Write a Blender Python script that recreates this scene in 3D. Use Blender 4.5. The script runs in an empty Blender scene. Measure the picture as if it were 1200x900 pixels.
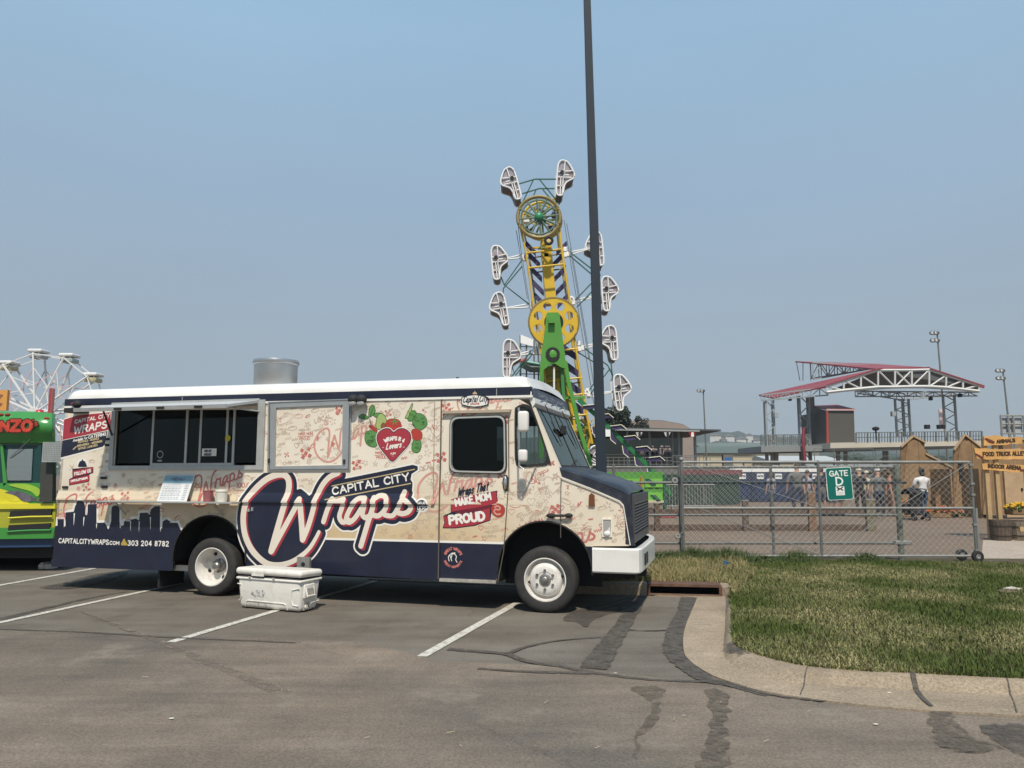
import bpy, bmesh, math, random
import numpy as np
from mathutils import Vector, Matrix
R = math.radians
rnd = random.Random(7)
sc = bpy.context.scene
COL = sc.collection

# ------------------------------------------------------------------ camera, sky, sun
PITCH = math.atan(105/900.0)
CAMH = 1.71
cam = bpy.data.objects.new('camera', bpy.data.cameras.new('camera'))
COL.objects.link(cam)
cam.location = (0, 0, CAMH)
cam.rotation_euler = (math.pi/2 + PITCH, 0, 0)
cam.data.sensor_width = 36.0
cam.data.lens = 27.0
cam.data.clip_start = 0.1
cam.data.clip_end = 6000
sc.camera = cam

SUN_EL = R(54)
w = bpy.data.worlds.new("World"); sc.world = w; w.use_nodes = True
nt = w.node_tree; nt.nodes.clear()
wo = nt.nodes.new('ShaderNodeOutputWorld'); bg = nt.nodes.new('ShaderNodeBackground')
sky = nt.nodes.new('ShaderNodeTexSky'); sky.sky_type = 'NISHITA'; sky.sun_disc = False
sky.sun_elevation = SUN_EL; sky.sun_rotation = R(180); sky.air_density = 1.0
sky.dust_density = 2.5; sky.ozone_density = 1.5; sky.altitude = 1600
tc = nt.nodes.new('ShaderNodeTexCoord'); sx = nt.nodes.new('ShaderNodeSeparateXYZ')
nt.links.new(tc.outputs['Generated'], sx.inputs[0])
cr = nt.nodes.new('ShaderNodeValToRGB')
SKYC = [(0.0, (.268, .302, .318)), (0.06, (.266, .308, .332)), (0.16, (.264, .320, .364)), (0.32, (.255, .350, .447)), (0.52, (.256, .398, .538)), (1.0, (.19, .34, .55))]
while len(cr.color_ramp.elements) < len(SKYC): cr.color_ramp.elements.new(.5)
for e, (p, c) in zip(cr.color_ramp.elements, SKYC): e.position = p; e.color = (*[v*10 for v in c], 1)
nt.links.new(sx.outputs['Z'], cr.inputs['Fac'])
mx = nt.nodes.new('ShaderNodeMix'); mx.data_type = 'RGBA'; mx.inputs['Factor'].default_value = .88
wn = nt.nodes.new('ShaderNodeTexNoise'); wn.inputs['Scale'].default_value = 1.3; wn.inputs['Detail'].default_value = 4
wm_ = nt.nodes.new('ShaderNodeMapping'); wm_.inputs['Scale'].default_value = (1, 1, 3.2); nt.links.new(tc.outputs['Generated'], wm_.inputs['Vector']); nt.links.new(wm_.outputs[0], wn.inputs['Vector'])
wr = nt.nodes.new('ShaderNodeMapRange'); wr.inputs['From Min'].default_value = .3; wr.inputs['From Max'].default_value = .7; wr.inputs['To Min'].default_value = .955; wr.inputs['To Max'].default_value = 1.05; nt.links.new(wn.outputs['Fac'], wr.inputs['Value'])
wv_ = nt.nodes.new('ShaderNodeVectorMath'); wv_.operation = 'SCALE'; nt.links.new(cr.outputs['Color'], wv_.inputs[0]); nt.links.new(wr.outputs['Result'], wv_.inputs['Scale'])
nt.links.new(sky.outputs[0], mx.inputs['A']); nt.links.new(wv_.outputs[0], mx.inputs['B'])
nt.links.new(mx.outputs['Result'], bg.inputs['Color'])
bg.inputs['Strength'].default_value = 0.1
nt.links.new(bg.outputs[0], wo.inputs['Surface'])

sun = bpy.data.objects.new('sun', bpy.data.lights.new('sun', 'SUN'))
COL.objects.link(sun)
sun.data.energy = 3.3; sun.data.angle = R(2.2); sun.data.color = (1.0, .91, .78)
sun.rotation_euler = Vector((-.03, .79, -1.1)).to_track_quat('-Z', 'Y').to_euler()
sc.view_settings.view_transform = 'Standard'; sc.view_settings.look = 'None'
sc.view_settings.exposure = 0.42; sc.view_settings.gamma = 1.0

# ------------------------------------------------------------------ measuring helpers (photo pixel -> place at a known depth)
CP, SP = math.cos(PITCH), math.sin(PITCH)
def ray(px, py):
    x = (px-600)/900.0; u = (450-py)/900.0
    return Vector((x, CP - SP*u, SP + CP*u))
def G(px, py, z=0.0):
    d = ray(px, py); t = (z-CAMH)/d.z
    return Vector((d.x*t, d.y*t, z))
def D(px, py, Y):
    d = ray(px, py); t = Y/d.y
    return Vector((d.x*t, Y, CAMH + d.z*t))

# ------------------------------------------------------------------ materials
MATS = {}
def mat(name, col, rough=.6, metal=0.0, var=.08, scale=6.0, bump=0.0, bscale=60.0, spec=.5, coat=0.0, dirt=None, dscale=1.5, damt=.5):
    if name in MATS: return MATS[name]
    m = bpy.data.materials.new(name); m.use_nodes = True
    n = m.node_tree; b = n.nodes['Principled BSDF']
    b.inputs['Roughness'].default_value = rough; b.inputs['Metallic'].default_value = metal
    b.inputs['Specular IOR Level'].default_value = spec; b.inputs['Coat Weight'].default_value = coat
    t = n.nodes.new('ShaderNodeTexCoord')
    src = None
    no = n.nodes.new('ShaderNodeTexNoise'); no.inputs['Scale'].default_value = scale; no.inputs['Detail'].default_value = 6; no.inputs['Roughness'].default_value = .65
    n.links.new(t.outputs['Object'], no.inputs['Vector'])
    r = n.nodes.new('ShaderNodeValToRGB')
    r.color_ramp.elements[0].position = .3; r.color_ramp.elements[1].position = .7
    r.color_ramp.elements[0].color = (*[max(0, c*(1-var)) for c in col], 1)
    r.color_ramp.elements[1].color = (*[min(1, c*(1+var)) for c in col], 1)
    n.links.new(no.outputs['Fac'], r.inputs['Fac']); src = r.outputs['Color']
    if dirt:
        n2 = n.nodes.new('ShaderNodeTexNoise'); n2.inputs['Scale'].default_value = dscale; n2.inputs['Detail'].default_value = 8; n2.inputs['Roughness'].default_value = .7
        n.links.new(t.outputs['Object'], n2.inputs['Vector'])
        r2 = n.nodes.new('ShaderNodeValToRGB'); r2.color_ramp.elements[0].position = .48; r2.color_ramp.elements[1].position = .72
        r2.color_ramp.elements[1].color = (damt, damt, damt, 1)
        n.links.new(n2.outputs['Fac'], r2.inputs['Fac'])
        mm = n.nodes.new('ShaderNodeMix'); mm.data_type = 'RGBA'
        n.links.new(r2.outputs['Color'], mm.inputs['Factor']); n.links.new(src, mm.inputs['A']); mm.inputs['B'].default_value = (*dirt, 1)
        src = mm.outputs['Result']
    n.links.new(src, b.inputs['Base Color'])
    if bump:
        nb = n.nodes.new('ShaderNodeTexNoise'); nb.inputs['Scale'].default_value = bscale; nb.inputs['Detail'].default_value = 5
        n.links.new(t.outputs['Object'], nb.inputs['Vector'])
        bp = n.nodes.new('ShaderNodeBump'); bp.inputs['Strength'].default_value = bump; bp.inputs['Distance'].default_value = .02
        n.links.new(nb.outputs['Fac'], bp.inputs['Height']); n.links.new(bp.outputs['Normal'], b.inputs['Normal'])
    MATS[name] = m
    return m
def glass(name, tint=(.35, .42, .42), refl=.12, gcol=(.85, .9, .9)):
    if name in MATS: return MATS[name]
    m = bpy.data.materials.new(name); m.use_nodes = True
    n = m.node_tree; n.nodes.clear()
    o = n.nodes.new('ShaderNodeOutputMaterial'); mixn = n.nodes.new('ShaderNodeMixShader')
    tr = n.nodes.new('ShaderNodeBsdfTransparent'); tr.inputs[0].default_value = (*tint, 1)
    gl = n.nodes.new('ShaderNodeBsdfGlossy'); gl.inputs['Roughness'].default_value = .03; gl.inputs[0].default_value = (*gcol, 1)
    fr = n.nodes.new('ShaderNodeFresnel'); fr.inputs[0].default_value = 1.5
    ad = n.nodes.new('ShaderNodeMath'); ad.operation = 'ADD'; ad.inputs[1].default_value = refl; ad.use_clamp = True
    n.links.new(fr.outputs[0], ad.inputs[0]); n.links.new(ad.outputs[0], mixn.inputs[0])
    n.links.new(tr.outputs[0], mixn.inputs[1]); n.links.new(gl.outputs[0], mixn.inputs[2]); n.links.new(mixn.outputs[0], o.inputs[0])
    MATS[name] = m
    return m

# ------------------------------------------------------------------ objects
XF = {}
def props(o, label=None, cat=None, group=None, kind=None):
    if label: o['label'] = label
    if cat: o['category'] = cat
    if group: o['group'] = group
    if kind: o['kind'] = kind
    return o
def thing(name, label, cat, loc=(0, 0, 0), rz=0.0, group=None):
    o = bpy.data.objects.new(name, None); COL.objects.link(o)
    o.empty_display_size = .1
    o.location = loc; o.rotation_euler = (0, 0, rz)
    XF[o] = Matrix.Translation(Vector(loc)) @ Matrix.Rotation(rz, 4, 'Z')
    return props(o, label, cat, group)
def link_mesh(name, verts, faces, m, parent=None, smooth=False, local=False, kind=None):
    me = bpy.data.meshes.new(name)
    if parent is not None and not local:
        inv = XF[parent].inverted(); verts = [tuple(inv @ Vector(v)) for v in verts]
    me.from_pydata([tuple(v) for v in verts], [], faces)
    if smooth: me.polygons.foreach_set('use_smooth', [True]*len(me.polygons))
    for q in (m if isinstance(m, (list, tuple)) else [m]): me.materials.append(q)
    me.update()
    o = bpy.data.objects.new(name, me); COL.objects.link(o)
    if parent is not None:
        o.parent = parent; XF[o] = XF[parent]
    else: XF[o] = Matrix.Identity(4)
    if kind: o['kind'] = kind
    return o
class MB:
    def __init__(s): s.v = []; s.f = []; s.mi = []; s.cur = 0
    def add(s, vs, fs):
        b = len(s.v); s.v += [tuple(x) for x in vs]
        for f in fs: s.f.append(tuple(b+i for i in f)); s.mi.append(s.cur)
        return s
    def box(s, x0, x1, y0, y1, z0, z1, M=None):
        vs = [Vector(p) for p in ((x0,y0,z0),(x1,y0,z0),(x1,y1,z0),(x0,y1,z0),(x0,y0,z1),(x1,y0,z1),(x1,y1,z1),(x0,y1,z1))]
        if M is not None: vs = [M @ p for p in vs]
        return s.add(vs, [(0,3,2,1),(4,5,6,7),(0,1,5,4),(1,2,6,5),(2,3,7,6),(3,0,4,7)])
    def rbox(s, x0, x1, y0, y1, z0, z1, r, M=None, seg=3):
        # box with rounded vertical edges and soft top/bottom
        prof = []
        for cx, cy, a0 in ((x1-r, y1-r, 0), (x0+r, y1-r, 90), (x0+r, y0+r, 180), (x1-r, y0+r, 270)):
            for k in range(seg+1):
                a = R(a0 + 90*k/seg); prof.append((cx, cy, math.cos(a), math.sin(a)))
        rings = []
        for k in range(seg+1):
            a = R(90*k/seg); rings.append((z0 + r*(1-math.sin(a)) if False else z0 + r - r*math.cos(a), math.sin(a)))
        rings = [(z0 + r - r*math.cos(R(90*k/seg)), math.sin(R(90*k/seg))) for k in range(seg+1)] + [(z1 - r + r*math.sin(R(90*k/seg)), math.cos(R(90*k/seg))) for k in range(seg+1)]
        n = len(prof); vs = []
        for z, q in rings:
            for cx, cy, ax, ay in prof: vs.append(Vector((cx+ax*r*q, cy+ay*r*q, z)))
        if M is not None: vs = [M @ p for p in vs]
        fs = []
        for i in range(len(rings)-1):
            for j in range(n): fs.append((i*n+j, i*n+(j+1) % n, (i+1)*n+(j+1) % n, (i+1)*n+j))
        fs.append(tuple(reversed(range(n)))); fs.append(tuple((len(rings)-1)*n+j for j in range(n)))
        return s.add(vs, fs)
    def tube(s, pts, r, n=6, r2=None, closed=False, sq=False):
        pts = [Vector(p) for p in pts]; rings = []
        N = len(pts)
        up = Vector((0, 0, 1))
        for i, p in enumerate(pts):
            a = pts[(i-1) % N] if (i > 0 or closed) else p
            b = pts[(i+1) % N] if (i < N-1 or closed) else p
            t = (b-a)
            t = t.normalized() if t.length > 1e-9 else Vector((0, 0, 1))
            ref = up if abs(t.z) < .93 else Vector((0, 1, 0))
            x = t.cross(ref).normalized(); y = t.cross(x).normalized()
            rr = r if r2 is None else r + (r2-r)*i/max(1, N-1)
            if isinstance(r, (list, tuple)): rr = r[i]
            o = math.pi/4 if n == 4 else 0
            rings.append([p + x*rr*math.cos(o+2*math.pi*k/n) + y*rr*math.sin(o+2*math.pi*k/n) for k in range(n)])
        vs = [q for rg in rings for q in rg]; fs = []
        for i in range(N if closed else N-1):
            j = (i+1) % N
            for k in range(n): fs.append((i*n+k, i*n+(k+1) % n, j*n+(k+1) % n, j*n+k))
        if not closed: fs.append(tuple(reversed(range(n)))); fs.append(tuple((N-1)*n+k for k in range(n)))
        return s.add(vs, fs)
    def cyl(s, c, axis, r, h, n=24, r2=None):
        c = Vector(c); a = Vector(axis).normalized()
        return s.tube([c, c+a*h], r, n, r2)
    def lathe(s, prof, n=32, M=None):
        # prof: (radius, height) along +Z ; M maps
        vs = []; fs = []
        for rr, h in prof:
            for k in range(n): vs.append(Vector((rr*math.cos(2*math.pi*k/n), rr*math.sin(2*math.pi*k/n), h)))
        if M is not None: vs = [M @ p for p in vs]
        for i in range(len(prof)-1):
            for k in range(n): fs.append((i*n+k, i*n+(k+1) % n, (i+1)*n+(k+1) % n, (i+1)*n+k))
        return s.add(vs, fs)
    def sphere(s, c, r, n=12, m=8, sc3=(1, 1, 1), M=None):
        vs = []; fs = []
        for i in range(m+1):
            a = math.pi*i/m
            for k in range(n):
                b = 2*math.pi*k/n
                p = Vector((r*sc3[0]*math.sin(a)*math.cos(b), r*sc3[1]*math.sin(a)*math.sin(b), r*sc3[2]*math.cos(a)))
                vs.append(((M @ p) if M is not None else p) + Vector(c))
        for i in range(m):
            for k in range(n): fs.append((i*n+k, (i+1)*n+k, (i+1)*n+(k+1) % n, i*n+(k+1) % n))
        return s.add(vs, fs)
    def slab(s, poly, off):
        # polygon (3D, planar) extruded by vector off
        n = len(poly); off = Vector(off)
        vs = [Vector(p) for p in poly] + [Vector(p)+off for p in poly]
        return s.add(vs, [tuple(range(n)), tuple(reversed(range(n, 2*n)))] + [(i, i+n, (i+1) % n + n, (i+1) % n) for i in range(n)])
    def build(s, name, m, parent=None, smooth=False, local=False, kind=None, fix=True):
        o = link_mesh(name, s.v, s.f, m, parent, smooth, local, kind)
        if len(s.f) and max(s.mi) > 0: o.data.polygons.foreach_set('material_index', s.mi)
        if fix:
            bm = bmesh.new(); bm.from_mesh(o.data); bmesh.ops.recalc_face_normals(bm, faces=bm.faces); bm.to_mesh(o.data); bm.free()
        if smooth:
            try: o.data.set_sharp_from_angle(angle=R(35))
            except Exception: pass
        return o
def copy_tree(o, parent=None):
    c = o.copy(); COL.objects.link(c); c.parent = parent
    XF[c] = XF.get(o, Matrix.Identity(4))
    for ch in list(o.children): copy_tree(ch, c)
    return c

# ------------------------------------------------------------------ flat print: shapes as distance fields, cut into clean meshes
class Field:
    def __init__(s, x0, x1, y0, y1, res):
        s.x0, s.y0, s.res = x0, y0, res
        s.nx = int((x1-x0)/res)+2; s.ny = int((y1-y0)/res)+2
        s.F = np.full((s.ny, s.nx), 9.0)
        s.X = s.x0 + np.arange(s.nx)*res; s.Y = s.y0 + np.arange(s.ny)*res
    def win(s, a0, a1, b0, b1):
        i0 = max(0, int((a0-s.x0)/s.res)); i1 = min(s.nx, int((a1-s.x0)/s.res)+2)
        j0 = max(0, int((b0-s.y0)/s.res)); j1 = min(s.ny, int((b1-s.y0)/s.res)+2)
        i0 = min(i0, s.nx); j0 = min(j0, s.ny)
        return i0, max(i0, i1), j0, max(j0, j1)
    def stroke(s, pts, r, margin=.02):
        for k in range(max(1, len(pts)-1)):
            p = pts[k]; q = pts[min(k+1, len(pts)-1)]
            ra = r[k] if isinstance(r, (list, tuple)) else r
            rb = r[min(k+1, len(pts)-1)] if isinstance(r, (list, tuple)) else r
            mg = max(ra, rb)+margin+2*s.res
            i0, i1, j0, j1 = s.win(min(p[0], q[0])-mg, max(p[0], q[0])+mg, min(p[1], q[1])-mg, max(p[1], q[1])+mg)
            if i1 <= i0 or j1 <= j0: continue
            X = s.X[None, i0:i1]; Y = s.Y[j0:j1, None]
            dx, dy = q[0]-p[0], q[1]-p[1]; L2 = dx*dx+dy*dy+1e-12
            t = np.clip(((X-p[0])*dx+(Y-p[1])*dy)/L2, 0, 1)
            d = np.sqrt((X-p[0]-t*dx)**2+(Y-p[1]-t*dy)**2) - (ra+(rb-ra)*t)
            s.F[j0:j1, i0:i1] = np.minimum(s.F[j0:j1, i0:i1], d)
        return s
    def polydist(s, poly, margin):
        xs = [p[0] for p in poly]; ys = [p[1] for p in poly]; mg = margin+2*s.res
        i0, i1, j0, j1 = s.win(min(xs)-mg, max(xs)+mg, min(ys)-mg, max(ys)+mg)
        X = s.X[None, i0:i1]; Y = s.Y[j0:j1, None]
        ins = np.zeros((j1-j0, i1-i0), bool); d = np.full((j1-j0, i1-i0), 9.0)
        n = len(poly)
        for k in range(n):
            a = poly[k]; b = poly[(k+1) % n]
            dx, dy = b[0]-a[0], b[1]-a[1]; L2 = dx*dx+dy*dy+1e-12
            t = np.clip(((X-a[0])*dx+(Y-a[1])*dy)/L2, 0, 1)
            d = np.minimum(d, np.sqrt((X-a[0]-t*dx)**2+(Y-a[1]-t*dy)**2))
            c = ((a[1] > Y) != (b[1] > Y))
            if abs(dy) > 1e-12: ins ^= (c & (X < (dx*(Y-a[1])/dy + a[0])))
        return (i0, i1, j0, j1), np.where(ins, -d, d)
    def poly(s, poly, margin=.02):
        (i0, i1, j0, j1), d = s.polydist(poly, margin)
        s.F[j0:j1, i0:i1] = np.minimum(s.F[j0:j1, i0:i1], d); return s
    def cut(s, poly):
        (i0, i1, j0, j1), d = s.polydist(poly, .02)
        s.F[j0:j1, i0:i1] = np.maximum(s.F[j0:j1, i0:i1], -d); return s
    def clip(s, poly):
        (i0, i1, j0, j1), d = s.polydist(poly, .02)
        M = np.full_like(s.F, 9.0); M[j0:j1, i0:i1] = d
        s.F = np.maximum(s.F, M); return s
    def mesh(s, level, fn, breaks=(), maxrun=10**9):
        V = s.F - level; ins = V < 0
        V = np.where(np.abs(V) < 1e-9, 1e-9, V)
        c = ins[:-1, :-1].astype(int) + 2*ins[:-1, 1:] + 4*ins[1:, 1:] + 8*ins[1:, :-1]
        vs = []; fs = []
        bset = set(int((b-s.x0)/s.res) for b in breaks)
        X, Y = s.X, s.Y
        for j in np.nonzero(c.any(axis=1))[0]:
            row = c[j]
            full = (row == 15)
            idx = np.nonzero(full)[0]
            if len(idx):
                st = idx[0]; pv = idx[0]
                def emit(a, b):
                    n = len(vs)
                    vs.extend([(X[a], Y[j]), (X[b+1], Y[j]), (X[b+1], Y[j+1]), (X[a], Y[j+1])]); fs.append((n, n+1, n+2, n+3))
                for i in idx[1:]:
                    if i != pv+1 or i in bset or i-st >= maxrun:
                        emit(st, pv); st = i
                    pv = i
                emit(st, pv)
            for i in np.nonzero((row > 0) & (row < 15))[0]:
                P = [(X[i], Y[j]), (X[i+1], Y[j]), (X[i+1], Y[j+1]), (X[i], Y[j+1])]
                W = [V[j, i], V[j, i+1], V[j+1, i+1], V[j+1, i]]
                out = []
                for k in range(4):
                    a, b = W[k], W[(k+1) % 4]
                    if a < 0: out.append(P[k])
                    if (a < 0) != (b < 0):
                        t = a/(a-b); out.append((P[k][0]+(P[(k+1) % 4][0]-P[k][0])*t, P[k][1]+(P[(k+1) % 4][1]-P[k][1])*t))
                if len(out) >= 3:
                    n = len(vs); vs.extend(out); fs.append(tuple(range(n, n+len(out))))
        return [fn(a, b) for a, b in vs], fs

FONT = {
'A':"0,0 .35,1 .7,0|.14,.34 .56,.34", 'B':"0,0 0,1 .4,1 .58,.88 .58,.66 .42,.54 0,.54|.42,.54 .64,.4 .64,.14 .45,0 0,0",
'C':".66,.82 .52,.97 .3,1 .1,.85 0,.6 0,.35 .1,.13 .3,0 .52,.03 .66,.18", 'D':"0,0 0,1 .3,1 .55,.85 .66,.6 .66,.38 .55,.14 .3,0 0,0",
'E':".56,0 0,0 0,1 .56,1|0,.52 .46,.52", 'F':"0,0 0,1 .56,1|0,.52 .46,.52", 'G':".66,.82 .5,.98 .28,1 .1,.85 0,.6 0,.35 .1,.13 .3,0 .55,.04 .68,.2 .68,.46 .4,.46",
'H':"0,0 0,1|.62,0 .62,1|0,.52 .62,.52", 'I':"0,0 0,1", 'J':".5,1 .5,.25 .4,.04 .2,0 .04,.1 0,.25", 'K':"0,0 0,1|.6,1 0,.42|.2,.6 .64,0",
'L':"0,1 0,0 .52,0", 'M':"0,0 0,1 .4,.35 .8,1 .8,0", 'N':"0,0 0,1 .64,0 .64,1", 'O':".35,0 .12,.1 0,.35 0,.65 .12,.9 .35,1 .58,.9 .7,.65 .7,.35 .58,.1 .35,0",
'P':"0,0 0,1 .42,1 .6,.88 .6,.62 .42,.48 0,.48", 'Q':".35,0 .12,.1 0,.35 0,.65 .12,.9 .35,1 .58,.9 .7,.65 .7,.35 .58,.1 .35,0|.42,.28 .72,-.06",
'R':"0,0 0,1 .42,1 .6,.88 .6,.64 .42,.5 0,.5|.34,.5 .64,0", 'S':".58,.84 .44,.98 .22,1 .04,.88 .04,.66 .2,.54 .42,.47 .6,.34 .58,.12 .4,0 .18,.01 0,.16",
'T':"0,1 .7,1|.35,1 .35,0", 'U':"0,1 0,.3 .1,.06 .32,0 .54,.06 .64,.3 .64,1", 'V':"0,1 .35,0 .7,1", 'W':"0,1 .24,0 .5,.75 .76,0 1,1", 'X':"0,0 .64,1|0,1 .64,0",
'Y':"0,1 .34,.48 .68,1|.34,.48 .34,0", 'Z':"0,1 .62,1 0,0 .64,0",
'0':".3,0 .08,.12 0,.4 0,.6 .08,.88 .3,1 .52,.88 .6,.6 .6,.4 .52,.12 .3,0", '1':"0,.8 .2,1 .2,0", '2':"0,.8 .12,.97 .35,1 .55,.86 .55,.65 0,0 .6,0",
'3':"0,.9 .2,1 .42,.98 .55,.82 .5,.6 .25,.53 .52,.45 .6,.22 .45,.02 .2,0 0,.12", '4':".45,0 .45,1 0,.3 .62,.3", '5':".55,1 .08,1 .04,.56 .3,.62 .55,.48 .56,.16 .35,0 .12,0 0,.12",
'6':".5,.95 .2,.8 .02,.45 .06,.12 .3,0 .54,.12 .56,.38 .34,.54 .06,.38", '7':"0,1 .58,1 .2,0", '8':".3,.53 .06,.68 .08,.9 .3,1 .52,.9 .54,.68 .3,.53 .04,.36 .06,.1 .3,0 .54,.1 .56,.36 .3,.53",
'9':".54,.6 .3,.46 .06,.62 .08,.9 .3,1 .54,.88 .56,.5 .4,.1 .15,0", '.':"0,.02 .02,.02", '-':"0,.45 .3,.45", "'":"0,1 0,.78", '%':"0,0 .6,1|.1,.8 .12,.8|.5,.2 .52,.2", '&':".62,0 .1,.75 .2,.98 .38,.9 .38,.7 .04,.3 .15,.02 .4,.05 .62,.4",
'a':".42,.55 .2,.62 .02,.4 .06,.08 .24,0 .42,.2 .44,.6 .44,.1 .56,0", 'b':"0,1 0,0 .28,0 .44,.18 .42,.46 .22,.6 0,.5", 'c':".42,.5 .2,.62 .02,.4 .06,.08 .26,0 .44,.12", 'd':".44,1 .44,0|.44,.5 .2,.62 .02,.4 .06,.08 .24,0 .44,.14",
'e':".04,.3 .4,.36 .36,.58 .16,.6 .02,.36 .08,.06 .28,0 .46,.12", 'f':".42,.92 .26,1 .16,.85 .14,0|0,.58 .34,.58", 'g':".42,.55 .2,.62 .02,.4 .06,.12 .24,.06 .42,.2 .44,.6 .4,-.22 .14,-.3", 'h':"0,1 0,0|0,.4 .2,.6 .38,.52 .4,0",
'i':".04,.58 .04,.08 .14,0|.05,.8 .06,.82", 'k':"0,1 0,0|.34,.6 0,.28 .38,0", 'l':".06,0 .06,1", 'm':"0,.6 0,0|0,.4 .16,.6 .28,.5 .28,0|.28,.4 .44,.6 .56,.5 .58,0", 'n':"0,.6 0,0|0,.4 .2,.6 .38,.5 .4,0",
'o':".22,0 .04,.12 .02,.42 .2,.62 .4,.5 .44,.2 .22,0", 'p':"0,.6 0,-.35|0,.45 .22,.62 .42,.46 .42,.16 .24,0 0,.12", 'r':"0,.6 0,0|0,.36 .16,.58 .34,.56", 's':".38,.52 .2,.62 .06,.5 .14,.36 .34,.26 .34,.08 .16,0 0,.1",
't':".14,.95 .14,.1 .28,0|0,.62 .34,.62", 'u':"0,.6 0,.15 .16,0 .38,.12|.4,.6 .4,0", 'v':"0,.6 .18,0 .38,.6", 'w':"0,.6 .14,0 .28,.5 .42,0 .56,.6", 'y':"0,.6 .18,.06|.4,.6 .14,-.3", 'x':"0,0 .36,.6|0,.6 .36,0", 'z':"0,.6 .36,.6 0,0 .38,0"}
def textstrokes(s, p0, p1, h, track=.26, shear=0.0):
    # p0,p1: baseline ends in the plane; h: letter height (same units); returns list of polylines
    x = 0.0; items = []
    for ch in s:
        if ch == ' ': x += .5; continue
        g = FONT.get(ch) or FONT.get(ch.upper())
        if not g: x += .5; continue
        pl = [[tuple(map(float, q.split(','))) for q in st.split(' ')] for st in g.split('|')]
        wd = max(q[0] for st in pl for q in st)
        items.append((x, pl)); x += wd + track
    W = max(.01, x - track)
    p0 = Vector(p0); p1 = Vector(p1); e = (p1-p0); L = e.length; e.normalize(); nrm = Vector((-e.y, e.x))
    sx_ = L/W; out = []
    for x0, pl in items:
        for st in pl:
            out.append([tuple(p0 + e*((x0+q[0])*sx_ + shear*q[1]*h) + nrm*q[1]*h) for q in st])
    return out
def arctext(s, c, r, a0, a1, h, track=.26, inward=False):
    x = 0.0; items = []
    for ch in s:
        if ch == ' ': x += .5; continue
        g = FONT.get(ch)
        pl = [[tuple(map(float, q.split(','))) for q in st.split(' ')] for st in g.split('|')]
        wd = max(q[0] for st in pl for q in st); items.append((x, pl)); x += wd+track
    W = x-track; out = []
    for x0, pl in items:
        for st in pl:
            o = []
            for q in st:
                a = R(a0 + (a1-a0)*(x0+q[0])/W); rr = r + (q[1]*h)*(-1 if inward else 1)
                o.append((c[0]+rr*math.cos(a), c[1]+rr*math.sin(a)))
            out.append(o)
    return out
def smooth(pts, n=6, closed=False):
    P = [Vector(p) for p in pts]; out = []; N = len(P)
    rng = range(N if closed else N-1)
    for i in rng:
        p0 = P[i-1] if (i > 0 or closed) else P[0]; p1 = P[i]; p2 = P[(i+1) % N]; p3 = P[(i+2) % N] if (i+2 < N or closed) else P[-1]
        for k in range(n):
            t = k/n; out.append(.5*((2*p1)+(-p0+p2)*t+(2*p0-5*p1+4*p2-p3)*t*t+(-p0+3*p1-3*p2+p3)*t**3))
    if not closed: out.append(P[-1])
    return [tuple(o) for o in out]
def zf(x0, y0, s): return lambda pts: [(x0+a/s, y0+b/s) for a, b in pts]
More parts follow.
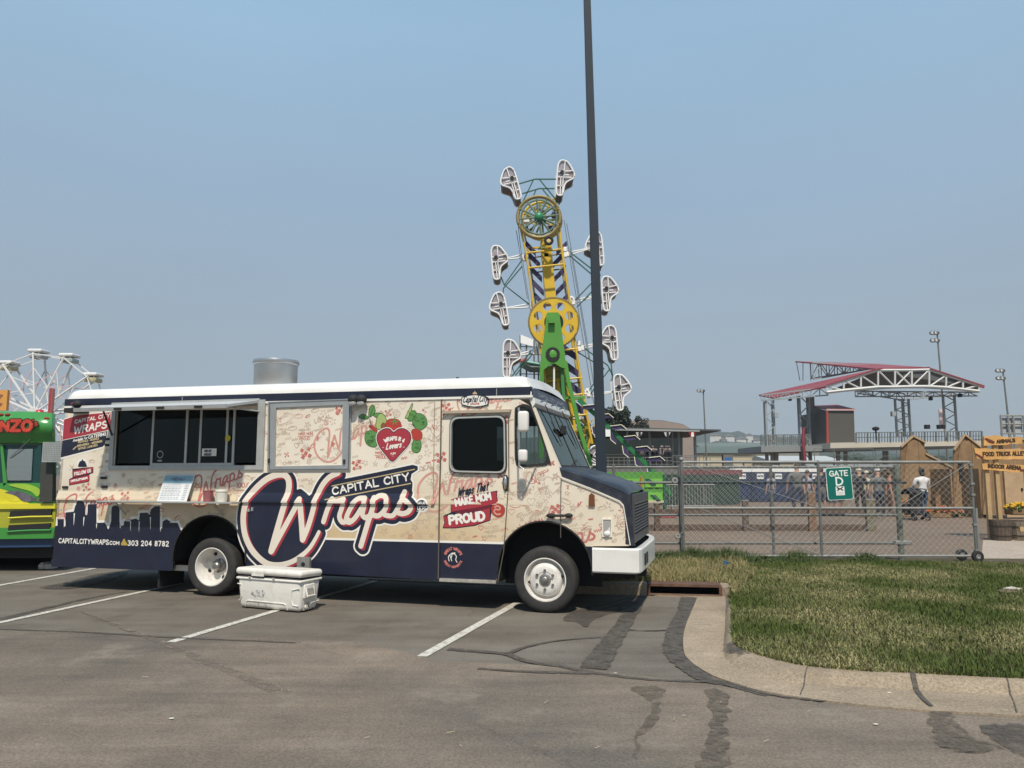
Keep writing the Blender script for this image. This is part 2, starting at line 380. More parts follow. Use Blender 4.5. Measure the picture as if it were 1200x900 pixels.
# ================================================================== SETTING: ground
def noise_mat(name, c1, c2, scale, rough=.9, c3=None, s3=.6, bump=.3, bscale=120, speck=None, stain=None, lo=.3, hi=.7, drag=None, crack=None):
    m = bpy.data.materials.new(name); m.use_nodes = True; n = m.node_tree; b = n.nodes['Principled BSDF']
    b.inputs['Roughness'].default_value = rough; b.inputs['Specular IOR Level'].default_value = .25
    t = n.nodes.new('ShaderNodeTexCoord')
    def nz(s, d=7, r_=.65):
        q = n.nodes.new('ShaderNodeTexNoise'); q.inputs['Scale'].default_value = s; q.inputs['Detail'].default_value = d; q.inputs['Roughness'].default_value = r_
        n.links.new(t.outputs['Object'], q.inputs['Vector']); return q
    def ramp(f, p0, a, p1, b_):
        r = n.nodes.new('ShaderNodeValToRGB'); r.color_ramp.elements[0].position = p0; r.color_ramp.elements[1].position = p1
        r.color_ramp.elements[0].color = (*a, 1); r.color_ramp.elements[1].color = (*b_, 1); n.links.new(f, r.inputs['Fac']); return r.outputs['Color']
    def mix(f, a, b_, mode='MIX'):
        q = n.nodes.new('ShaderNodeMix'); q.data_type = 'RGBA'; q.blend_type = mode
        if isinstance(f, float): q.inputs['Factor'].default_value = f
        else: n.links.new(f, q.inputs['Factor'])
        for nm, v in (('A', a), ('B', b_)):
            if isinstance(v, tuple): q.inputs[nm].default_value = (*v, 1)
            else: n.links.new(v, q.inputs[nm])
        return q.outputs['Result']
    col = ramp(nz(scale).outputs['Fac'], lo, c1, hi, c2)
    if c3: col = mix(ramp(nz(s3, 5).outputs['Fac'], .42, (0, 0, 0), .66, (1, 1, 1)), col, c3)
    fine = ramp(nz(bscale*.7, 3).outputs['Fac'], .35, (.72, .72, .72), .65, (1.22, 1.2, 1.18))
    col = mix(1.0, col, fine, 'MULTIPLY')
    if speck: col = mix(ramp(nz(34, 2).outputs['Fac'], .7, (0, 0, 0), .74, (1, 1, 1)), col, speck)
    if stain:
        st = nz(1.1, 9, .75); col = mix(ramp(st.outputs['Fac'], .56, (0, 0, 0), .68, (.8, .8, .8)), col, stain)
    if drag:
        mp = n.nodes.new('ShaderNodeMapping'); mp.inputs['Rotation'].default_value = (0, 0, R(-8)); mp.inputs['Scale'].default_value = (.28, 2.6, 1); n.links.new(t.outputs['Object'], mp.inputs['Vector'])
        q = nz(1.0, 7, .7); n.links.new(mp.outputs[0], q.inputs['Vector'])
        col = mix(1.0, col, ramp(q.outputs['Fac'], .36, (1-drag,)*3, .64, (1+drag*.8,)*3), 'MULTIPLY')
    if crack:
        vo = n.nodes.new('ShaderNodeTexVoronoi'); vo.feature = 'DISTANCE_TO_EDGE'; vo.inputs['Scale'].default_value = crack
        wv = nz(2.2, 6); ad = n.nodes.new('ShaderNodeVectorMath'); ad.operation = 'MULTIPLY_ADD'; n.links.new(wv.outputs['Color'], ad.inputs[0]); ad.inputs[1].default_value = (.5, .5, 0); n.links.new(t.outputs['Object'], ad.inputs[2]); n.links.new(ad.outputs[0], vo.inputs['Vector'])
        mk = ramp(vo.outputs['Distance'], .0012, (1, 1, 1), .0045, (0, 0, 0)); ms = ramp(nz(.35, 3).outputs['Fac'], .5, (0, 0, 0), .6, (.55, .55, .55))
        mm = n.nodes.new('ShaderNodeMath'); mm.operation = 'MULTIPLY'; n.links.new(mk, mm.inputs[0]); n.links.new(ms, mm.inputs[1]); col = mix(mm.outputs[0], col, (.05, .045, .04))
    n.links.new(col, b.inputs['Base Color'])
    bp = n.nodes.new('ShaderNodeBump'); bp.inputs['Strength'].default_value = bump; bp.inputs['Distance'].default_value = .008
    n.links.new(nz(bscale, 4).outputs['Fac'], bp.inputs['Height']); n.links.new(bp.outputs['Normal'], b.inputs['Normal'])
    MATS[name] = m
    return m
M_asph = noise_mat('asphalt', (.120, .104, .085), (.168, .147, .120), 1.7, c3=(.182, .165, .138), s3=.5, stain=(.086, .075, .064), bscale=90, drag=.13, crack=.22)
M_road = noise_mat('worn_road', (.176, .142, .110), (.236, .192, .149), 1.1, c3=(.112, .102, .088), s3=.3, stain=(.24, .205, .165), bscale=80, drag=.16, crack=.16)
M_conc = noise_mat('curb_concrete', (.30, .24, .17), (.39, .315, .23), 3.5, c3=(.26, .21, .15), s3=.8, stain=(.22, .175, .125), drag=.1, bscale=70, bump=.4)
M_dirt = noise_mat('dusty_plaza', (.172, .124, .088), (.215, .157, .113), .8, drag=.1, c3=(.16, .12, .088), s3=.15, stain=None, bscale=30, bump=.2)
M_soil = noise_mat('island_soil', (.06, .05, .028), (.11, .09, .045), 5, bscale=50, bump=.6)
M_tar = noise_mat('crack_seal', (.076, .067, .056), (.118, .104, .087), 9, rough=.75, bscale=60)
M_patch = noise_mat('dark_patch', (.078, .070, .060), (.105, .095, .082), 5, rough=.8, bscale=80)
def broken(m, lo, hi, sc_=7):
    n = m.node_tree; b = n.nodes['Principled BSDF']; t = n.nodes.new('ShaderNodeTexCoord'); q = n.nodes.new('ShaderNodeTexNoise'); q.inputs['Scale'].default_value = sc_; q.inputs['Detail'].default_value = 8; q.inputs['Roughness'].default_value = .75
    n.links.new(t.outputs['Object'], q.inputs['Vector']); r = n.nodes.new('ShaderNodeMapRange'); r.inputs['From Min'].default_value = lo; r.inputs['From Max'].default_value = hi
    n.links.new(q.outputs['Fac'], r.inputs['Value']); n.links.new(r.outputs['Result'], b.inputs['Alpha'])
broken(M_tar, .28, .52, 6); broken(M_patch, .34, .62, 4)
M_line = noise_mat('line_paint', (.36, .34, .30), (.58, .56, .50), 14, rough=.8, bscale=60, lo=.36, hi=.52)
M_scuff = noise_mat('pale_scuff', (.19, .16, .13), (.24, .2, .165), 6, bscale=60); broken(M_scuff, .42, .62, 4); broken(M_line, .30, .40, 12)

def sheet(name, pts, m, z, skirt=0, kind='structure', parent=None):
    mb = MB(); n = len(pts)
    top = [(p[0], p[1], z) for p in pts]
    mb.add(top, [tuple(range(n))])
    if skirt:
        mb.add(top + [(p[0], p[1], z-skirt) for p in pts], [(i, (i+1) % n, (i+1) % n + n, i+n) for i in range(n)])
    o = mb.build(name, m, parent, fix=False)
    if o.data.polygons[0].normal.z < 0: o.data.flip_normals()
    if kind and parent is None: o['kind'] = kind
    return o
asphalt = sheet('parking_lot', [(-400, -60), (400, -60), (400, 40), (-400, 40)], M_asph, 0.0)
# older brownish lane in front of the bays
edge = [G(px, py) for px, py in ((-200, 728), (0, 737), (200, 745), (420, 752), (520, 776), (620, 779), (730, 790), (830, 802), (905, 815), (975, 826), (1062, 834), (1130, 839), (1260, 845), (1700, 870))]
road = sheet('access_lane', [(p.x, p.y) for p in edge] + [(60, -20), (-60, -20)], M_road, .004)
far = sheet('fairground_plaza', [(-900, 1500), (-900, 22), (-30, 22), (-6, 20), (-3, 15.4), (2.1, 15.0), (12, 14.55), (60, 12.5), (900, 12.5), (900, 1500)][::-1], M_dirt, .085, skirt=.12)

# ---------------- parking bay lines (paint lying on the asphalt)
def strip(name, p, q, wd, m, z=.007, kind='structure', parent=None):
    p = Vector(p); q = Vector(q); d = (q-p).normalized(); nn = Vector((-d.y, d.x, 0))*wd/2
    return sheet(name, [p+nn, q+nn, q-nn, p-nn], m, z, 0, kind, parent)
for a, b in (((-60, 697), (124, 664)), ((-60, 743), (212, 684)), ((200, 753), (440, 681)), ((494, 770), (606, 707))):
    A = G(*a); B = G(*b); B2 = A + (B-A)*1.0
    o = strip('bay_line', (A.x, A.y, 0), (B2.x, B2.y, 0), .105, M_line, .007)
    o['kind'] = 'structure'
# ---------------- tar marks, patches, cracks on the ground
def blob(pts, m, z, name='dark_stain', n=5, jag=.006):
    q = smooth([tuple(G(*p).xy) for p in pts], n, closed=True)
    q = [(x+rnd.uniform(-jag, jag), y+rnd.uniform(-jag, jag)) for x, y in q]
    return sheet(name, q, m, z)
def streak(pts, wd, m, z, name='tar_streak', jag=.13, seg=6):
    q = [Vector(p) for p in smooth([tuple(G(*p).xy) for p in pts], seg)]
    L = []; Rr = []
    for i, p in enumerate(q):
        t = (q[min(i+1, len(q)-1)]-q[max(i-1, 0)]).normalized(); nn = Vector((-t.y, t.x))
        w_ = (wd if not isinstance(wd, (list, tuple)) else wd[0]+(wd[1]-wd[0])*i/(len(q)-1))/2
        L.append(p+nn*w_*rnd.uniform(1-jag, 1+jag)); Rr.append(p-nn*w_*rnd.uniform(1-jag, 1+jag))
    mb = MB(); k = len(q)
    mb.add([(v.x, v.y, z) for v in L+Rr], [(i, i+1, k+i+1, k+i) for i in range(k-1)])
    o = mb.build(name, m, None, fix=False)
    if o.data.polygons[0].normal.z < 0: o.data.flip_normals()
    o['kind'] = 'structure'
    return o
g2 = zf(560, 640, 1177/340)
streak(g2([(660, 205), (640, 240), (590, 320), (540, 390), (500, 450), (470, 500)]), (.16, .26), M_tar, .0090, seg=8)
streak(g2([(870, 210), (855, 260), (820, 330), (795, 390), (805, 450), (860, 500), (930, 545), (1010, 560), (1090, 585), (1177, 610)]), (.30, .07), M_tar, .0093, seg=8)
streak(g2([(560, 335), (660, 345), (770, 343)]), .05, M_tar, .0096)
streak(g2([(-120, 420), (0, 430), (110, 440), (200, 470), (330, 490), (430, 510), (560, 530), (700, 545), (850, 552), (960, 552)]), (.10, .05), M_tar, .0099, seg=8)
streak(g2([(120, 440), (200, 410), (330, 385), (500, 372)]), (.07, .03), M_tar, .0102)
streak(g2([(0, 500), (150, 510), (300, 516), (460, 518)]), (.05, .09), M_tar, .0105)
streak(g2([(440, 250), (520, 240), (620, 210)]), .04, M_tar, .0108)
blob(g2([(345, 300), (400, 260), (520, 250), (600, 225), (660, 200), (640, 240), (560, 270), (470, 300), (440, 330), (400, 310)]), M_patch, .0111)
_rp = noise_mat('rough_patch', (.095, .083, .068), (.145, .125, .10), 22, bscale=60); broken(_rp, .36, .66, 12)
blob(g2([(930, 590), (1000, 590), (1020, 640), (1000, 720), (1010, 800), (1000, 900), (900, 905), (930, 800), (940, 700)]), _rp, .0114, jag=.03)
g3 = zf(860, 640, 1177/340)
streak(g3([(0, 565), (110, 600), (240, 620), (400, 635), (560, 640)]), .035, M_tar, .0117, jag=.8)
streak(g3([(660, 655), (780, 665), (880, 672), (1000, 680), (1130, 683)]), .03, M_tar, .0120, jag=.8)
streak(g3([(-160, 380+60), (-100, 440)]), .03, M_tar, .0123)
blob(g3([(790, 670), (880, 670), (900, 720), (960, 780), (1060, 810), (1040, 840), (900, 840), (830, 800), (800, 740)]), MATS['rough_patch'], .0126, jag=.04)
blob(g3([(1000, 740), (1080, 730), (1200, 740), (1260, 860), (1150, 850), (1060, 800)]), M_patch, .0129, 'wet_stain', jag=.02)
g4 = zf(0, 640, 1108/320)
streak(g4([(-20, 338), (150, 345), (350, 352), (600, 368), (800, 378), (1000, 386), (1200, 395)]), .05, M_tar, .0087, seg=8)
streak(g4([(0, 300), (150, 262), (350, 215), (520, 185)]), (.16, .06), M_patch, .0080, seg=8)
streak(g4([(330, 265), (480, 325), (620, 380), (720, 420), (860, 480), (1010, 540), (1150, 600)]), (.06, .14), M_scuff, .0084, 'pale_scuff', seg=8)
blob(g4([(160, 170), (260, 150), (420, 110), (520, 110), (420, 150), (280, 175)]), M_patch, .0136)
M_fp = noise_mat('faint_patch', (.118, .10, .079), (.14, .12, .094), 6); broken(M_fp, .36, .7, 7)
blob(g2([(620, 580), (700, 570), (760, 590), (740, 640), (730, 720), (660, 780), (650, 860), (635, 860), (640, 760), (690, 700), (700, 640)]), M_fp, .0139, 'faint_stain', jag=.02)

# ---------------- curb, gutter and storm drain round the grass island
grass_edge = [(735, 681), (762, 681), (800, 682), (846, 684), (857, 690), (859, 712), (860.5, 747), (867, 758), (889, 767), (920, 775), (947, 780), (1004, 785.5), (1062, 788), (1149, 792.5), (1260, 797), (1700, 815)]
curb_face = [(735, 691), (762, 692.5), (800, 694), (843, 696.5), (850, 700), (849.5, 735), (847.5, 762), (853, 775), (868, 785), (885, 793), (912, 799), (1004, 805), (1062, 808.5), (1149, 813), (1260, 819), (1700, 844)]
gutter = [(735, 692), (762, 697), (795, 698.5), (814, 700), (816, 703), (803, 735), (801, 760), (808, 774), (832, 790), (862, 801), (900, 811), (975, 822), (1062, 831), (1149, 836), (1260, 843), (1700, 868)]
CH = .10
ge = [tuple(G(px, py, CH).xy) for px, py in grass_edge]
cf = [tuple(G(px, py, .012).xy) for px, py in curb_face]
gu = [tuple(G(px, py, .012).xy) for px, py in gutter]
ge = smooth(ge, 6); cf = smooth(cf, 6); gu = smooth(gu, 6)
ge[0] = (ge[0][0]-4, ge[0][1]+1.2); cf[0] = (cf[0][0]-4, cf[0][1]+1.2); gu[0] = (gu[0][0]-4, gu[0][1]+1.2)
mb = MB()
k = len(ge)
rows = []
for i in range(k):
    g_, c_, u_ = Vector(ge[i]), Vector(cf[i]), Vector(gu[i])
    dd = (c_-g_); L = dd.length or 1e-6; e = dd/L
    rows.append([(g_.x-e.x*.05, g_.y-e.y*.05, CH-.05), (g_.x, g_.y, CH), (g_.x+e.x*L*.35, g_.y+e.y*L*.35, CH), (g_.x+e.x*L*.55, g_.y+e.y*L*.55, CH-.012), (g_.x+e.x*L*.8, g_.y+e.y*L*.8, .05), (c_.x, c_.y, .016), (u_.x, u_.y, .0155), (u_.x, u_.y, -.02)])
drain_rng = None
vs = [p for r_ in rows for p in r_]; m_ = len(rows[0])
dx0 = G(762, 690, .01).x; dx1 = G(843, 693, .01).x
fs = []
for i in range(k-1):
    midx = (cf[i][0]+cf[i+1][0])/2
    isd = (dx0 < midx < dx1) and cf[i][1] > 9.5 and i < k/2
    for j in range(m_-1):
        if isd and 1 <= j <= 4: continue
        fs.append((i*m_+j, i*m_+j+1, (i+1)*m_+j+1, (i+1)*m_+j))
mb.add(vs, fs)
curb = mb.build('curb', M_conc, None, smooth=True); curb['kind'] = 'structure'
# joints cut across the curb
for px, py, px2, py2 in ((1064, 788, 1092, 831), (800, 752, 850, 757), (960, 783, 948, 820)):
    A = G(px, py, CH); B = G(px2, py2, .016)
ck = streak([(1066, 789), (1068, 797), (1072, 808), (1082, 822), (1092, 831)], (.05, .03), M_tar, 0)
for v, zz_ in zip(ck.data.vertices, [0]*len(ck.data.vertices)):
    d_ = min(((Vector(a)-v.co.xy).length, i) for i, a in enumerate(ge))
    i = d_[1]; t_ = min(1, max(0, d_[0]/max(.01, (Vector(cf[i])-Vector(ge[i])).length)))
    v.co.z = (CH if t_ < .62 else (CH-.02 if t_ < .7 else CH*(1-t_)*.9+.02)) + .006
for pts_, wd_, m_ in (([(800, 736), (826, 741), (851, 746), (860, 747)], .008, M_tar), ([(955, 781), (950, 790), (944, 803), (938, 817)], .009, M_tar), ([(1170, 794), (1178, 806), (1186, 820), (1192, 838)], .009, M_tar), ([(852, 765), (858, 770), (866, 776), (874, 780)], .11, M_patch)):
    ck = streak(pts_, wd_, m_, 0, 'curb_joint', jag=.3)
    for v in ck.data.vertices:
        dd_, i = min(((Vector(a)-v.co.xy).length, i) for i, a in enumerate(ge)); L_ = max(.01, (Vector(cf[i])-Vector(ge[i])).length); t_ = dd_/L_
        v.co.z = (CH if t_ < .35 else CH-.012*(t_-.35)/.2 if t_ < .55 else (CH-.012)-(CH-.062)*(t_-.55)/.25 if t_ < .8 else .05-.034*(t_-.8)/.2 if t_ < 1 else .016) + .006
# island
isl = [(ge[0][0], 16)] + ge + [(60, ge[-1][1]), (60, 14.2)]
island = sheet('grass_island', [p for p in ge] + [(45, 6), (45, 12.6), (12, 14.9), (2.1, 15.3), (-3, 15.6)], M_soil, CH-.006)

# storm drain inlet
p0 = G(762, 697, .016); p1 = G(843, 699, .016)
t = thing('storm_drain', 'rusty open storm drain inlet set in the curb beside the food truck bumper', 'storm drain', (p0.x, p0.y, 0), math.atan2(p1.y-p0.y, p1.x-p0.x))
Ld = (p1-p0).length
rust = mat('rust_iron', (.14, .075, .05), .8, .2, var=.4, scale=9, dirt=(.07, .04, .03), bump=.4)
MB().box(0, Ld, .04, .36, .13, .165).build('hood_plate', rust, t, local=True)
MB().box(0, Ld, -.005, .05, .018, .032).build('lip_plate', mat('rust_light', (.20, .12, .085), .8, .1, var=.3, scale=12), t, local=True)
MB().box(-.03, 0, .0, .355, .0, .162).build('side_wall', rust, t, local=True)
MB().box(Ld, Ld+.03, .0, .355, .0, .162).build('side_wall', rust, t, local=True)
MB().box(0, Ld, .32, .35, .0, .129).build('back_wall', mat('black_void', (.01, .01, .01), .9), t, local=True)
for a_, b_ in ((-1.6, -.032), (Ld+.032, Ld+.16)): MB().rbox(a_, b_, .01, .34, -.02, .16, .03).build('curb_block', M_conc, t, local=True)
MB().box(.01, Ld-.01, .052, .32, .012, .022).build('pit_floor', MATS['black_void'], t, local=True)

# pale concrete walk at the right
sheet('concrete_walk', [tuple(G(px, py, .0895).xy) for px, py in ((1150, 657), (1152, 633), (1215, 631), (1500, 640), (1500, 700), (1215, 676))], noise_mat('pale_walk', (.36, .30, .24), (.43, .36, .29), 1.2, bscale=30, bump=.15), .0895)

# ---------------- grass blades on the island
def grass_patch(name, poly, N, h0, h1, m, zb, lean=.5, wd=.006, dens=None, seed=1):
    rs = np.random.RandomState(seed)
    P = np.array(poly); x0, y0 = P.min(0); x1, y1 = P.max(0)
    pts = []; need = N
    while need > 0:
        q = rs.rand(N*2, 2)*[x1-x0, y1-y0]+[x0, y0]
        ins = np.zeros(len(q), bool)
        for i in range(len(P)):
            a, b = P[i], P[(i+1) % len(P)]
            c = ((a[1] > q[:, 1]) != (b[1] > q[:, 1]))
            if abs(b[1]-a[1]) > 1e-9: ins ^= c & (q[:, 0] < (b[0]-a[0])*(q[:, 1]-a[1])/(b[1]-a[1])+a[0])
        q = q[ins]
        if dens is not None: q = q[rs.rand(len(q)) < dens(q)]
        pts.append(q[:need]); need -= len(q[:need])
    q = np.concatenate(pts); n = len(q)
    clump = np.sin(q[:, 0]*7.3+1)*np.sin(q[:, 1]*6.1)+np.sin(q[:, 0]*17+q[:, 1]*11)*.6
    h = h0+(h1-h0)*rs.rand(n)**1.5*(1+.25*clump)
    a = rs.rand(n)*6.283; ln = rs.rand(n)*lean*h; wv = wd*(.6+rs.rand(n)*.9)
    b = a + (rs.rand(n)-.5)*2.5
    dxn, dyn = -np.sin(b), np.cos(b)
    V = np.zeros((n, 5, 3))
    V[:, 0] = np.stack([q[:, 0]-dxn*wv, q[:, 1]-dyn*wv, np.full(n, zb)], 1)
    V[:, 1] = np.stack([q[:, 0]+dxn*wv, q[:, 1]+dyn*wv, np.full(n, zb)], 1)
    mx_, my_ = q[:, 0]+np.cos(a)*ln*.35, q[:, 1]+np.sin(a)*ln*.35
    V[:, 2] = np.stack([mx_+dxn*wv*.8, my_+dyn*wv*.8, zb+h*.6], 1)
    V[:, 3] = np.stack([mx_-dxn*wv*.8, my_-dyn*wv*.8, zb+h*.6], 1)
    V[:, 4] = np.stack([q[:, 0]+np.cos(a)*ln, q[:, 1]+np.sin(a)*ln, zb+h], 1)
    me = bpy.data.meshes.new(name); me.vertices.add(n*5); me.vertices.foreach_set('co', V.ravel())
    idx = np.arange(n)[:, None]*5
    quads = (idx+[0, 1, 2, 3]); tris = (idx+[3, 2, 4])
    li = np.concatenate([quads.ravel(), tris.ravel()])
    me.loops.add(len(li)); me.loops.foreach_set('vertex_index', li)
    me.polygons.add(2*n); st = np.concatenate([np.arange(n)*4, n*4+np.arange(n)*3]); me.polygons.foreach_set('loop_start', st)
    me.update(calc_edges=True); me.validate()
    me.materials.append(m); o = bpy.data.objects.new(name, me); COL.objects.link(o); XF[o] = Matrix.Identity(4)
    return o
def grass_mat(name, greens, straw, s=1.4, amt=(.45, .62), fine=14):
    m = bpy.data.materials.new(name); m.use_nodes = True; n = m.node_tree; b = n.nodes['Principled BSDF']
    b.inputs['Roughness'].default_value = .7; b.inputs['Specular IOR Level'].default_value = .2
    t = n.nodes.new('ShaderNodeTexCoord')
    def nz(sv, d):
        q = n.nodes.new('ShaderNodeTexNoise'); q.inputs['Scale'].default_value = sv; q.inputs['Detail'].default_value = d; n.links.new(t.outputs['Object'], q.inputs['Vector']); return q.outputs['Fac']
    r = n.nodes.new('ShaderNodeValToRGB'); r.color_ramp.elements[0].position = .32; r.color_ramp.elements[1].position = .68
    r.color_ramp.elements[0].color = (*greens[0], 1); r.color_ramp.elements[1].color = (*greens[1], 1); n.links.new(nz(fine, 4), r.inputs['Fac'])
    r2 = n.nodes.new('ShaderNodeValToRGB'); r2.color_ramp.elements[0].position = amt[0]; r2.color_ramp.elements[1].position = amt[1]; n.links.new(nz(s, 6), r2.inputs['Fac'])
    r3 = n.nodes.new('ShaderNodeValToRGB'); r3.color_ramp.elements[0].position = .42; r3.color_ramp.elements[1].position = .6; n.links.new(nz(fine*4, 2), r3.inputs['Fac'])
    mu = n.nodes.new('ShaderNodeMath'); mu.operation = 'MULTIPLY'; n.links.new(r2.outputs['Color'], mu.inputs[0]); n.links.new(r3.outputs['Color'], mu.inputs[1])
    x = n.nodes.new('ShaderNodeMix'); x.data_type = 'RGBA'; n.links.new(mu.outputs[0], x.inputs['Factor']); n.links.new(r.outputs['Color'], x.inputs['A']); x.inputs['B'].default_value = (*straw, 1)
    n.links.new(x.outputs['Result'], b.inputs['Base Color'])
    MATS[name] = m
    return m
IG = 4*6
lawn_poly = ge[IG:] + [(9.6, ge[-1][1]+.4), (10.5, 10), (10.5, 12.6), (8.8, 14.2), (5.5, 14.55), (3.6, 14.6), (3.3, 13.0)]
gm = grass_mat('lawn_grass', ((.044, .074, .016), (.114, .144, .036)), (.46, .39, .21), s=.6, amt=(.44, .62))
lawn = grass_patch('lawn', lawn_poly, 170000, .02, .068, gm, CH-.006, lean=.9, wd=.0045, seed=3)
props(lawn, kind='stuff', label='short green lawn with straw patches on the curbed island', cat='grass')
band = [Vector(p) for p in ge[IG:]]; outb = []
for i, p in enumerate(band):
    t_ = (band[min(i+1, len(band)-1)]-band[max(i-1, 0)]).normalized(); outb.append((p.x-t_.y*-.055*-1, p.y+t_.x*-.055*1) if False else (p.x+t_.y*.018, p.y-t_.x*.018))
ed = grass_patch('lawn_edge', [tuple(p) for p in band]+outb[::-1], 2600, .02, .085, gm, CH-.004, lean=1.4, wd=.0045, seed=8)
props(ed, kind='stuff', label='ragged grass blades spilling over the kerb', cat='grass')
dry_poly = ge[:IG+4] + [(3.9, 12.6), (4.2, 14.5), (2.0, 15.1), (-2.5, 15.3)]
gd = grass_mat('dry_grass', ((.10, .12, .04), (.19, .19, .075)), (.46, .36, .19), s=2.0, amt=(.30, .52))
dry = grass_patch('dry_grass', dry_poly, 42000, .05, .17, gd, CH-.006, lean=.8, wd=.005, seed=5)
dry2 = grass_patch('dry_grass', [(p0.x-1.7, p0.y+.36), (p1.x+.2, p1.y+.36), (p1.x+.3, p1.y+1.3), (p0.x-1.7, p0.y+1.4)], 9000, .07, .20, gd, CH-.006, lean=.7, wd=.005, seed=15); props(dry2, kind='stuff', label='taller straw coloured grass right behind the storm drain', cat='grass')
props(dry, kind='stuff', label='longer dry yellow grass behind the storm drain', cat='grass')
# leafy weeds along the fence foot
wm = grass_mat('weed_leaf', ((.045, .07, .025), (.09, .12, .045)), (.18, .17, .08), s=3, amt=(.6, .8))
def weed(x, y, h, wd_, n, seed):
    rs = random.Random(seed); mb = MB()
    for i in range(n):
        a = rs.uniform(0, 6.28); rr = wd_*rs.random()**.6; z = h*rs.random()*(1-.6*(rr/wd_)**2)+.02
        c = Vector((x+rr*math.cos(a), y+rr*math.sin(a)*.6, CH+z)); s_ = rs.uniform(.012, .03)
        u = Vector((rs.uniform(-1, 1), rs.uniform(-1, 1), rs.uniform(-.3, .8))).normalized(); v_ = u.cross(Vector((rs.uniform(-1, 1), rs.uniform(-1, 1), 1))).normalized()
        mb.add([c-u*s_*1.6, c-v_*s_*.6, c+u*s_*1.6, c+v_*s_*.6], [(0, 1, 2, 3)])
    for i in range(10):
        a = rs.uniform(0, 6.28); mb.tube([(x, y, CH-.02), (x+wd_*.7*math.cos(a), y+wd_*.4*math.sin(a), CH+h*rs.uniform(.5, .9))], .003, 3)
    return mb
wl = [('low spreading green weed at the fence foot nearest the truck grille', 1), ('bushy green weed under the left fence post', 2), ('tall ragged green weed just right of the left fence post', 3), ('small green weed below the middle gap of the fence', 4), ('wispy weed growing by the fence below the green gate sign', 5), ('thin dark weed at the gate bottom rail right of the sign', 6)]
for (lb, sd), (px, py, h, wd_, n) in zip(wl, ((770, 652, .28, .45, 900), (800, 652, .38, .35, 900), (830, 650, .36, .5, 1000), (880, 655, .18, .4, 600), (925, 656, .3, .35, 500), (1003, 656, .25, .35, 350))):
    p = G(px, py, CH)
    mb_ = weed(p.x, 14.45 - rnd.uniform(0, .2), h*.55, wd_*.8, int(n*.35), sd); cx_, cy_ = p.x, 14.4
    rs_w = random.Random(sd)
    for _ in range(int(n*1.2)):
        a_ = rs_w.uniform(0, 6.28); rr = wd_*1.25*rs_w.random()**.7; bx, by = cx_+rr*math.cos(a_), cy_+rr*math.sin(a_)*.5; hh = h*rs_w.uniform(.3, 1)*(1-.5*rr/wd_/1.25); lx, ly = rs_w.uniform(-.5, .5)*hh, rs_w.uniform(-.4, .4)*hh; w__ = .006
        mb_.add([(bx-w__, by, CH-.01), (bx+w__, by, CH-.01), (bx+lx*.5+w__*.7, by+ly*.5, CH+hh*.6), (bx+lx*.5-w__*.7, by+ly*.5, CH+hh*.6), (bx+lx, by+ly, CH+hh)], [(0, 1, 2, 3), (3, 2, 4)])
    o = mb_.build('weed', wm, None, fix=False); props(o, lb, 'weed', 'weeds along the fence foot')
# loose bits on the lawn and lot
def rock(px, py, z, r, m, lb, cat, name, sc3=(1.4, 1, .5)):
    p = G(px, py, z); mb = MB(); mb.sphere((p.x, p.y, z+r*sc3[2]*.8), r, 8, 5, sc3)
    mb.v = [(a+rnd.uniform(-r, r)*.15, b+rnd.uniform(-r, r)*.15, c+rnd.uniform(-r, r)*.1) for a, b, c in mb.v]
    return props(mb.build(name, m, None, smooth=True), lb, cat)
rock(1187, 692, CH, .075, mat('pale_stone', (.5, .46, .4), .8, var=.2, scale=20), 'pale flat stone lying on a bare patch of the lawn at the right edge', 'stone', 'stone', (1.8, .8, .35))
blob_ = G(1180, 694, CH+.002)
o = sheet('bare_patch', [(x+rnd.uniform(-.03,.03), y+rnd.uniform(-.03,.03)) for x, y in smooth([tuple(G(px, py, CH).xy) for px, py in ((1168, 693.5), (1180, 690.5), (1200, 690.5), (1218, 693), (1200, 696), (1176, 696))], 5, closed=True)], noise_mat('bare_soil', (.13, .095, .055), (.24, .17, .11), 12), CH+.022)
p = G(851, 667, CH); mb = MB(); mb.slab([(p.x-.05, p.y, CH+.05), (p.x+.02, p.y+.03, CH+.04), (p.x+.05, p.y+.01, CH+.12), (p.x-.04, p.y-.01, CH+.14)], (.006, .02, 0))
props(mb.build('plastic_scrap', mat('blue_scrap', (.02, .13, .3), .4), None), 'crumpled blue plastic scrap lying in the dry grass', 'litter')
for lb, px, py, c in (('tiny white pebble on the bare asphalt at the lower left', 201, 842, (.6, .58, .52)), ('white paper scrap on the concrete gutter below the lawn', 1042, 812, (.7, .65, .55)), ('flat pale scrap on the brown lane near the cracked gutter', 1026, 849, (.7, .62, .5)), ('light stick of litter on the lane left of the rough patch', 721, 789, (.4, .37, .3))):
    rock(px, py, .012, .010, mat('scrap_%s' % lb[:5].strip(), c, .8), lb, 'litter', 'litter_scrap', (2.0, 1, .35))

mb = MB(); rs = random.Random(31)
for px, py in ((802, 842), (845, 826), (948, 837), (898, 872), (528, 862), (540, 878), (855, 832), (790, 846), (1076, 815), (1178, 836), (700, 880), (640, 826), (430, 868), (330, 812), (170, 796)):
    c = G(px, py); a_ = rs.uniform(0, 3.1); l_ = rs.uniform(.012, .035); d_ = Vector((math.cos(a_), math.sin(a_), 0))*l_; mb.tube([Vector((c.x, c.y, .022))-d_, Vector((c.x, c.y, .024))+d_], .0018, 4)
o = mb.build('straw_bits', mat('straw', (.5, .42, .28), .8), None); props(o, 'loose straw bits scattered over the asphalt lane', 'litter', kind='stuff')
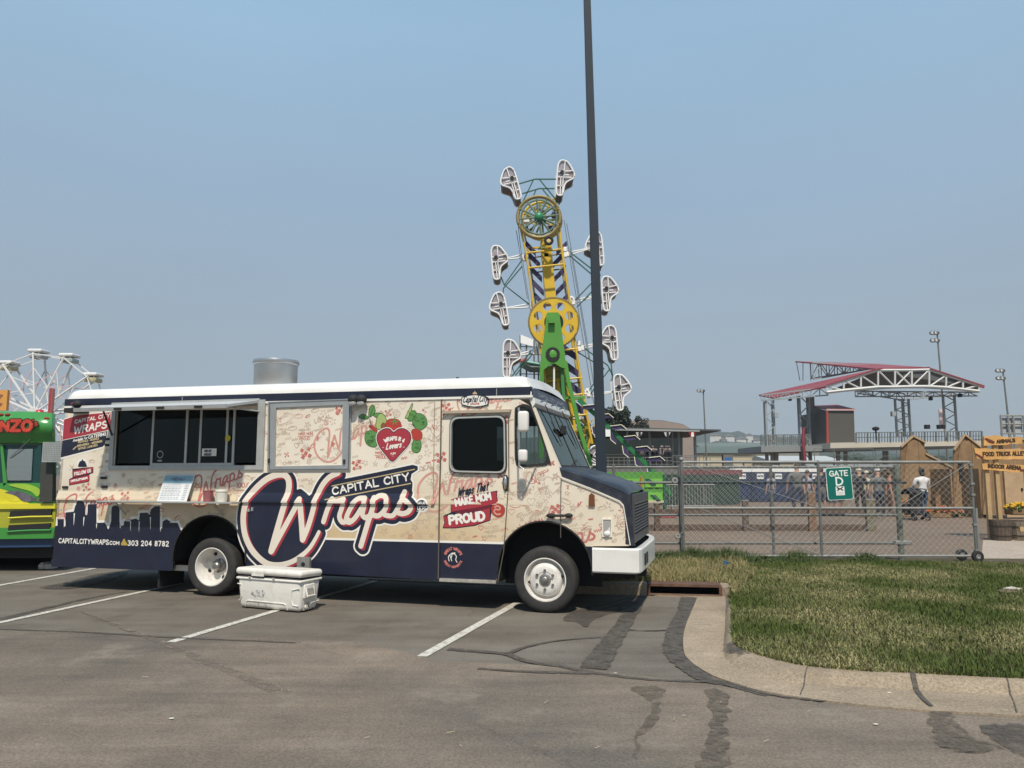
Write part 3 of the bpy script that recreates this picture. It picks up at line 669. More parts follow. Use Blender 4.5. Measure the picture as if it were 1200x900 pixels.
# ================================================================== FOOD TRUCK
fp = G(638, 719.3); rp = G(245, 699.6)
TRZ = math.atan2(fp.y-rp.y, fp.x-rp.x)
truck = thing('food_truck', 'cream and navy step van food truck covered in Capital City Wraps artwork', 'food truck', (fp.x, fp.y, 0), TRZ)
Minv = XF[truck].inverted(); RI = Minv.to_3x3(); OC = Minv @ Vector((0, 0, CAMH))
def T3(px, py, v=0.0):
    d = RI @ ray(px, py); t = (v-OC.y)/d.y; return OC + d*t
def T(px, py, v=0.0):
    p = T3(px, py, v); return (p.x, p.z)
def TT(pts): return [T(*p) for p in pts]
WD = 2.28
# side shape of the near wall
zst = lambda u: 2.735 + (u+7.49)*(-.030/7.08)         # underside of the navy stripe
zstt = lambda u: zst(u) + .095                        # its top
ztop = lambda u: zst(u)+.245
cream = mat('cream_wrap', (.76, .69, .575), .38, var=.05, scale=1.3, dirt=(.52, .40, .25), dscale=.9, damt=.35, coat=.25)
# lower wrap printed a deeper tan, with some shade under the window painted in
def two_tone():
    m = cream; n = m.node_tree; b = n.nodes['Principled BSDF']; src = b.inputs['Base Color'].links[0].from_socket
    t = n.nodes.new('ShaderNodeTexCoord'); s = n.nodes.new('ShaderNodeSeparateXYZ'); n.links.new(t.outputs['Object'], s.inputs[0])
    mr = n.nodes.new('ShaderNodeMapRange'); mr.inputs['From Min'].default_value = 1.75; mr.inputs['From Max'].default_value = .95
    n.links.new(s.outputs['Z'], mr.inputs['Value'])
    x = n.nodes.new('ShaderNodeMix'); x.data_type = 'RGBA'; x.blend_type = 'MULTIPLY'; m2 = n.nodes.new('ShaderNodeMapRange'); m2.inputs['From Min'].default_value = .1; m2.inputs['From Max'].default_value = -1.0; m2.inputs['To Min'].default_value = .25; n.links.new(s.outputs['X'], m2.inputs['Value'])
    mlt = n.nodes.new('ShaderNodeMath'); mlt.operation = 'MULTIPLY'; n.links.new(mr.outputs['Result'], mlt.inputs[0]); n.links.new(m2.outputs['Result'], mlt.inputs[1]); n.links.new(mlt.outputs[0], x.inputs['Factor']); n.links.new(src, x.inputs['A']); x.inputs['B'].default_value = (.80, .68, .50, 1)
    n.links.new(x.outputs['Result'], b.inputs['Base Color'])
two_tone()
navy = mat('navy_wrap', (.011, .014, .034), .4, var=.2, scale=3, coat=.12, dirt=(.035, .035, .045), dscale=2, damt=.3)
white = mat('white_paint', (.74, .73, .69), .35, var=.03, scale=2, coat=.3, dirt=(.5, .47, .4), dscale=2.5, damt=.3)
redv = mat('red_wrap', (.36, .035, .05), .4, var=.06)
offw = mat('offwhite_wrap', (.72, .65, .55), .4, var=.03)
whitev = mat('white_wrap', (.78, .76, .70), .4, var=.03)
alu = mat('brushed_aluminium', (.48, .49, .48), .45, .45, var=.1, scale=4)
alub = mat('grey_frame', (.42, .43, .42), .5, .3, var=.12, scale=5)
blk = mat('black_rubber', (.018, .018, .018), .75, var=.2, scale=12)
dark = mat('dark_interior', (.012, .013, .014), .8)
chrome = mat('chrome_metal', (.62, .62, .60), .22, .95, var=.08)
steel = mat('stainless_steel', (.50, .50, .49), .32, .9, var=.12, scale=2)
zb0, zb1 = 1.318, 1.415                                # rub rail band
ub1 = T(512, 590)[0]
def bead(u, z):
    if u > ub1: return 0.0
    s = min(1, (ub1-u)/.03)*min(1, (u+7.62)/.02) if u > -7.62 else 0
    if z <= zb0-.006 or z >= zb1+.03: return 0.0
    if z < zb0: return .034*s
    t = (z-zb0)/(zb1+.03-zb0); return s*.034*(1-t)**.8 if t > .45 else s*(.034-.004*t)*1.0 if t < .2 else s*.034*(1-t)**.55
def taper(u):  # the nose draws in slightly ahead of the wheel
    return 0 if u < .5 else .05*((u-.5)/.7)**2
def onside(layer):
    e = .0006*layer
    return lambda u, z: (u, taper(u)-bead(u, z)-e, z)
BR = [ub1] + [.42+.05*k_ for k_ in range(18)]
# openings
win1 = T(138, 481), T(302.4, 546.5)
hz = zf(590, 430, 900/140)
def roundpoly(pts, r, n=4):
    out = []; N = len(pts)
    for i in range(N):
        p = Vector(pts[i]); a = (Vector(pts[i-1])-p); b = (Vector(pts[(i+1) % N])-p); rr = min(r, a.length*.45, b.length*.45)
        A = p+a.normalized()*rr; B = p+b.normalized()*rr
        for k in range(n+1):
            t = k/n; out.append(tuple((A*(1-t)+p*t)*(1-t)+(p*(1-t)+B*t)*t))
    return out
doorwin = roundpoly(TT([(530.5, 491), (591, 489), (591.8, 552.7), (529.5, 551.3)]), .10)
qwin = smooth(TT(hz([(92, 350), (105, 312), (150, 292), (195, 302), (228, 350), (340, 690), (325, 722), (290, 735), (130, 742), (98, 700), (92, 600)])), 4, True)
wheelarch = lambda cu, r, zc=.52: [(cu+r*math.cos(a), zc+r*math.sin(a)) for a in [R(-8+196*k/24) for k in range(25)]]+[(cu-r, .1), (cu+r, .1)]
UR = -4.83
body = TT([(61.5, 655), (77.5, 476.5)]) + [(-.40, zst(-.40)), T(624, 477), T(655.5, 548), T(659, 556), T(692, 572), T(726, 587), T(731, 592), T(739.5, 640), (.60, .83), (.60, .55), (-.62, .40)] + TT([(583, 684), (515, 680), (300, 668)])
fld = Field(-7.75, 1.35, .2, 3.1, .02)
fld.poly(body)
for hole in ([(win1[0][0], win1[0][1]), (win1[1][0], T(302.4, 480)[1]), (win1[1][0], win1[1][1]), (win1[0][0], win1[1][1])], doorwin, qwin,
             wheelarch(0.0, .60), wheelarch(UR, .60)): fld.cut(hole)
v_, f_ = fld.mesh(0, onside(0), BR)
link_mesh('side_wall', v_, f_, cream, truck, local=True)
link_mesh('inner_lining', [(a, .035, c) for a, b, c in v_], f_, dark, truck, local=True)
# far wall with the cab windows
fld = Field(-7.75, 1.35, .2, 3.1, .03); fld.poly(body)
for hole in ([(-1.3, .95), (-.36, .95), (-.36, 1.86), (.10, 1.86), (-.19, 2.45), (-1.3, 2.45)], wheelarch(0, .6), wheelarch(UR, .6)): fld.cut(hole)
v_, f_ = fld.mesh(0, lambda u, z: (u, WD, z))
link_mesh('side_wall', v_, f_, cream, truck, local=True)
link_mesh('inner_lining', [(a, WD-.035, c) for a, b, c in v_], f_, dark, truck, local=True)
# rear wall, floor, bulkhead
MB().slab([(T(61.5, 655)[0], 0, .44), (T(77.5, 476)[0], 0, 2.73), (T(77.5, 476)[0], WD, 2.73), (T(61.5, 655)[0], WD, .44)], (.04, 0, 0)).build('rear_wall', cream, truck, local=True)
MB().box(-7.5, .5, .535, WD-.535, .62, .68).build('floor', dark, truck, local=True)
MB().box(-1.62, -1.58, .04, WD-.04, .68, 2.7).build('bulkhead', dark, truck, local=True)
MB().box(-7.45, -1.62, WD-.5, WD-.45, .9, 2.6).build('galley_wall', mat('galley_dark', (.018, .022, .024), .5), truck, local=True)
# faint equipment in the galley
gal = thing('dummy', None, None)if False else None
MB().box(-6.2, -5.2, 1.2, 1.7, 1.45, 1.9).box(-4.9, -4.3, 1.3, 1.7, 1.5, 2.1).build('kitchen_equipment', mat('galley_steel', (.10, .11, .11), .5, .5), truck, local=True)
# roof cap
def roofcap():
    mb = MB(); NU = 60; NV = 28; vs = []
    u0, u1 = -7.53, -.16
    for i in range(NU+1):
        t = i/NU; u = u0+(u1-u0)*(t+.35*math.sin(2*math.pi*t)*-.16)
        for j in range(NV+1):
            s = j/NV; v = WD*(.5-.5*math.cos(math.pi*s))*1.0
            dv = min(v, WD-v); du1 = u1-u; du0 = u-u0
            def rr(d, r): return 0 if d >= r else r-math.sqrt(max(0, r*r-(r-d)**2))
            z = zstt(u)+.0 + .16+.05*math.sin(math.pi*v/WD) - rr(dv, .15) - rr(du0, .14) - rr(du1, .16)*1.0
            vs.append((u, v, z))
    fs = [(i*(NV+1)+j, (i+1)*(NV+1)+j, (i+1)*(NV+1)+j+1, i*(NV+1)+j+1) for i in range(NU) for j in range(NV)]
    mb.add(vs, fs); return mb
rc = roofcap().build('roof', white, truck, local=True, smooth=True, fix=True)
try:
    for p_ in rc.data.polygons: p_.use_smooth = True
except Exception: pass
MB().box(-7.52, -.18, .002, WD-.002, 2.66, 2.79).build('roof_frame', white, truck, local=True)
# navy stripe below the roof, white trim under it
def band(z0f, z1f, u0, u1, y, m, nm):
    mb = MB(); mb.slab([(u0, y, z0f(u0)), (u1, y, z0f(u1)), (u1, y, z1f(u1)), (u0, y, z1f(u0))], (0, .02-y, 0)); return mb.build(nm, m, truck, local=True)
band(zst, lambda u: zstt(u)+.012, -7.52, -.17, -.012, navy, 'roof_stripe')
band(lambda u: zst(u)-.03, zst, -7.51, -.14, -.016, whitev, 'roof_trim')
for u in (-.62, -5.4): MB().box(u, u+.008, -.0155, -.012, zst(u)+.003, zstt(u)).build('stripe_seam', alub, truck, local=True)

# ---------------- the printed wrap
def decal(name, m, layer, strokes=(), polys=(), grow=0.0, res=.008, clip=None, level=0.0, field=None, cutp=(), brk=True):
    allp = [p for st, r in strokes for p in st] + [p for pl in polys for p in pl]
    if field is None:
        mg = .03 + grow + max([0]+[max(r) if isinstance(r, (list, tuple)) else r for st, r in strokes])
        f = Field(min(p[0] for p in allp)-mg, max(p[0] for p in allp)+mg, min(p[1] for p in allp)-mg, max(p[1] for p in allp)+mg, res)
        for st, r in strokes: f.stroke(st, r, grow+.01)
        for pl in polys: f.poly(pl, grow+.01)
    else: f = field
    if clip: f.clip(clip)
    for c in cutp: f.cut(c)
    v, fc = f.mesh(grow, onside(layer), BR, )
    if not fc: return None
    o = link_mesh(name, v, fc, m, truck, local=True)
    return o
bodyholes = [wheelarch(0, .6), wheelarch(UR, .6)]
# navy skirt with its cream line, city skyline on the left
sky_pts = zf(60, 570, 900/140)([(-20, 300), (10, 300), (48, 296), (48, 246), (98, 246), (98, 300), (108, 300), (108, 196), (170, 190), (180, 150), (200, 112), (225, 105), (245, 118), (255, 140), (258, 215), (275, 215), (275, 135), (342, 132), (342, 275), (400, 272), (415, 290), (430, 325), (440, 300), (452, 262), (455, 160), (470, 145), (505, 142), (515, 160), (515, 270), (530, 300), (548, 290), (548, 262), (592, 262), (600, 250), (640, 242), (662, 256), (668, 200), (725, 197), (745, 215), (750, 175), (780, 150), (820, 148), (820, 300), (835, 320), (840, 262), (870, 248), (895, 262)]) + zf(180, 590, 900/140)([(125, 145), (180, 145), (195, 180), (215, 215), (245, 240)])
sky_u = TT(sky_pts)
skirt_l = sky_u + TT([(232, 640), (232, 670), (60, 664)])
gaps = [zf(60, 570, 900/140)(g) for g in ([(96, 230), (104, 230), (96, 342)], [(170, 200), (180, 200), (168, 320)], [(243, 230), (252, 230), (240, 326)], [(338, 280), (346, 280), (342, 334)], [(516, 280), (524, 280), (520, 330)], [(594, 260), (602, 260), (598, 345)], [(660, 262), (668, 262), (660, 355)], [(744, 230), (752, 230), (748, 355)], [(820, 300), (828, 300), (822, 352)])]
f = Field(-7.8, -4.9, .3, 2.0, .007); f.poly(skirt_l, .05)
f.clip([(-7.75, .3), (-7.45, 2.0), (-4.0, 2.0), (-4.0, .3)])
for h_ in bodyholes: f.cut(h_)
lft = TT([(61.5, 655), (77.5, 476)])
edgecut = [(-7.9, .2), (lft[0][0], lft[0][1]), (lft[1][0], lft[1][1]), (-7.9, 3.0)]
f.cut(edgecut)
ff = Field(-7.8, -4.9, .3, 2.0, .007); ff.poly(skirt_l, .05); ff.F -= .036
ff.clip([(-7.8, .455), (-4.85, .41), (-4.85, 2.0), (-7.8, 2.0)])
for h_ in bodyholes+[edgecut]: ff.cut(h_)
decal('skyline_outline', whitev, 1, field=ff)
for g in gaps:
    f.cut(TT(g))
decal('skirt_print', navy, 2, field=f)
sk = TT([(262, 629.5), (400, 632), (516, 636), (516, 679), (262, 668)])
zline = [(-4.6, T(262, 629)[1]), (T(510, 634.5)[0], T(510, 634.5)[1])]
f = Field(-4.75, .7, .25, 1.0, .008)
zsk = lambda u: T(262, 629.5)[1] + (u-T(262, 629.5)[0])*(T(597, 638)[1]-T(262, 629.5)[1])/(T(597, 638)[0]-T(262, 629.5)[0])
f.poly([(-4.72, zsk(-4.72)), (.6, zsk(.6)), (.6, .3), (-4.72, .3)], .05)
low = [(T(300, 668)[0], T(300, 668)[1]), T(515, 680), T(583, 684), (-.62, .40)]
f.cut([(-4.9, .45), (T(262, 667)[0], T(262, 667)[1]), *low, (.9, .5), (.9, .1), (-4.9, .1)])
for h_ in bodyholes: f.cut(h_)
fl = Field(-4.75, .0, .6, 1.0, .008); fl.poly([(-4.72, zsk(-4.72)-.02), (-.2, zsk(-.2)-.02), (-.2, zsk(-.2)+.028), (-4.72, zsk(-4.72)+.028)], .02)
for h_ in bodyholes: fl.cut(h_)
decal('skirt_line', whitev, 1, field=fl)
decal('skirt_print', navy, 2, field=f)
decal('web_address', whitev, 4, [(s, .0072) for s in textstrokes('CAPITALCITYWRAPS', T(69, 636), T(127, 638), .064, track=.3)] + [(s, .0062) for s in textstrokes('.COM', T(127.5, 638), T(139.5, 638.5), .048, track=.3)] + [(s, .0072) for s in textstrokes('303 204 8782', T(150, 639), T(197.5, 640), .066, track=.34)], res=.005)
decal('dome_print', mat('gold_print', (.42, .30, .06), .45), 4, [], [TT([(142, 639), (149, 639.2), (149, 636), (147.5, 635), (147, 633), (145.5, 631), (144, 633), (143.5, 635), (142, 636)])], res=.004)

# ------- the big lettering
E6 = zf(270, 540, 900/140); E7 = zf(400, 560, 900/140); E2 = zf(300, 430, 900/220*.8148)
E2 = zf(300, 430, 733/220)
px2m = .0112
swash = TT(E6([(668, 535), (640, 590), (595, 660), (535, 715), (460, 762), (370, 785), (280, 775), (205, 720), (150, 650), (112, 560), (98, 460), (104, 370), (130, 290), (190, 210), (270, 140), (345, 107), (405, 105), (437, 140), (442, 200), (428, 265), (410, 320), (375, 440), (335, 580), (308, 680)]))
wmid = TT(E6([(312, 680), (360, 590), (420, 480), (480, 370), (523, 290)])); wdn = TT(E6([(525, 290), (530, 380), (538, 480), (545, 592)])); wup = TT(E6([(547, 592), (585, 500), (618, 390), (645, 290), (690, 190), (745, 125), (812, 92)]))
rr_ = .040
Wst = [(smooth(swash, 4), [.030]*12 + [.036]*60 + [.045]*30), (wmid, .038), (wdn, .042), (smooth(wup, 4), .038)]
s0 = Wst[0][0]; Wst[0] = (s0, [.024+.02*min(1, i/30) if i < 60 else .044 for i in range(len(s0))])
rapstr = []
def S7(pts, r): rapstr.append((smooth(TT(E7(pts)), 4), r))
def S2(pts, r): rapstr.append((smooth(TT(E2(pts)), 4), r))
S2([(264, 604), (280, 555), (300, 515)], .035); S2([(300, 520), (318, 524), (345, 516)], .034); S2([(345, 518), (334, 555), (326, 585), (338, 606), (362, 598)], .034)
S7([(182, 152), (130, 158), (85, 205), (50, 268), (38, 315), (62, 335), (105, 300), (160, 215)], .034); S7([(182, 158), (172, 215), (160, 275), (185, 300), (225, 275)], .034)
S7([(250, 150), (235, 230), (200, 340), (170, 440), (148, 512)], .037); S7([(240, 170), (290, 134), (335, 142), (345, 190), (325, 245), (280, 285), (240, 280)], .034)
S7([(330, 280), (385, 285), (420, 240), (460, 165), (478, 105)], .032); S7([(478, 105), (462, 150), (500, 180), (525, 215), (505, 255), (460, 270), (430, 262)], .034)
main = Wst + rapstr
ctext = textstrokes('CAPITAL CITY', T(390.5, 579.5), T(479.5, 562.5), .092)
bann = TT(E2([(288, 452), (322, 430), (330, 440), (470, 412), (612, 382), (632, 388), (632, 402), (608, 418), (604, 440), (612, 452), (610, 478), (600, 520), (440, 540), (262, 552)]))
circle_fill = TT(E6([(668, 535), (640, 590), (595, 660), (535, 715), (460, 762), (370, 785), (280, 775), (205, 720), (150, 650), (112, 560), (98, 460), (104, 370), (130, 290), (190, 210), (270, 140), (345, 107), (405, 105), (440, 140), (470, 260), (525, 240), (600, 300), (700, 200), (740, 330), (720, 420)]))
ucrc = (T(495, 592), .125)
RES = .007
f = Field(-4.75, -1.2, .25, 2.0, RES)
for st, r in main: f.stroke(st, r, .11)
d = Vector((.028, -.022))
for st, r in main: f.stroke([(p[0]+d.x, p[1]+d.y) for p in st], r, .11)
base = f.F.copy()
# navy field = grown letters + filled ring + banner + round badge
f.poly(circle_fill, .12); keep = f.F.copy()
g = Field(-4.75, -1.2, .25, 2.0, RES); g.poly(bann, .12); g.stroke([ucrc[0]], ucrc[1]-.055, .12)
nav = np.minimum(keep-.052, g.F); 
f.F = np.minimum(nav, g.F)
clipb = [(-4.9, .42), (-4.9, 1.9), (-3.95, 1.9), (-1.0, 2.1), (-1.0, .42)]
clipb = [(-4.9, .40), (-4.9, T(300, 554)[1]), (T(411.5, 554)[0], T(411, 554)[1]), (T(411.5, 548)[0], T(411, 540)[1]), (-1.0, 2.2), (-1.0, .3)]
f.clip(clipb); nv = f.F.copy()
for nm, m_, lay, lev in (('lettering_edge', whitev, 4, .022), ('lettering_ground', navy, 5, 0.0)):
    f.F = nv.copy() - lev; f.clip(clipb)
    v, fc = f.mesh(0, onside(lay), BR); link_mesh(nm, v, fc, m_, truck, local=True)
h = Field(-4.75, -1.2, .25, 2.0, RES)
for st, r in main:
    for q in (0, .5, 1): h.stroke([(p[0]+d.x*q, p[1]+d.y*q) for p in st], r, .03)
h.clip(clipb); v, fc = h.mesh(0, onside(6), BR); link_mesh('lettering_shadow', v, fc, redv, truck, local=True)
h = Field(-4.75, -1.2, .25, 2.0, RES)
for st, r in main: h.stroke(st, r, .03)
h.clip(clipb); v, fc = h.mesh(0, onside(7), BR); link_mesh('lettering', v, fc, offw, truck, local=True)
decal('city_lettering', whitev, 7, [(s, .0105) for s in ctext], res=.005)
gold = mat('gold_rule', (.5, .40, .22), .45)
decal('gold_rule', gold, 7, [([T(389, 569.5), T(486, 550)], .007)]); decal('gold_rule', gold, 7, [([T(382, 585.5), T(481.5, 566.5)], .007)])
for st__ in ([(s, .005) for s in textstrokes('UCRC', T(489.5, 597.5), T(500.5, 597.5), .05)], [(s, .0035) for s in textstrokes('GRUB', T(490.5, 590.5), T(499.5, 590.5), .03)], [([T(488.5, 599), T(501, 599)], .003)]): decal('badge_text', whitev, 7, st__, res=.004)

# ------- background doodles
pink = mat('pink_print', (.60, .30, .25), .45, var=.08); brn = mat('brown_print', (.49, .385, .29), .5); redp = mat('faded_red_print', (.50, .16, .13), .45)
def wraps(c0, c1, scale_r):
    """small copies of the script word, mapped from the big one"""
    out = []
    a = Vector(TT(E6([(98, 460)]))[0]); b = Vector(TT(E7([(530, 215)]))[0])
    k = (Vector(c1)-Vector(c0)).length/(b-a).length
    rot = math.atan2(c1[1]-c0[1], c1[0]-c0[0]) - math.atan2(b.y-a.y, b.x-a.x)
    ca, sa = math.cos(rot), math.sin(rot)
    for st, r in main:
        q = []
        for p in st[::2] if len(st) > 6 else st:
            dx, dy = p[0]-a.x, p[1]-a.y; q.append((c0[0]+k*(dx*ca-dy*sa), c0[1]+k*(dx*sa+dy*ca)))
        out.append((q, .036*k*scale_r))
    return out
CW, CH_ = T(411, 500)[0], 0
hatch = TT([(324, 479), (401, 474.5), (401, 544), (323, 546)])
# prints: (object name, material, strokes, clip)
P = []
P.append((pink, wraps(T(369, 527), T(440, 500), 1.05), None))
P.append((pink, wraps(T(490, 580), T(577, 563), 1.1), None))
P.append((redp, wraps(T(617, 562), T(643, 551), .8), None))
P.append((redp, wraps(T(221, 580), T(284, 556), 1.0), None))
P.append((redp, wraps(T(75, 600), T(136, 586), 1.0), None))
P.append((redp, wraps(T(600, 652), T(697, 628), .95), None))
P.append((pink, wraps(T(536, 472), T(600, 467), 1.0), None))
P.append((brn, wraps(T(323, 548), T(348, 541), .5), None))
def tx(s, a, b, hpx, r, m, shear=0):
    h_ = T(a[0], a[1]-hpx)[1]-T(a[0], a[1])[1]; P.append((m, [(q, r) for q in textstrokes(s, T(*a), T(*b), h_, shear=shear)], None))
tx('LOCAL', (369.5, 496), (388.5, 489.5), 4.6, .0065, brn); tx('LOCAL', (489, 553), (508, 548), 5, .006, brn); tx('LOCAL', (617.5, 618), (639, 612.5), 5.5, .008, redp)
tx('100%', (608, 473.5), (625, 473.5), 5, .005, redp); tx('100%', (277, 571.5), (291, 571), 5.5, .006, redp); tx('QUALITY', (270, 578.5), (288, 577.5), 3.6, .004, brn)
tx('CAPITAL CITY', (531, 563), (560, 557), 2.6, .004, brn); tx('CAPITAL CITY', (659, 628), (693, 623), 3.6, .0045, brn); tx('CAPITAL CITY', (414, 502), (436, 497), 2.6, .004, brn)
tx('FAMILY', (522, 617), (533, 624), 3.2, .004, brn)
for (x, y) in ((324, 500), (566, 620), (250, 594)):
    tx('TASTY', (x, y), (x+12, y-.4), 2.8, .003, brn, .3); tx('FRESH', (x+1.5, y+5), (x+13, y+4.6), 2.8, .003, brn, .3); tx('FLAVORFUL', (x-2, y+10), (x+16, y+9.6), 2.8, .003, brn, .3)
for (x, y) in ((350, 510), (600, 628), (440, 532), (66, 604)):
    tx('WRAPS THAT', (x, y-5), (x+14, y-5.4), 2.2, .003, brn); tx('MAKE MOM', (x, y), (x+16, y-.6), 2.8, .0035, redp); tx('PROUD', (x+1, y+6), (x+13, y+5.4), 3.2, .0035, redp)
    P.append((redp, [([T(x-1, y+1.6), T(x+17, y+.9)], .004)], None))
for (a, b) in (((531, 558.5), (564, 551)), ((529, 566), (563, 559.5)), ((658, 622), (694, 616.5)), ((658, 631), (694, 626)), ((413, 498), (437, 493)), ((413, 504), (437, 499.5))): P.append((brn, [([T(*a), T(*b)], .003)], None))
P.append((redp, [([T(273, 572.5), T(275, 575), T(291, 574.5), T(292, 571.5)], .008)], None))
def squares(px, py, s=1.0, m=redp):
    pol = []
    for i, j in ((0, 0), (1, 1), (-1, 1), (1, -1), (-1, -1)):
        c = Vector(T(px+(i+.15*j)*3.4*s, py+(j-.2*i)*3.4*s)); e = .026*s; a = R(20)
        pol.append([(c.x+e*math.cos(a+k*math.pi/2)*1.2, c.y+e*math.sin(a+k*math.pi/2)*1.2) for k in range(4)])
    return (m, None, pol)
SQ = [squares(px, py, s) for px, py, s in ((398, 481, .9), (358.5, 531, 1.15), (418, 545, 1.0), (517, 536, 1.05), (523, 478, .95), (147.5, 581, .95), (101, 571, .9), (651, 597, 1.0), (591, 492, .9), (586, 557, .6), (455, 484, .7), (336, 533, .5), (540, 489.5, .6), (647, 543, .5))]
# line-art doodles
rd = random.Random(11)
def doodle(px, py, s, kind, m):
    c = Vector(T(px, py)); out = []
    a0 = rd.uniform(0, 6.28)
    def ring(r, n=14, wob=.12, cx=0, cy=0): 
        ph = rd.uniform(0, 6)
        q = [(c.x+cx+r*(1+wob*math.sin(3*k/n*6.283+ph))*math.cos(k/n*6.283), c.y+cy+r*(1+wob*math.cos(2*k/n*6.283+ph))*math.sin(k/n*6.283)) for k in range(n)]
        return q+[q[0]]
    if kind == 0: out += [ring(s), ring(s*.62), ring(s*.25, 8)]
    elif kind == 1:
        for k in range(5): 
            a = a0+k*1.256; out.append([(c.x+s*.3*math.cos(a), c.y+s*.3*math.sin(a)), (c.x+s*math.cos(a+.2), c.y+s*math.sin(a+.2)), (c.x+s*.5*math.cos(a+.6), c.y+s*.5*math.sin(a+.6))])
    elif kind == 2:
        q = []
        for k in range(16): q.append((c.x+s*(k/8-1), c.y+s*.35*math.sin(k*1.5+a0)+s*.2*(k/8-1)))
        out.append(q)
    elif kind == 3:
        ca, sa = math.cos(a0*.2-.5), math.sin(a0*.2-.5); el = [(1.2*s*math.cos(t/14*6.283), .5*s*math.sin(t/14*6.283)) for t in range(15)]
        out.append([(c.x+x*ca-y*sa, c.y+x*sa+y*ca) for x, y in el]); out.append([(c.x+x*ca*.6-y*sa*.6, c.y+x*sa*.6+y*ca*.6) for x, y in el[2:9]])
    elif kind == 4:
        out.append([(c.x+s*math.cos(a0+k*2.513), c.y+s*math.sin(a0+k*2.513)) for k in range(6)])
    elif kind == 5:
        hpts = [(0, -.9), (-.8, -.1), (-.9, .45), (-.5, .8), (-.1, .6), (0, .35), (.1, .6), (.5, .8), (.9, .45), (.8, -.1), (0, -.9)]
        out.append([(c.x+s*x, c.y+s*y) for x, y in hpts])
    else:
        for k in range(4): out.append([(c.x+s*rd.uniform(-1, 1), c.y+s*rd.uniform(-1, 1)), (c.x+s*rd.uniform(-1, 1), c.y+s*rd.uniform(-1, 1)), (c.x+s*rd.uniform(-1, 1), c.y+s*rd.uniform(-1, 1))])
    return (m, [(q, .0028 if rd.random() < .7 else .0038) for q in out], None)
spots = []
rg = random.Random(5)
areas = [(80, 128, 540, 590), (128, 300, 556, 584), (80, 300, 592, 612), (215, 285, 604, 626), (322, 402, 478, 545), (413, 512, 468, 550), (430, 515, 597, 630), (330, 365, 556, 580), (518, 596, 555, 632), (598, 655, 553, 622), (658, 735, 565, 634), (518, 600, 466, 490), (598, 602, 480, 550), (500, 516, 470, 600), (308, 314, 474, 550), (105, 135, 500, 545)]
for x0, x1, y0, y1 in areas:
    A = (x1-x0)*(y1-y0); n = int(A/105)+1
    for k in range(n):
        for tr in range(12):
            x, y = rg.uniform(x0, x1), rg.uniform(y0, y1)
            if all(abs(x-a)+abs(y-b) > 8.0 for a, b in spots): break
        else: continue
        spots.append((x, y)); P.append(doodle(x, y, rg.uniform(.028, .06), rg.choice([0, 1, 2, 2, 3, 4, 5, 6, 6, 2]), brn if rg.random() < .8 else redp))
for x, y, s in ((633, 583, .11), (628, 605, .07)): P.append(doodle(x, y, s*.7, 0, brn))
P.append(doodle(648, 568, .13, 5, brn)); P.append(doodle(512, 505, .1, 5, brn)); P.append(doodle(172, 570, .075, 0, brn)); P.append(doodle(334, 491, .11, 3, brn)); P.append(doodle(730, 613, .08, 0, redp))
for c_, r_ in ((T(629, 589), .16),):
    P.append((brn, [(q, .004) for q in arctext('GREAT WRAPS', c_, r_, 160, 20, .045)], None)); P.append((brn, [(q, .004) for q in arctext('GREAT MOMENTS', c_, r_, 200, 340, .045, inward=True)], None))
# clip zones: not on windows, frames; wheel arches
winframe = TT([(133, 471), (311, 464), (311, 551), (133, 551)])
hfr_o = TT([(314, 470.5), (412, 467), (411, 551.5), (313.5, 552)])
for m_ in (brn, pink, redp):
    f = Field(-7.6, 1.15, .8, 2.72, .0062)
    for mm_, st, pol in P:
        if mm_ is m_ and st:
            for q, r in st: f.stroke(q, r, .006)
    for mm_, st, pol in SQ:
        if mm_ is m_:
            for q in pol: f.poly(q, .006)
    bb = [T(63, 650), T(78.2, 477), (-.40, zst(-.4)-.03), T(622, 478), T(653, 548), T(658, 560), T(725, 589), T(730, 593), T(737, 638), (.56, .84), (-7.6, .86)]
    f.clip(bb)
    for hh in (winframe, doorwin, qwin, *bodyholes, skirt_l): f.cut(hh)
    hf = [(-4.75, .3), (-4.75, zsk(-4.75)+.03), (-.1, zsk(-.1)+.03), (-.1, .3)]; f.cut(hf)
    inner = hatch
    # leave the hatch frame bare
    fr = Field(-7.6, 1.15, .8, 2.72, .0062); fr.poly(hfr_o, .02); frH = Field(-7.6, 1.15, .8, 2.72, .0062); frH.poly(hatch, .02)
    ring = np.maximum(fr.F, -frH.F); f.F = np.maximum(f.F, -ring)
    v, fc = f.mesh(0, onside(3 if m_ is brn else (1 if m_ is pink else 2)), BR)
    link_mesh('wrap_doodles', v, fc, m_, truck, local=True)

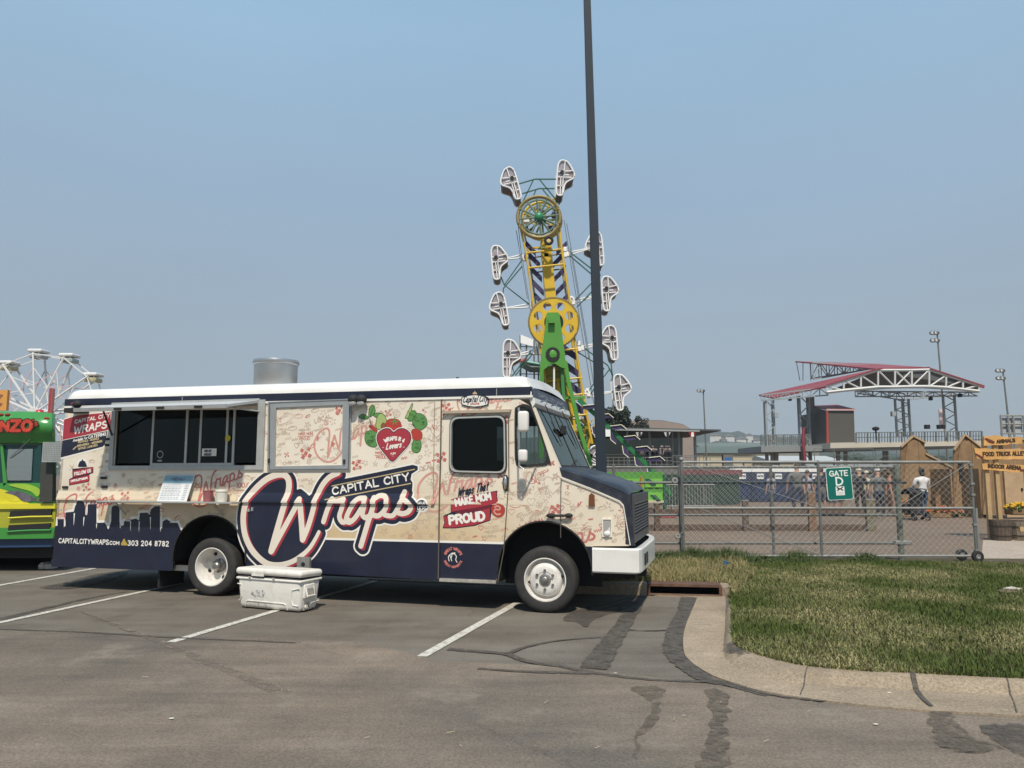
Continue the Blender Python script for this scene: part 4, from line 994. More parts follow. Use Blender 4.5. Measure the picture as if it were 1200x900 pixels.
# ------- corner poster print
Z1 = zf(60, 460, 900/140)
def dpoly(nm, m, lay, pts, z, n=0, res=.006): return decal(nm, m, lay, [], [TT(z(pts)) if not n else smooth(TT(z(pts)), n, True)], res=res)
dpoly('poster_edge', whitev, 4, [(97, 196), (200, 165), (455, 140), (470, 200), (468, 250), (455, 275), (430, 290), (410, 395), (395, 420), (72, 503)], Z1)
dpoly('poster_red', redv, 5, [(98, 204), (200, 172), (450, 148), (448, 205), (462, 240), (448, 275), (420, 285), (86, 358)], Z1)
dpoly('poster_navy', navy, 5, [(85, 362), (425, 290), (408, 385), (390, 408), (73, 490)], Z1)
decal('poster_lettering', whitev, 6, [(s, .0068) for s in textstrokes('CAPITAL CITY', T(*Z1([(178, 233)])[0]), T(*Z1([(440, 183)])[0]), .05, shear=.25)] + [(s, .0125) for s in textstrokes('WRAPS', T(*Z1([(172, 310)])[0]), T(*Z1([(415, 265)])[0]), .098, shear=.25)] + [(s, .0055) for s in textstrokes('CATERING', T(*Z1([(282, 347)])[0]), T(*Z1([(412, 322)])[0]), .042, shear=.2)] + [(s, .0035) for s in textstrokes('Available For', T(*Z1([(165, 372)])[0]), T(*Z1([(272, 350)])[0]), .04, shear=.4)], res=.005)
decal('poster_small_print', gold, 6, [(s, .004) for s in textstrokes('FESTIVALS - SCHOOLS', T(*Z1([(205, 382)])[0]), T(*Z1([(360, 352)])[0]), .028)] + [(s, .004) for s in textstrokes('BREWERIES - WEDDINGS', T(*Z1([(200, 410)])[0]), T(*Z1([(385, 372)])[0]), .028)] + [(s, .004) for s in textstrokes('OFFICE LUNCHES', T(*Z1([(205, 433)])[0]), T(*Z1([(350, 402)])[0]), .028)] + [([T(*Z1([(168, 428)])[0]), T(*Z1([(190, 408)])[0])], .010)], res=.005)
# ------- follow us badge
dpoly('badge_disc', whitev, 5, [(200, 550), (196, 525), (210, 505), (235, 496), (262, 505), (275, 530), (272, 555)], Z1, 3)
dpoly('badge_dome', navy, 6, [(205, 560), (205, 545), (215, 520), (232, 512), (236, 498), (242, 512), (258, 520), (268, 545), (270, 560)], Z1)
dpoly('badge_edge', navy, 5, [(160, 575), (318, 560), (318, 605), (288, 615), (290, 660), (285, 672), (136, 700), (136, 652), (162, 640)], Z1)
dpoly('badge_ribbon', redv, 6, [(163, 590), (316, 562), (310, 603), (166, 638)], Z1); dpoly('badge_ribbon', redv, 6, [(138, 655), (288, 620), (286, 668), (140, 696)], Z1)
decal('badge_text', whitev, 7, [(s, .006) for s in textstrokes('FOLLOW US', T(*Z1([(178, 625)])[0]), T(*Z1([(300, 598)])[0]), .045)] + [(s, .0045) for s in textstrokes('CAPITALCITYWRAPS', T(*Z1([(150, 675)])[0]), T(*Z1([(275, 650)])[0]), .028)], res=.005)
# ------- heart emblem with vegetables
Z4 = zf(410, 460, 900/140)
gr1 = mat('leaf_print', (.10, .26, .07), .45); gr2 = mat('dark_leaf_print', (.035, .09, .03), .45); gr3 = mat('pale_green_print', (.36, .46, .16), .45); tomr = mat('tomato_print', (.42, .045, .03), .45); avo = mat('avocado_stone_print', (.22, .09, .04), .5)
lf = [[(70, 185), (100, 165), (140, 190), (110, 200)], [(145, 180), (150, 120), (175, 95), (190, 140), (170, 170)], [(180, 170), (205, 155), (225, 160), (205, 185)],
      [(115, 330), (130, 295), (175, 292), (205, 310), (200, 400), (160, 405), (125, 380)], [(445, 170), (450, 145), (490, 140), (500, 170), (480, 200), (450, 215), (435, 190)], [(480, 180), (530, 160), (575, 200), (575, 250), (530, 280), (490, 260), (475, 230)],
      [(475, 380), (490, 355), (530, 365), (530, 430), (500, 452), (470, 430)], [(420, 190), (440, 150), (470, 85), (465, 120), (450, 180)], [(205, 270), (205, 200), (230, 160), (260, 175), (285, 240), (290, 280)]]
for q in lf:
    P2 = smooth(TT(Z4(q)), 4, True); decal('leaf_outline', gr2, 4, [], [P2], grow=.009, res=.006)
for i, q in enumerate(lf): decal('leaf_print', gr3 if i in (7, 8) else gr1, 5, [], [smooth(TT(Z4(q)), 4, True)], res=.006)
rs_ = random.Random(3)
decal('leaf_veins', gr2, 6, [([T(*Z4([(90+rs_.uniform(0, 10), 185)])[0]), T(*Z4([(130, 190)])[0])], .004), (TT(Z4([(155, 175), (178, 110)])), .004)] + [(TT(Z4([(x, y), (x+12, y-8), (x+20, y+4)])), .0035) for x, y in [(rs_.uniform(125, 180), rs_.uniform(310, 395)) for _ in range(14)] + [(rs_.uniform(450, 550), rs_.uniform(160, 255)) for _ in range(14)] + [(rs_.uniform(480, 510), rs_.uniform(375, 430)) for _ in range(4)]] + [(TT(Z4([(150, 200), (160, 250), (165, 260)])), .006)], res=.005)
for q, mm in (([(270, 270), (275, 220), (310, 200), (360, 205), (385, 235), (385, 275), (330, 300)], tomr), ([(465, 330), (470, 285), (500, 275), (540, 300), (540, 345), (500, 360)], tomr), ([(145, 255), (170, 250), (205, 285), (195, 295)], tomr)):
    P2 = smooth(TT(Z4(q)), 4, True); decal('tomato_outline', avo, 5, [], [P2], grow=.007, res=.006); decal('tomato_print', mm, 6, [], [P2], res=.006)
decal('avocado_stone', avo, 6, [], [smooth(TT(Z4([(232, 250), (250, 225), (270, 240), (270, 270), (240, 275)])), 4, True)], res=.006)
decal('onion_print', offw, 5, [], [smooth(TT(Z4([(385, 250), (390, 215), (415, 205), (440, 235), (445, 265), (410, 275)])), 4, True)], res=.006)
decal('tomato_leaf', gr1, 7, [(TT(Z4([(335, 210), (340, 185)])), .006), (TT(Z4([(310, 220), (336, 212), (365, 220)])), .007), (TT(Z4([(325, 240), (337, 214), (352, 238)])), .006)], res=.005)
heart = smooth(TT(Z4([(330, 298), (300, 272), (255, 275), (215, 305), (204, 350), (225, 410), (275, 475), (322, 520), (380, 465), (440, 400), (462, 345), (450, 300), (410, 272), (365, 275)])), 4, True)
decal('heart_edge', whitev, 8, [], [heart], grow=.014, res=.006); decal('heart_line', navy, 9, [], [heart], grow=.004, res=.006); decal('heart_print', redv, 10, [], [heart], grow=-.006, res=.006)
cc = Vector(TT(Z4([(332, 520)]))[0])
decal('heart_text', whitev, 11, [(s, .0068) for s in arctext('WRAPS R 4', (cc.x, cc.y), .285, 117, 62, .046)] + [(s, .007) for s in textstrokes('Lovers', T(*Z4([(275, 428)])[0]), T(*Z4([(385, 412)])[0]), .075, shear=.4)] + [(s, .003) for s in textstrokes('YUM', T(*Z4([(308, 470)])[0]), T(*Z4([(345, 464)])[0]), .026)] + [(TT(Z4([(246, 415), (258, 414)])), .003), (TT(Z4([(402, 412), (414, 411)])), .003), (TT(Z4([(312, 480), (342, 476)])), .002)], res=.005)
# ------- MAKE MOM PROUD banner
Z8 = zf(510, 550, 900/140)
dpoly('banner_line', navy, 4, [(115, 222), (470, 160), (466, 200), (474, 240), (466, 262), (440, 270), (428, 290), (416, 385), (300, 425), (150, 445), (55, 444), (70, 400), (60, 350), (118, 325)], Z8)
dpoly('banner_fold', mat('dark_red_wrap', (.14, .015, .03), .4), 5, [(150, 320), (415, 268), (420, 300), (170, 340)], Z8)
dpoly('banner_print', redv, 6, [(120, 226), (300, 190), (465, 168), (460, 200), (470, 240), (458, 258), (300, 290), (123, 320)], Z8)
dpoly('banner_print', redv, 7, [(62, 355), (250, 335), (413, 292), (413, 380), (300, 418), (150, 438), (62, 438), (76, 398)], Z8)
z8 = lambda a, b: T(*Z8([(a, b)])[0])
decal('banner_lettering', whitev, 8, [(s, .0115) for s in textstrokes('MAKE MOM', z8(158, 275), z8(420, 225), .083)] + [(s, .0165) for s in textstrokes('PROUD', z8(112, 412), z8(372, 380), .10)], res=.005)
decal('banner_script', navy, 8, [(s, .008) for s in textstrokes('Wraps That', z8(170, 205), z8(395, 155), .10, shear=.45)], res=.005)
P2 = smooth(TT(Z8([(430, 330), (425, 285), (450, 258), (495, 262), (522, 300), (510, 345), (470, 358)])), 4, True)
decal('tomato_outline', avo, 4, [], [P2], grow=.008, res=.006); decal('tomato_print', tomr, 5, [], [P2], res=.006)
decal('tomato_seeds', pink, 6, [(smooth(TT(Z8([(450, 285), (470, 275), (490, 290), (480, 305), (455, 300), (445, 320), (465, 340), (490, 335)])), 3), .010)], res=.005)
# round print on the skirt of the door
cc = z8(135, 665)
decal('round_print', redp, 4, [(s, .005) for s in arctext('GREAT WRAPS', cc, .10, 160, 20, .03)] + [(s, .004) for s in arctext('GREAT MOMENTS', cc, .13, 200, 340, .026, inward=True)], res=.004)
decal('fist_print', whitev, 4, [(smooth(TT(Z8([(105, 690), (100, 660), (115, 640), (140, 635), (160, 655), (155, 680), (165, 700)])), 3), .005), (TT(Z8([(112, 650), (125, 690)])), .005), (TT(Z8([(128, 640), (120, 670)])), .005), (TT(Z8([(125, 632), (150, 630)])), .006)], res=.004)
# Capital City plate over the door
Z5 = zf(510, 440, 900/140)
pl = TT(Z5([(201, 165), (250, 150), (303, 143), (355, 150), (404, 165), (404, 222), (355, 236), (300, 242), (250, 236), (201, 222)]))
mb = MB(); mb.slab([(a, -.018, b) for a, b in pl], (0, .02, 0)); mb.build('name_plate', navy, truck, local=True)
f = Field(-1.6, 0, 2.3, 2.9, .005); f.poly(pl); v, fc = f.mesh(-.012, lambda u, z: (u, -.0215, z)); npl = link_mesh('plate_face', v, fc, whitev, truck, local=True)
f = Field(-1.6, 0, 2.3, 2.9, .004)
for s in textstrokes('Capital City', T(*Z5([(213, 205)])[0]), T(*Z5([(392, 196)])[0]), .08, shear=.35): f.stroke(s, .0052)
v, fc = f.mesh(0, lambda u, z: (u, -.024, z)); link_mesh('plate_lettering', v, fc, navy, truck, local=True)
f = Field(-1.6, 0, 2.3, 2.9, .004)
for s in textstrokes('WRAPS', T(*Z5([(268, 222)])[0]), T(*Z5([(335, 220)])[0]), .022): f.stroke(s, .003)
v, fc = f.mesh(0, lambda u, z: (u, -.024, z)); link_mesh('plate_lettering', v, fc, redp, truck, local=True)
tri = TT(Z5([(284, 142), (288, 130), (298, 126), (301, 115), (305, 126), (315, 130), (320, 142)]))
MB().slab([(a, -.018, b) for a, b in tri], (0, .016, 0)).build('plate_dome', gold, truck, local=True)

# ------- windows
def frame_rect(pts_out, pts_in, m, y0, y1, nm, parent=truck):
    """frame between two quads (u,z)"""
    mb = MB(); n = len(pts_out)
    vs = [(a, y0, b) for a, b in pts_out] + [(a, y0, b) for a, b in pts_in] + [(a, y1, b) for a, b in pts_out] + [(a, y1, b) for a, b in pts_in]
    fs = []
    for i in range(n):
        j = (i+1) % n
        fs += [(i, j, n+j, n+i), (2*n+i, 2*n+j, 3*n+j, 3*n+i), (i, j, 2*n+j, 2*n+i), (n+i, n+j, 3*n+j, 3*n+i)]
    mb.add(vs, fs); return mb.build(nm, m, parent, local=True)
u0, zt0 = T(133, 473); u1 = T(311, 500)[0]; zw0 = T(220, 550.5)[1]; zw1 = T(220, 471)[1]
io = [(T(136, 500)[0], T(220, 545.5)[1]), (T(303, 500)[0], T(220, 545.5)[1]), (T(303, 500)[0], zw1-.085), (T(136, 500)[0], zw1-.085)]
sw = frame_rect([(u0, zw0), (u1, zw0), (u1, zw1), (u0, zw1)], io, alub, -.03, .04, 'serving_window')
zi0, zi1 = io[0][1], io[2][1]
for px in (178.5, 218.5, 234.5, 265.5, 274):
    u = T(px, 510)[0]; MB().box(u-.018, u+.018, -.005 if px in (218.5, 274) else .004, .03, zi0, zi1).build('window_mullion', alu, sw, local=True)
MB().box(T(178.5, 500)[0], T(274, 500)[0], -.007, .0295, zi0+.001, zi0+.035).build('window_sill', alu, sw, local=True)
gl1 = glass('serving_glass', (.22, .25, .26), .0, (.42, .48, .5))
us = [T(px, 510)[0] for px in (137.5, 178.5, 218.5, 234.5, 265.5, 274, 303)]
for i in range(0, 6):
    MB().box(us[i]+.019, us[i+1]-.019, .012, .017, zi0+.036, zi1).build('window_pane', gl1, sw, local=True)
def card(nm, m, u0, u1, z0, z1, y): return MB().box(u0, u1, y-.003, y, z0, z1).build(nm, m, truck, local=True)
a = T(234, 534.5); b = T(253.5, 525.5); card('window_notice', whitev, a[0]+.03, b[0], a[1], b[1], .008)
f = Field(a[0], b[0]+.05, a[1]-.02, b[1]+.02, .004)
for k in range(2):
    for s in textstrokes('TAKE OUT' if k == 0 else 'ORDERS', (a[0]+.07, b[1]-.05-.05*k), (a[0]+.19, b[1]-.05-.05*k), .03): f.stroke(s, .0035)
v, fc = f.mesh(0, lambda u, z: (u, .0025, z)); link_mesh('notice_text', v, fc, navy, truck, local=True)
c = T(267.5, 513.5); MB().cyl((c[0], -.012, c[1]), (0, 1, 0), .045, .003, 20).build('yellow_sticker', mat('yellow_sticker', (.55, .46, .03), .5), truck, local=True)
c = T(126, 0) ; c = T(187, 535)
f = Field(c[0]-.12, c[0]+.12, c[1]-.15, c[1]+.15, .005)
f.stroke([(c[0]+.05*math.cos(k*.5), c[1]+.03+.05*math.sin(k*.5)) for k in range(13)], .006); f.stroke([(c[0]-.03, c[1]-.06), (c[0]+.03, c[1]-.06)], .012)
v, fc = f.mesh(0, lambda u, z: (u, .008, z)); link_mesh('window_sticker', v, fc, mat('grey_sticker', (.35, .38, .37), .5), truck, local=True)
rk = random.Random(2)
for k in range(9):
    x_ = -6.4+k*.27; MB().rbox(x_, x_+rk.uniform(.1, .22), 1.0, 1.15, 1.75, 1.75+rk.uniform(.08, .25), .01).build('shelf_box', mat('shelf_box_%d' % (k % 3), [(.3, .3, .28), (.2, .08, .05), (.12, .16, .2)][k % 3], .6), truck, local=True)
MB().box(-6.6, -3.9, .95, 1.25, 1.72, 1.75).build('galley_shelf', MATS['galley_steel'], truck, local=True)
# closed hatch
frame_rect(TT([(314, 552), (411, 551.3), (412.5, 467.3), (315, 471)]), TT([(323, 546.5), (401.5, 545), (402.5, 474.5), (324.5, 478)]), mat('pale_frame', (.40, .42, .42), .4, .5, var=.08), -.022, .01, 'hatch_frame')
frame_rect(TT([(316, 551), (410, 550.4), (411.5, 468.5), (316.5, 472)]), TT([(317.2, 550), (408.8, 549.2), (410.2, 469.6), (317.6, 473)]), mat('frame_dark', (.12, .12, .12), .5), -.026, -.02, 'hatch_seam')
for px, py in ((316.5, 540), (404.5, 541)): u, z = T(px, py); MB().box(u-.012, u+.012, -.04, -.02, z-.03, z+.03).build('hatch_latch', blk, truck, local=True)
# awning flap held up over the serving window
aw = T(134, 472)[0]; ae = T(304, 472)[0]; za = zw1-.045
Mx = Matrix.Translation((0, -.03, za)) @ Matrix.Rotation(R(9.5), 4, 'X')
awn = MB().box(aw, ae, -.70, 0, 0, .035, Mx).build('awning_flap', mat('awning_metal', (.55, .56, .55), .45, .3, var=.06), truck, local=True)
MB().box(aw, ae, -.72, -.70, -.012, .04, Mx).build('flap_rim', alu, awn, local=True)
for u in (aw+.7, aw+2.0, aw+1.4): MB().box(u, u+.12, -.735, -.72, .0, .03, Mx).build('flap_latch', blk, awn, local=True)
MB().tube([Mx @ Vector((ae-.15, -.55, -.01)), (ae+.02, -.03, za-.12)], .012, 6).build('gas_strut', alu, truck, local=True)
MB().tube([Mx @ Vector((aw+.25, -.45, -.01)), (aw+.02, -.03, za-.42)], .014, 6).build('gas_strut', blk, truck, local=True)
MB().box(aw-.02, ae+.02, -.034, 0, za+.03, za+.062).build('awning_hinge', alub, truck, local=True)
# serving shelf
u0s = T(128, 588)[0]; u1s = T(284, 588)[0]; zs = T(200, 587)[1]
shelf = MB().box(u0s, u1s, -.25, -.036, zs-.018, zs).build('serving_shelf', alu, truck, local=True)
for u in (u0s+.3, u1s-.3): MB().tube([(u, -.2, zs-.02), (u, -.002, zs-.2)], .01, 5).build('shelf_bracket', alub, shelf, local=True)
# round marker lamps, floods, small plates
dred = mat('lamp_red', (.28, .02, .02), .3)
for px, py, m_, r_ in ((88.5, 473.5, dred, .04),):
    u, z = T(px, py); MB().sphere((u, -.03, z), r_, 10, 6, (1.3, .8, .8)).build('marker_lamp', m_, truck, local=True, smooth=True)
for px, py in ((98, 474.5),):
    u, z = T(px, py); MB().sphere((u, -.12, z), .075, 12, 8, (1, .8, .8)).box(u-.16, u+.12, -.2, -.02, z-.13, z-.06).build('flood_lamp', blk, truck, local=True, smooth=True)
for px in (418, 427.5):
    u, z = T(px, 469)
    M_ = Matrix.Rotation(R(25), 3, 'X')
    fl_ = MB().sphere((u, -.10, z), .075, 12, 8, (1, .9, .9)).tube([(u, -.1, z), (u, 0, z+.03)], .02, 6).build('spot_lamp', blk, truck, local=True, smooth=True)
    MB().sphere((u, -.125, z-.055), .06, 12, 8, (.95, .6, .8)).build('lamp_lens', mat('lamp_glass', (.3, .31, .3), .2), fl_, local=True, smooth=True)
for px, py in ((127.5, 514.5), (127, 521.5), (122, 560), (77, 571), (123, 570.5)):
    u, z = T(px, py); MB().box(u-.05, u+.05, -.02, .0, z-.018, z+.018).build('body_latch', blk, truck, local=True)
u, z = T(357.5, 660); MB().box(u-.095, u+.095, -.05, 0, z-.09, z+.085).build('outlet_plate', mat('dull_plate', (.26, .25, .23), .6, .3, var=.2, scale=12), truck, local=True)
MB().cyl((u, -.052, z-.01), (0, 1, 0), .03, .004, 14).build('outlet_hole', dark, truck, local=True)
u, z = T(295, 597)
MB().box(u-.05, u-.02, -.03, 0, z-.03, z+.01).box(u+.01, u+.03, -.03, 0, z-.02, z+.03).build('hose_fitting', alu, truck, local=True)
# ------- cab door
uD0, uD1 = T(516, 600)[0], T(597, 600)[0]
seam = mat('panel_gap', (.10, .085, .07), .8)
def ln(pts, r=.007, m=seam, nm='door_seam', y=-.034): 
    q = [T(*p) for p in pts]; mb = MB()
    for a, b in zip(q, q[1:]): mb.tube([(a[0], taper(a[0])-.024, a[1]), (b[0], taper(b[0])-.024, b[1])], r, 4)
    return mb.build(nm, m, truck, local=True)
ln([(518, 468), (517, 540), (515.5, 590), (514.5, 678)], .010); ln([(510, 470), (508.5, 585)], .005, mat('seam_light', (.34, .28, .2), .7)); ln([(596.5, 486), (597, 560), (591, 645), (584, 682)], .007)
ln([(658, 560), (657.5, 600), (657.5, 630)], .006)
a = T(520, 484); b = T(599, 482); MB().box(a[0], b[0], -.055, 0, a[1]-.012, a[1]+.014).build('door_rail', mat('rail_tan', (.4, .33, .25), .5), truck, local=True)
MB().box(a[0]-.005, b[0]+.005, -.03, .0, a[1]+.014, a[1]+.028).build('door_rail', MATS['rail_tan'], truck, local=True)
a = T(516, 679); b = T(582, 682); MB().box(a[0], b[0], -.04, 0, a[1]-.02, a[1]+.018).build('door_sill', mat('worn_alu', (.45, .42, .36), .5, .4, var=.35, scale=9), truck, local=True)
fo = [((p[0]-sum(q[0] for q in doorwin)/len(doorwin))*1.055+sum(q[0] for q in doorwin)/len(doorwin), (p[1]-sum(q[1] for q in doorwin)/len(doorwin))*1.06+sum(q[1] for q in doorwin)/len(doorwin)) for p in doorwin]
fo2 = [((p[0]-sum(q[0] for q in doorwin)/len(doorwin))*1.085+sum(q[0] for q in doorwin)/len(doorwin), (p[1]-sum(q[1] for q in doorwin)/len(doorwin))*1.09+sum(q[1] for q in doorwin)/len(doorwin)) for p in doorwin]
frame_rect(fo2, fo, blk, -.036, .02, 'window_gasket'); dwf = frame_rect(fo, doorwin, mat('window_trim', (.62, .61, .57), .3, .6), -.042, .03, 'window_frame')
cabg = glass('cab_glass', (.22, .26, .26), .0, (.45, .5, .5)); cabq = glass('quarter_glass', (.62, .68, .66), .0)
def pane(poly, y, m, nm='window_pane', parent=truck):
    mb = MB(); mb.slab([(a, y, b) for a, b in poly], (0, .006, 0)); return mb.build(nm, m, parent, local=True)
pane(doorwin, .012, cabg, parent=dwf); pane(qwin, .012, cabq)
pane([(-.36, 1.86), (.10, 1.86), (-.19, 2.45), (-.36, 2.45)], WD-.01, glass('far_glass', (.85, .9, .88), .02))
cq = (sum(q[0] for q in qwin)/len(qwin), sum(q[1] for q in qwin)/len(qwin))
frame_rect([((p[0]-cq[0])*1.07+cq[0], (p[1]-cq[1])*1.05+cq[1]) for p in qwin], [((p[0]-cq[0])*.93+cq[0], (p[1]-cq[1])*.96+cq[1]) for p in qwin], blk, -.012, .02, 'window_gasket')
# door furniture
u, z = T(593, 566); MB().sphere((u, -.03, z), .075, 10, 8, (.35, .35, 1.15)).build('door_handle', chrome, truck, local=True, smooth=True)
MB().sphere((u, -.01, z), .09, 12, 8, (.5, .2, 1.15)).build('handle_cup', blk, truck, local=True, smooth=True)
a = T(644, 604); b = T(670, 604)
MB().tube([(a[0], -.05, a[1]), (b[0], -.05, b[1])], .016, 8).sphere((a[0]+.03, -.045, a[1]), .05, 10, 6, (1.3, .6, .6)).sphere((b[0]-.03, -.04, b[1]), .045, 10, 6, (1.2, .6, .65)).build('hood_latch', blk, truck, local=True, smooth=True)
# seats and wheel glimpsed inside
MB().rbox(-1.0, -.55, 1.3, 1.8, 1.1, 1.25, .05).rbox(-1.05, -.95, 1.3, 1.8, 1.2, 1.9, .04).build('driver_seat', blk, truck, local=True)
MB().tube([(-.25+.05*math.cos(k*.5), 1.55+.2*math.cos(k*.5236), 1.75+.2*math.sin(k*.5236)) for k in range(12)], .014, 6, closed=True).build('steering_wheel', blk, truck, local=True)
MB().box(-.12, .28, .15, WD-.15, 1.35, 1.72).build('dashboard', dark, truck, local=True)
# ------- mirror arm
def at(px, py, v): p = T3(px, py, v); return (p.x, p.y, p.z)
vm = -.27
arm = MB().tube([(T(612, 476)[0], 0, T(612, 476)[1]), at(608, 478, vm), at(608.5, 546, vm), at(613, 549, vm), (T(628, 547)[0], -.01, T(628, 547)[1])], .013, 8).build('mirror_arm', chrome, truck, local=True, smooth=True)
c = T3(614, 494, vm); MB().rbox(-.075, .06, -.05, .05, -.13, .13, .035, Matrix.Translation(c)).build('mirror', mat('mirror_white', (.72, .70, .66), .3, var=.03), arm, local=True, smooth=True)
c = T3(613, 534, vm); MB().rbox(-.06, .055, -.04, .04, -.075, .075, .03, Matrix.Translation(c)).build('mirror', MATS['mirror_white'], arm, local=True, smooth=True)
# orange side lamp and recessed turn lamp on the nose
u, z = T(694, 586); MB().slab([(u-.04, taper(u)-.03, z-.07), (u+.035, taper(u)-.03, z-.07), (u+.03, taper(u)-.03, z+.06), (u-.005, taper(u)-.03, z+.085), (u-.035, taper(u)-.03, z+.06)], (0, .03, 0)).build('side_lamp', mat('amber_brown', (.16, .06, .025), .35), truck, local=True)
a = T(707, 628); b = T(716, 609)
frame_rect([(a[0]-.012, a[1]-.012), (b[0]+.012, a[1]-.012), (b[0]+.012, b[1]+.012), (a[0]-.012, b[1]+.012)], [(a[0], a[1]), (b[0], a[1]), (b[0], b[1]), (a[0], b[1])], whitev, -.01, .02, 'lamp_recess')
MB().box(a[0], b[0], taper(a[0])-.008, .0, a[1], b[1]).build('recess_back', mat('grey_recess', (.35, .34, .32), .5), truck, local=True)
MB().slab([(a[0], -.012, a[1]), (b[0], -.012, a[1]), (b[0]-.01, -.03, (a[1]+b[1])/2+.02)], (0, .01, 0)).sphere(((a[0]+b[0])/2, -.02, a[1]+.03), .04, 8, 6, (1, .5, .8)).build('turn_lamp', whitev, truck, local=True)
# ------- front header, windshield, hood, grille, bumper
uH0, zH0 = T(624, 477); uW, zW = T(655.5, 548); 
v0, v1 = .03, WD-.03
# header: from the stripe front edge down to the windshield top
hz0 = zst(-.17)+.10
mb = MB(); hs = [(-.17, hz0+.01), (-.09, hz0-.12), (-.145, hz0-.12), (-.2, hz0)]
mb.slab([(-.18, v0, hz0+.02), (-.165, v0, hz0+.01), (-.135, v0, zst(0)-.035), (-.19, v0, zst(0)-.035)], (0, WD-.06, 0)); hdr = mb.build('header_panel', navy, truck, local=True)
mb = MB(); mb.slab([(-.125, v0-.02, zst(0)-.03), (-.108, v0-.02, zst(0)-.10), (-.145, v0-.02, zst(0)-.155), (-.2, v0, zst(0)-.03)], (0, WD-.02, 0)); mb.build('header_visor', white, truck, local=True)
# header lettering on the front face
f = Field(0, 2.3, 2.5, 3.1, .006)
for s in textstrokes('CAPITAL CITY WRAPS', (.35, hz0-.085), (1.95, hz0-.085), .045): f.stroke(s, .005)
v, fc = f.mesh(0, lambda a_, z_: (-.165+(.03)*(hz0-z_)/.13+.004, a_, z_)); link_mesh('header_lettering', v, fc, mat('grey_print', (.4, .41, .44), .5), hdr, local=True)
# windshield plane points
A0 = Vector((-.13, 0, zst(0)-.155)); A1 = Vector((uW, 0, zW))
def ws(s, v, off=0.0): p = A0+(A1-A0)*s; return (p.x+off, v, p.z+off*.4)
wg = glass('windshield_glass', (.34, .44, .42), .10, (.62, .70, .64))
for a_, b_ in ((.10, WD/2-.02), (WD/2+.02, WD-.10)):
    mb = MB(); mb.slab([ws(.03, a_), ws(.96, a_), ws(.96, b_), ws(.03, b_)], (.006, 0, .002)); mb.build('windshield', wg, truck, local=True)
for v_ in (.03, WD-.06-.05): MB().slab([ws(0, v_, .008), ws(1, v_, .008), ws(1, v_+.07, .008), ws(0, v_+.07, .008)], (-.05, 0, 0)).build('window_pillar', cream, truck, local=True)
mb = MB(); mb.slab([ws(0, WD/2-.018, .012), ws(.98, WD/2-.018, .012), ws(.98, WD/2+.018, .012), ws(0, WD/2+.018, .012)], (-.03, 0, 0))
for s_ in (0.0, .96): mb.slab([ws(s_, .1, .011), ws(s_+.03, .1, .011), ws(s_+.03, WD-.1, .011), ws(s_, WD-.1, .011)], (-.03, 0, 0))
for v_ in (.10, WD-.13): mb.slab([ws(.0, v_, .0125), ws(.99, v_, .0125), ws(.99, v_+.03, .0125), ws(.0, v_+.03, .0125)], (-.03, 0, 0))
mb.build('windshield_gasket', blk, truck, local=True)
for v_ in (.55, 1.65):
    MB().tube([ws(-.08, v_, .05), ws(.1, v_+.05, .04), ws(.55, v_+.12, .025)], .006, 5).tube([ws(.2, v_+.02, .03), ws(.62, v_+.16, .02)], .004, 4).build('wiper', blk, truck, local=True)
for v_ in (.32, .95, 1.5): MB().tube([(-.12, v_, zst(0)-.06), (-.04, v_, zst(0)-.04), (-.03, v_, zst(0)-.1)], .01, 5).build('grab_loop', chrome, truck, local=True)
MB().rbox(.0, .05, 1.02, 1.2, 2.25, 2.38, .015).build('rear_mirror', blk, truck, local=True)
# hood surface
edge_u = [T(*p) for p in ((656, 549.5), (692, 561), (725, 574), (737, 580))]
hood_e = edge_u
def hood():
    mb = MB(); NU = 14; vs = []; cols = [0, .03, .10, .22, .4, .7, 1.14, 1.58, 1.88, 2.06, 2.18, 2.25, 2.28]
    crown = [0, .03, .055, .07, .07, .08, .085, .08, .07, .07, .055, .03, 0]
    for i in range(NU+1):
        t = i/NU; x = hood_e[0][0]+(hood_e[-1][0]-hood_e[0][0])*t
        for k in range(len(hood_e)-1):
            if hood_e[k][0] <= x <= hood_e[k+1][0]+1e-6:
                z = hood_e[k][1]+(hood_e[k+1][1]-hood_e[k][1])*(x-hood_e[k][0])/(hood_e[k+1][0]-hood_e[k][0])
        z -= .05*max(0, (t-.9)/.1)**2
        for v_, cz in zip(cols, crown):
            vv = v_ + taper(x)*(1-2*v_/WD); vs.append((x-.07*max(0, (v_/WD-.8)/.2)*t, vv-.006 if v_ == 0 else vv, z+cz*(.4+.6*t)-(0.0)))
    m_ = len(cols)
    mb.add(vs, [(i*m_+j, (i+1)*m_+j, (i+1)*m_+j+1, i*m_+j+1) for i in range(NU) for j in range(m_-1)]); return mb
gry = mat('hood_navy', (.016, .020, .030), .45, var=.1, scale=3, coat=.1, dirt=(.12, .12, .13), dscale=3, damt=.5)
ho = hood().build('hood', gry, truck, local=True, smooth=True)
# navy band down the side of the nose
bandp = TT([(656, 549.5), (692, 561), (725, 574), (737, 580)]) + TT([(744, 640), (739, 640), (731, 592), (726, 587), (692, 572), (659, 559)])
mb = MB(); mb.slab([(a, taper(a)-.008, b) for a, b in bandp], (0, .03, 0)); mb.build('nose_band', gry, truck, local=True)
ln([(658, 559), (692, 572), (726, 587), (730.5, 592), (738.5, 639)], .007, whitev, 'nose_trim')
ufr = T(739, 600)[0]
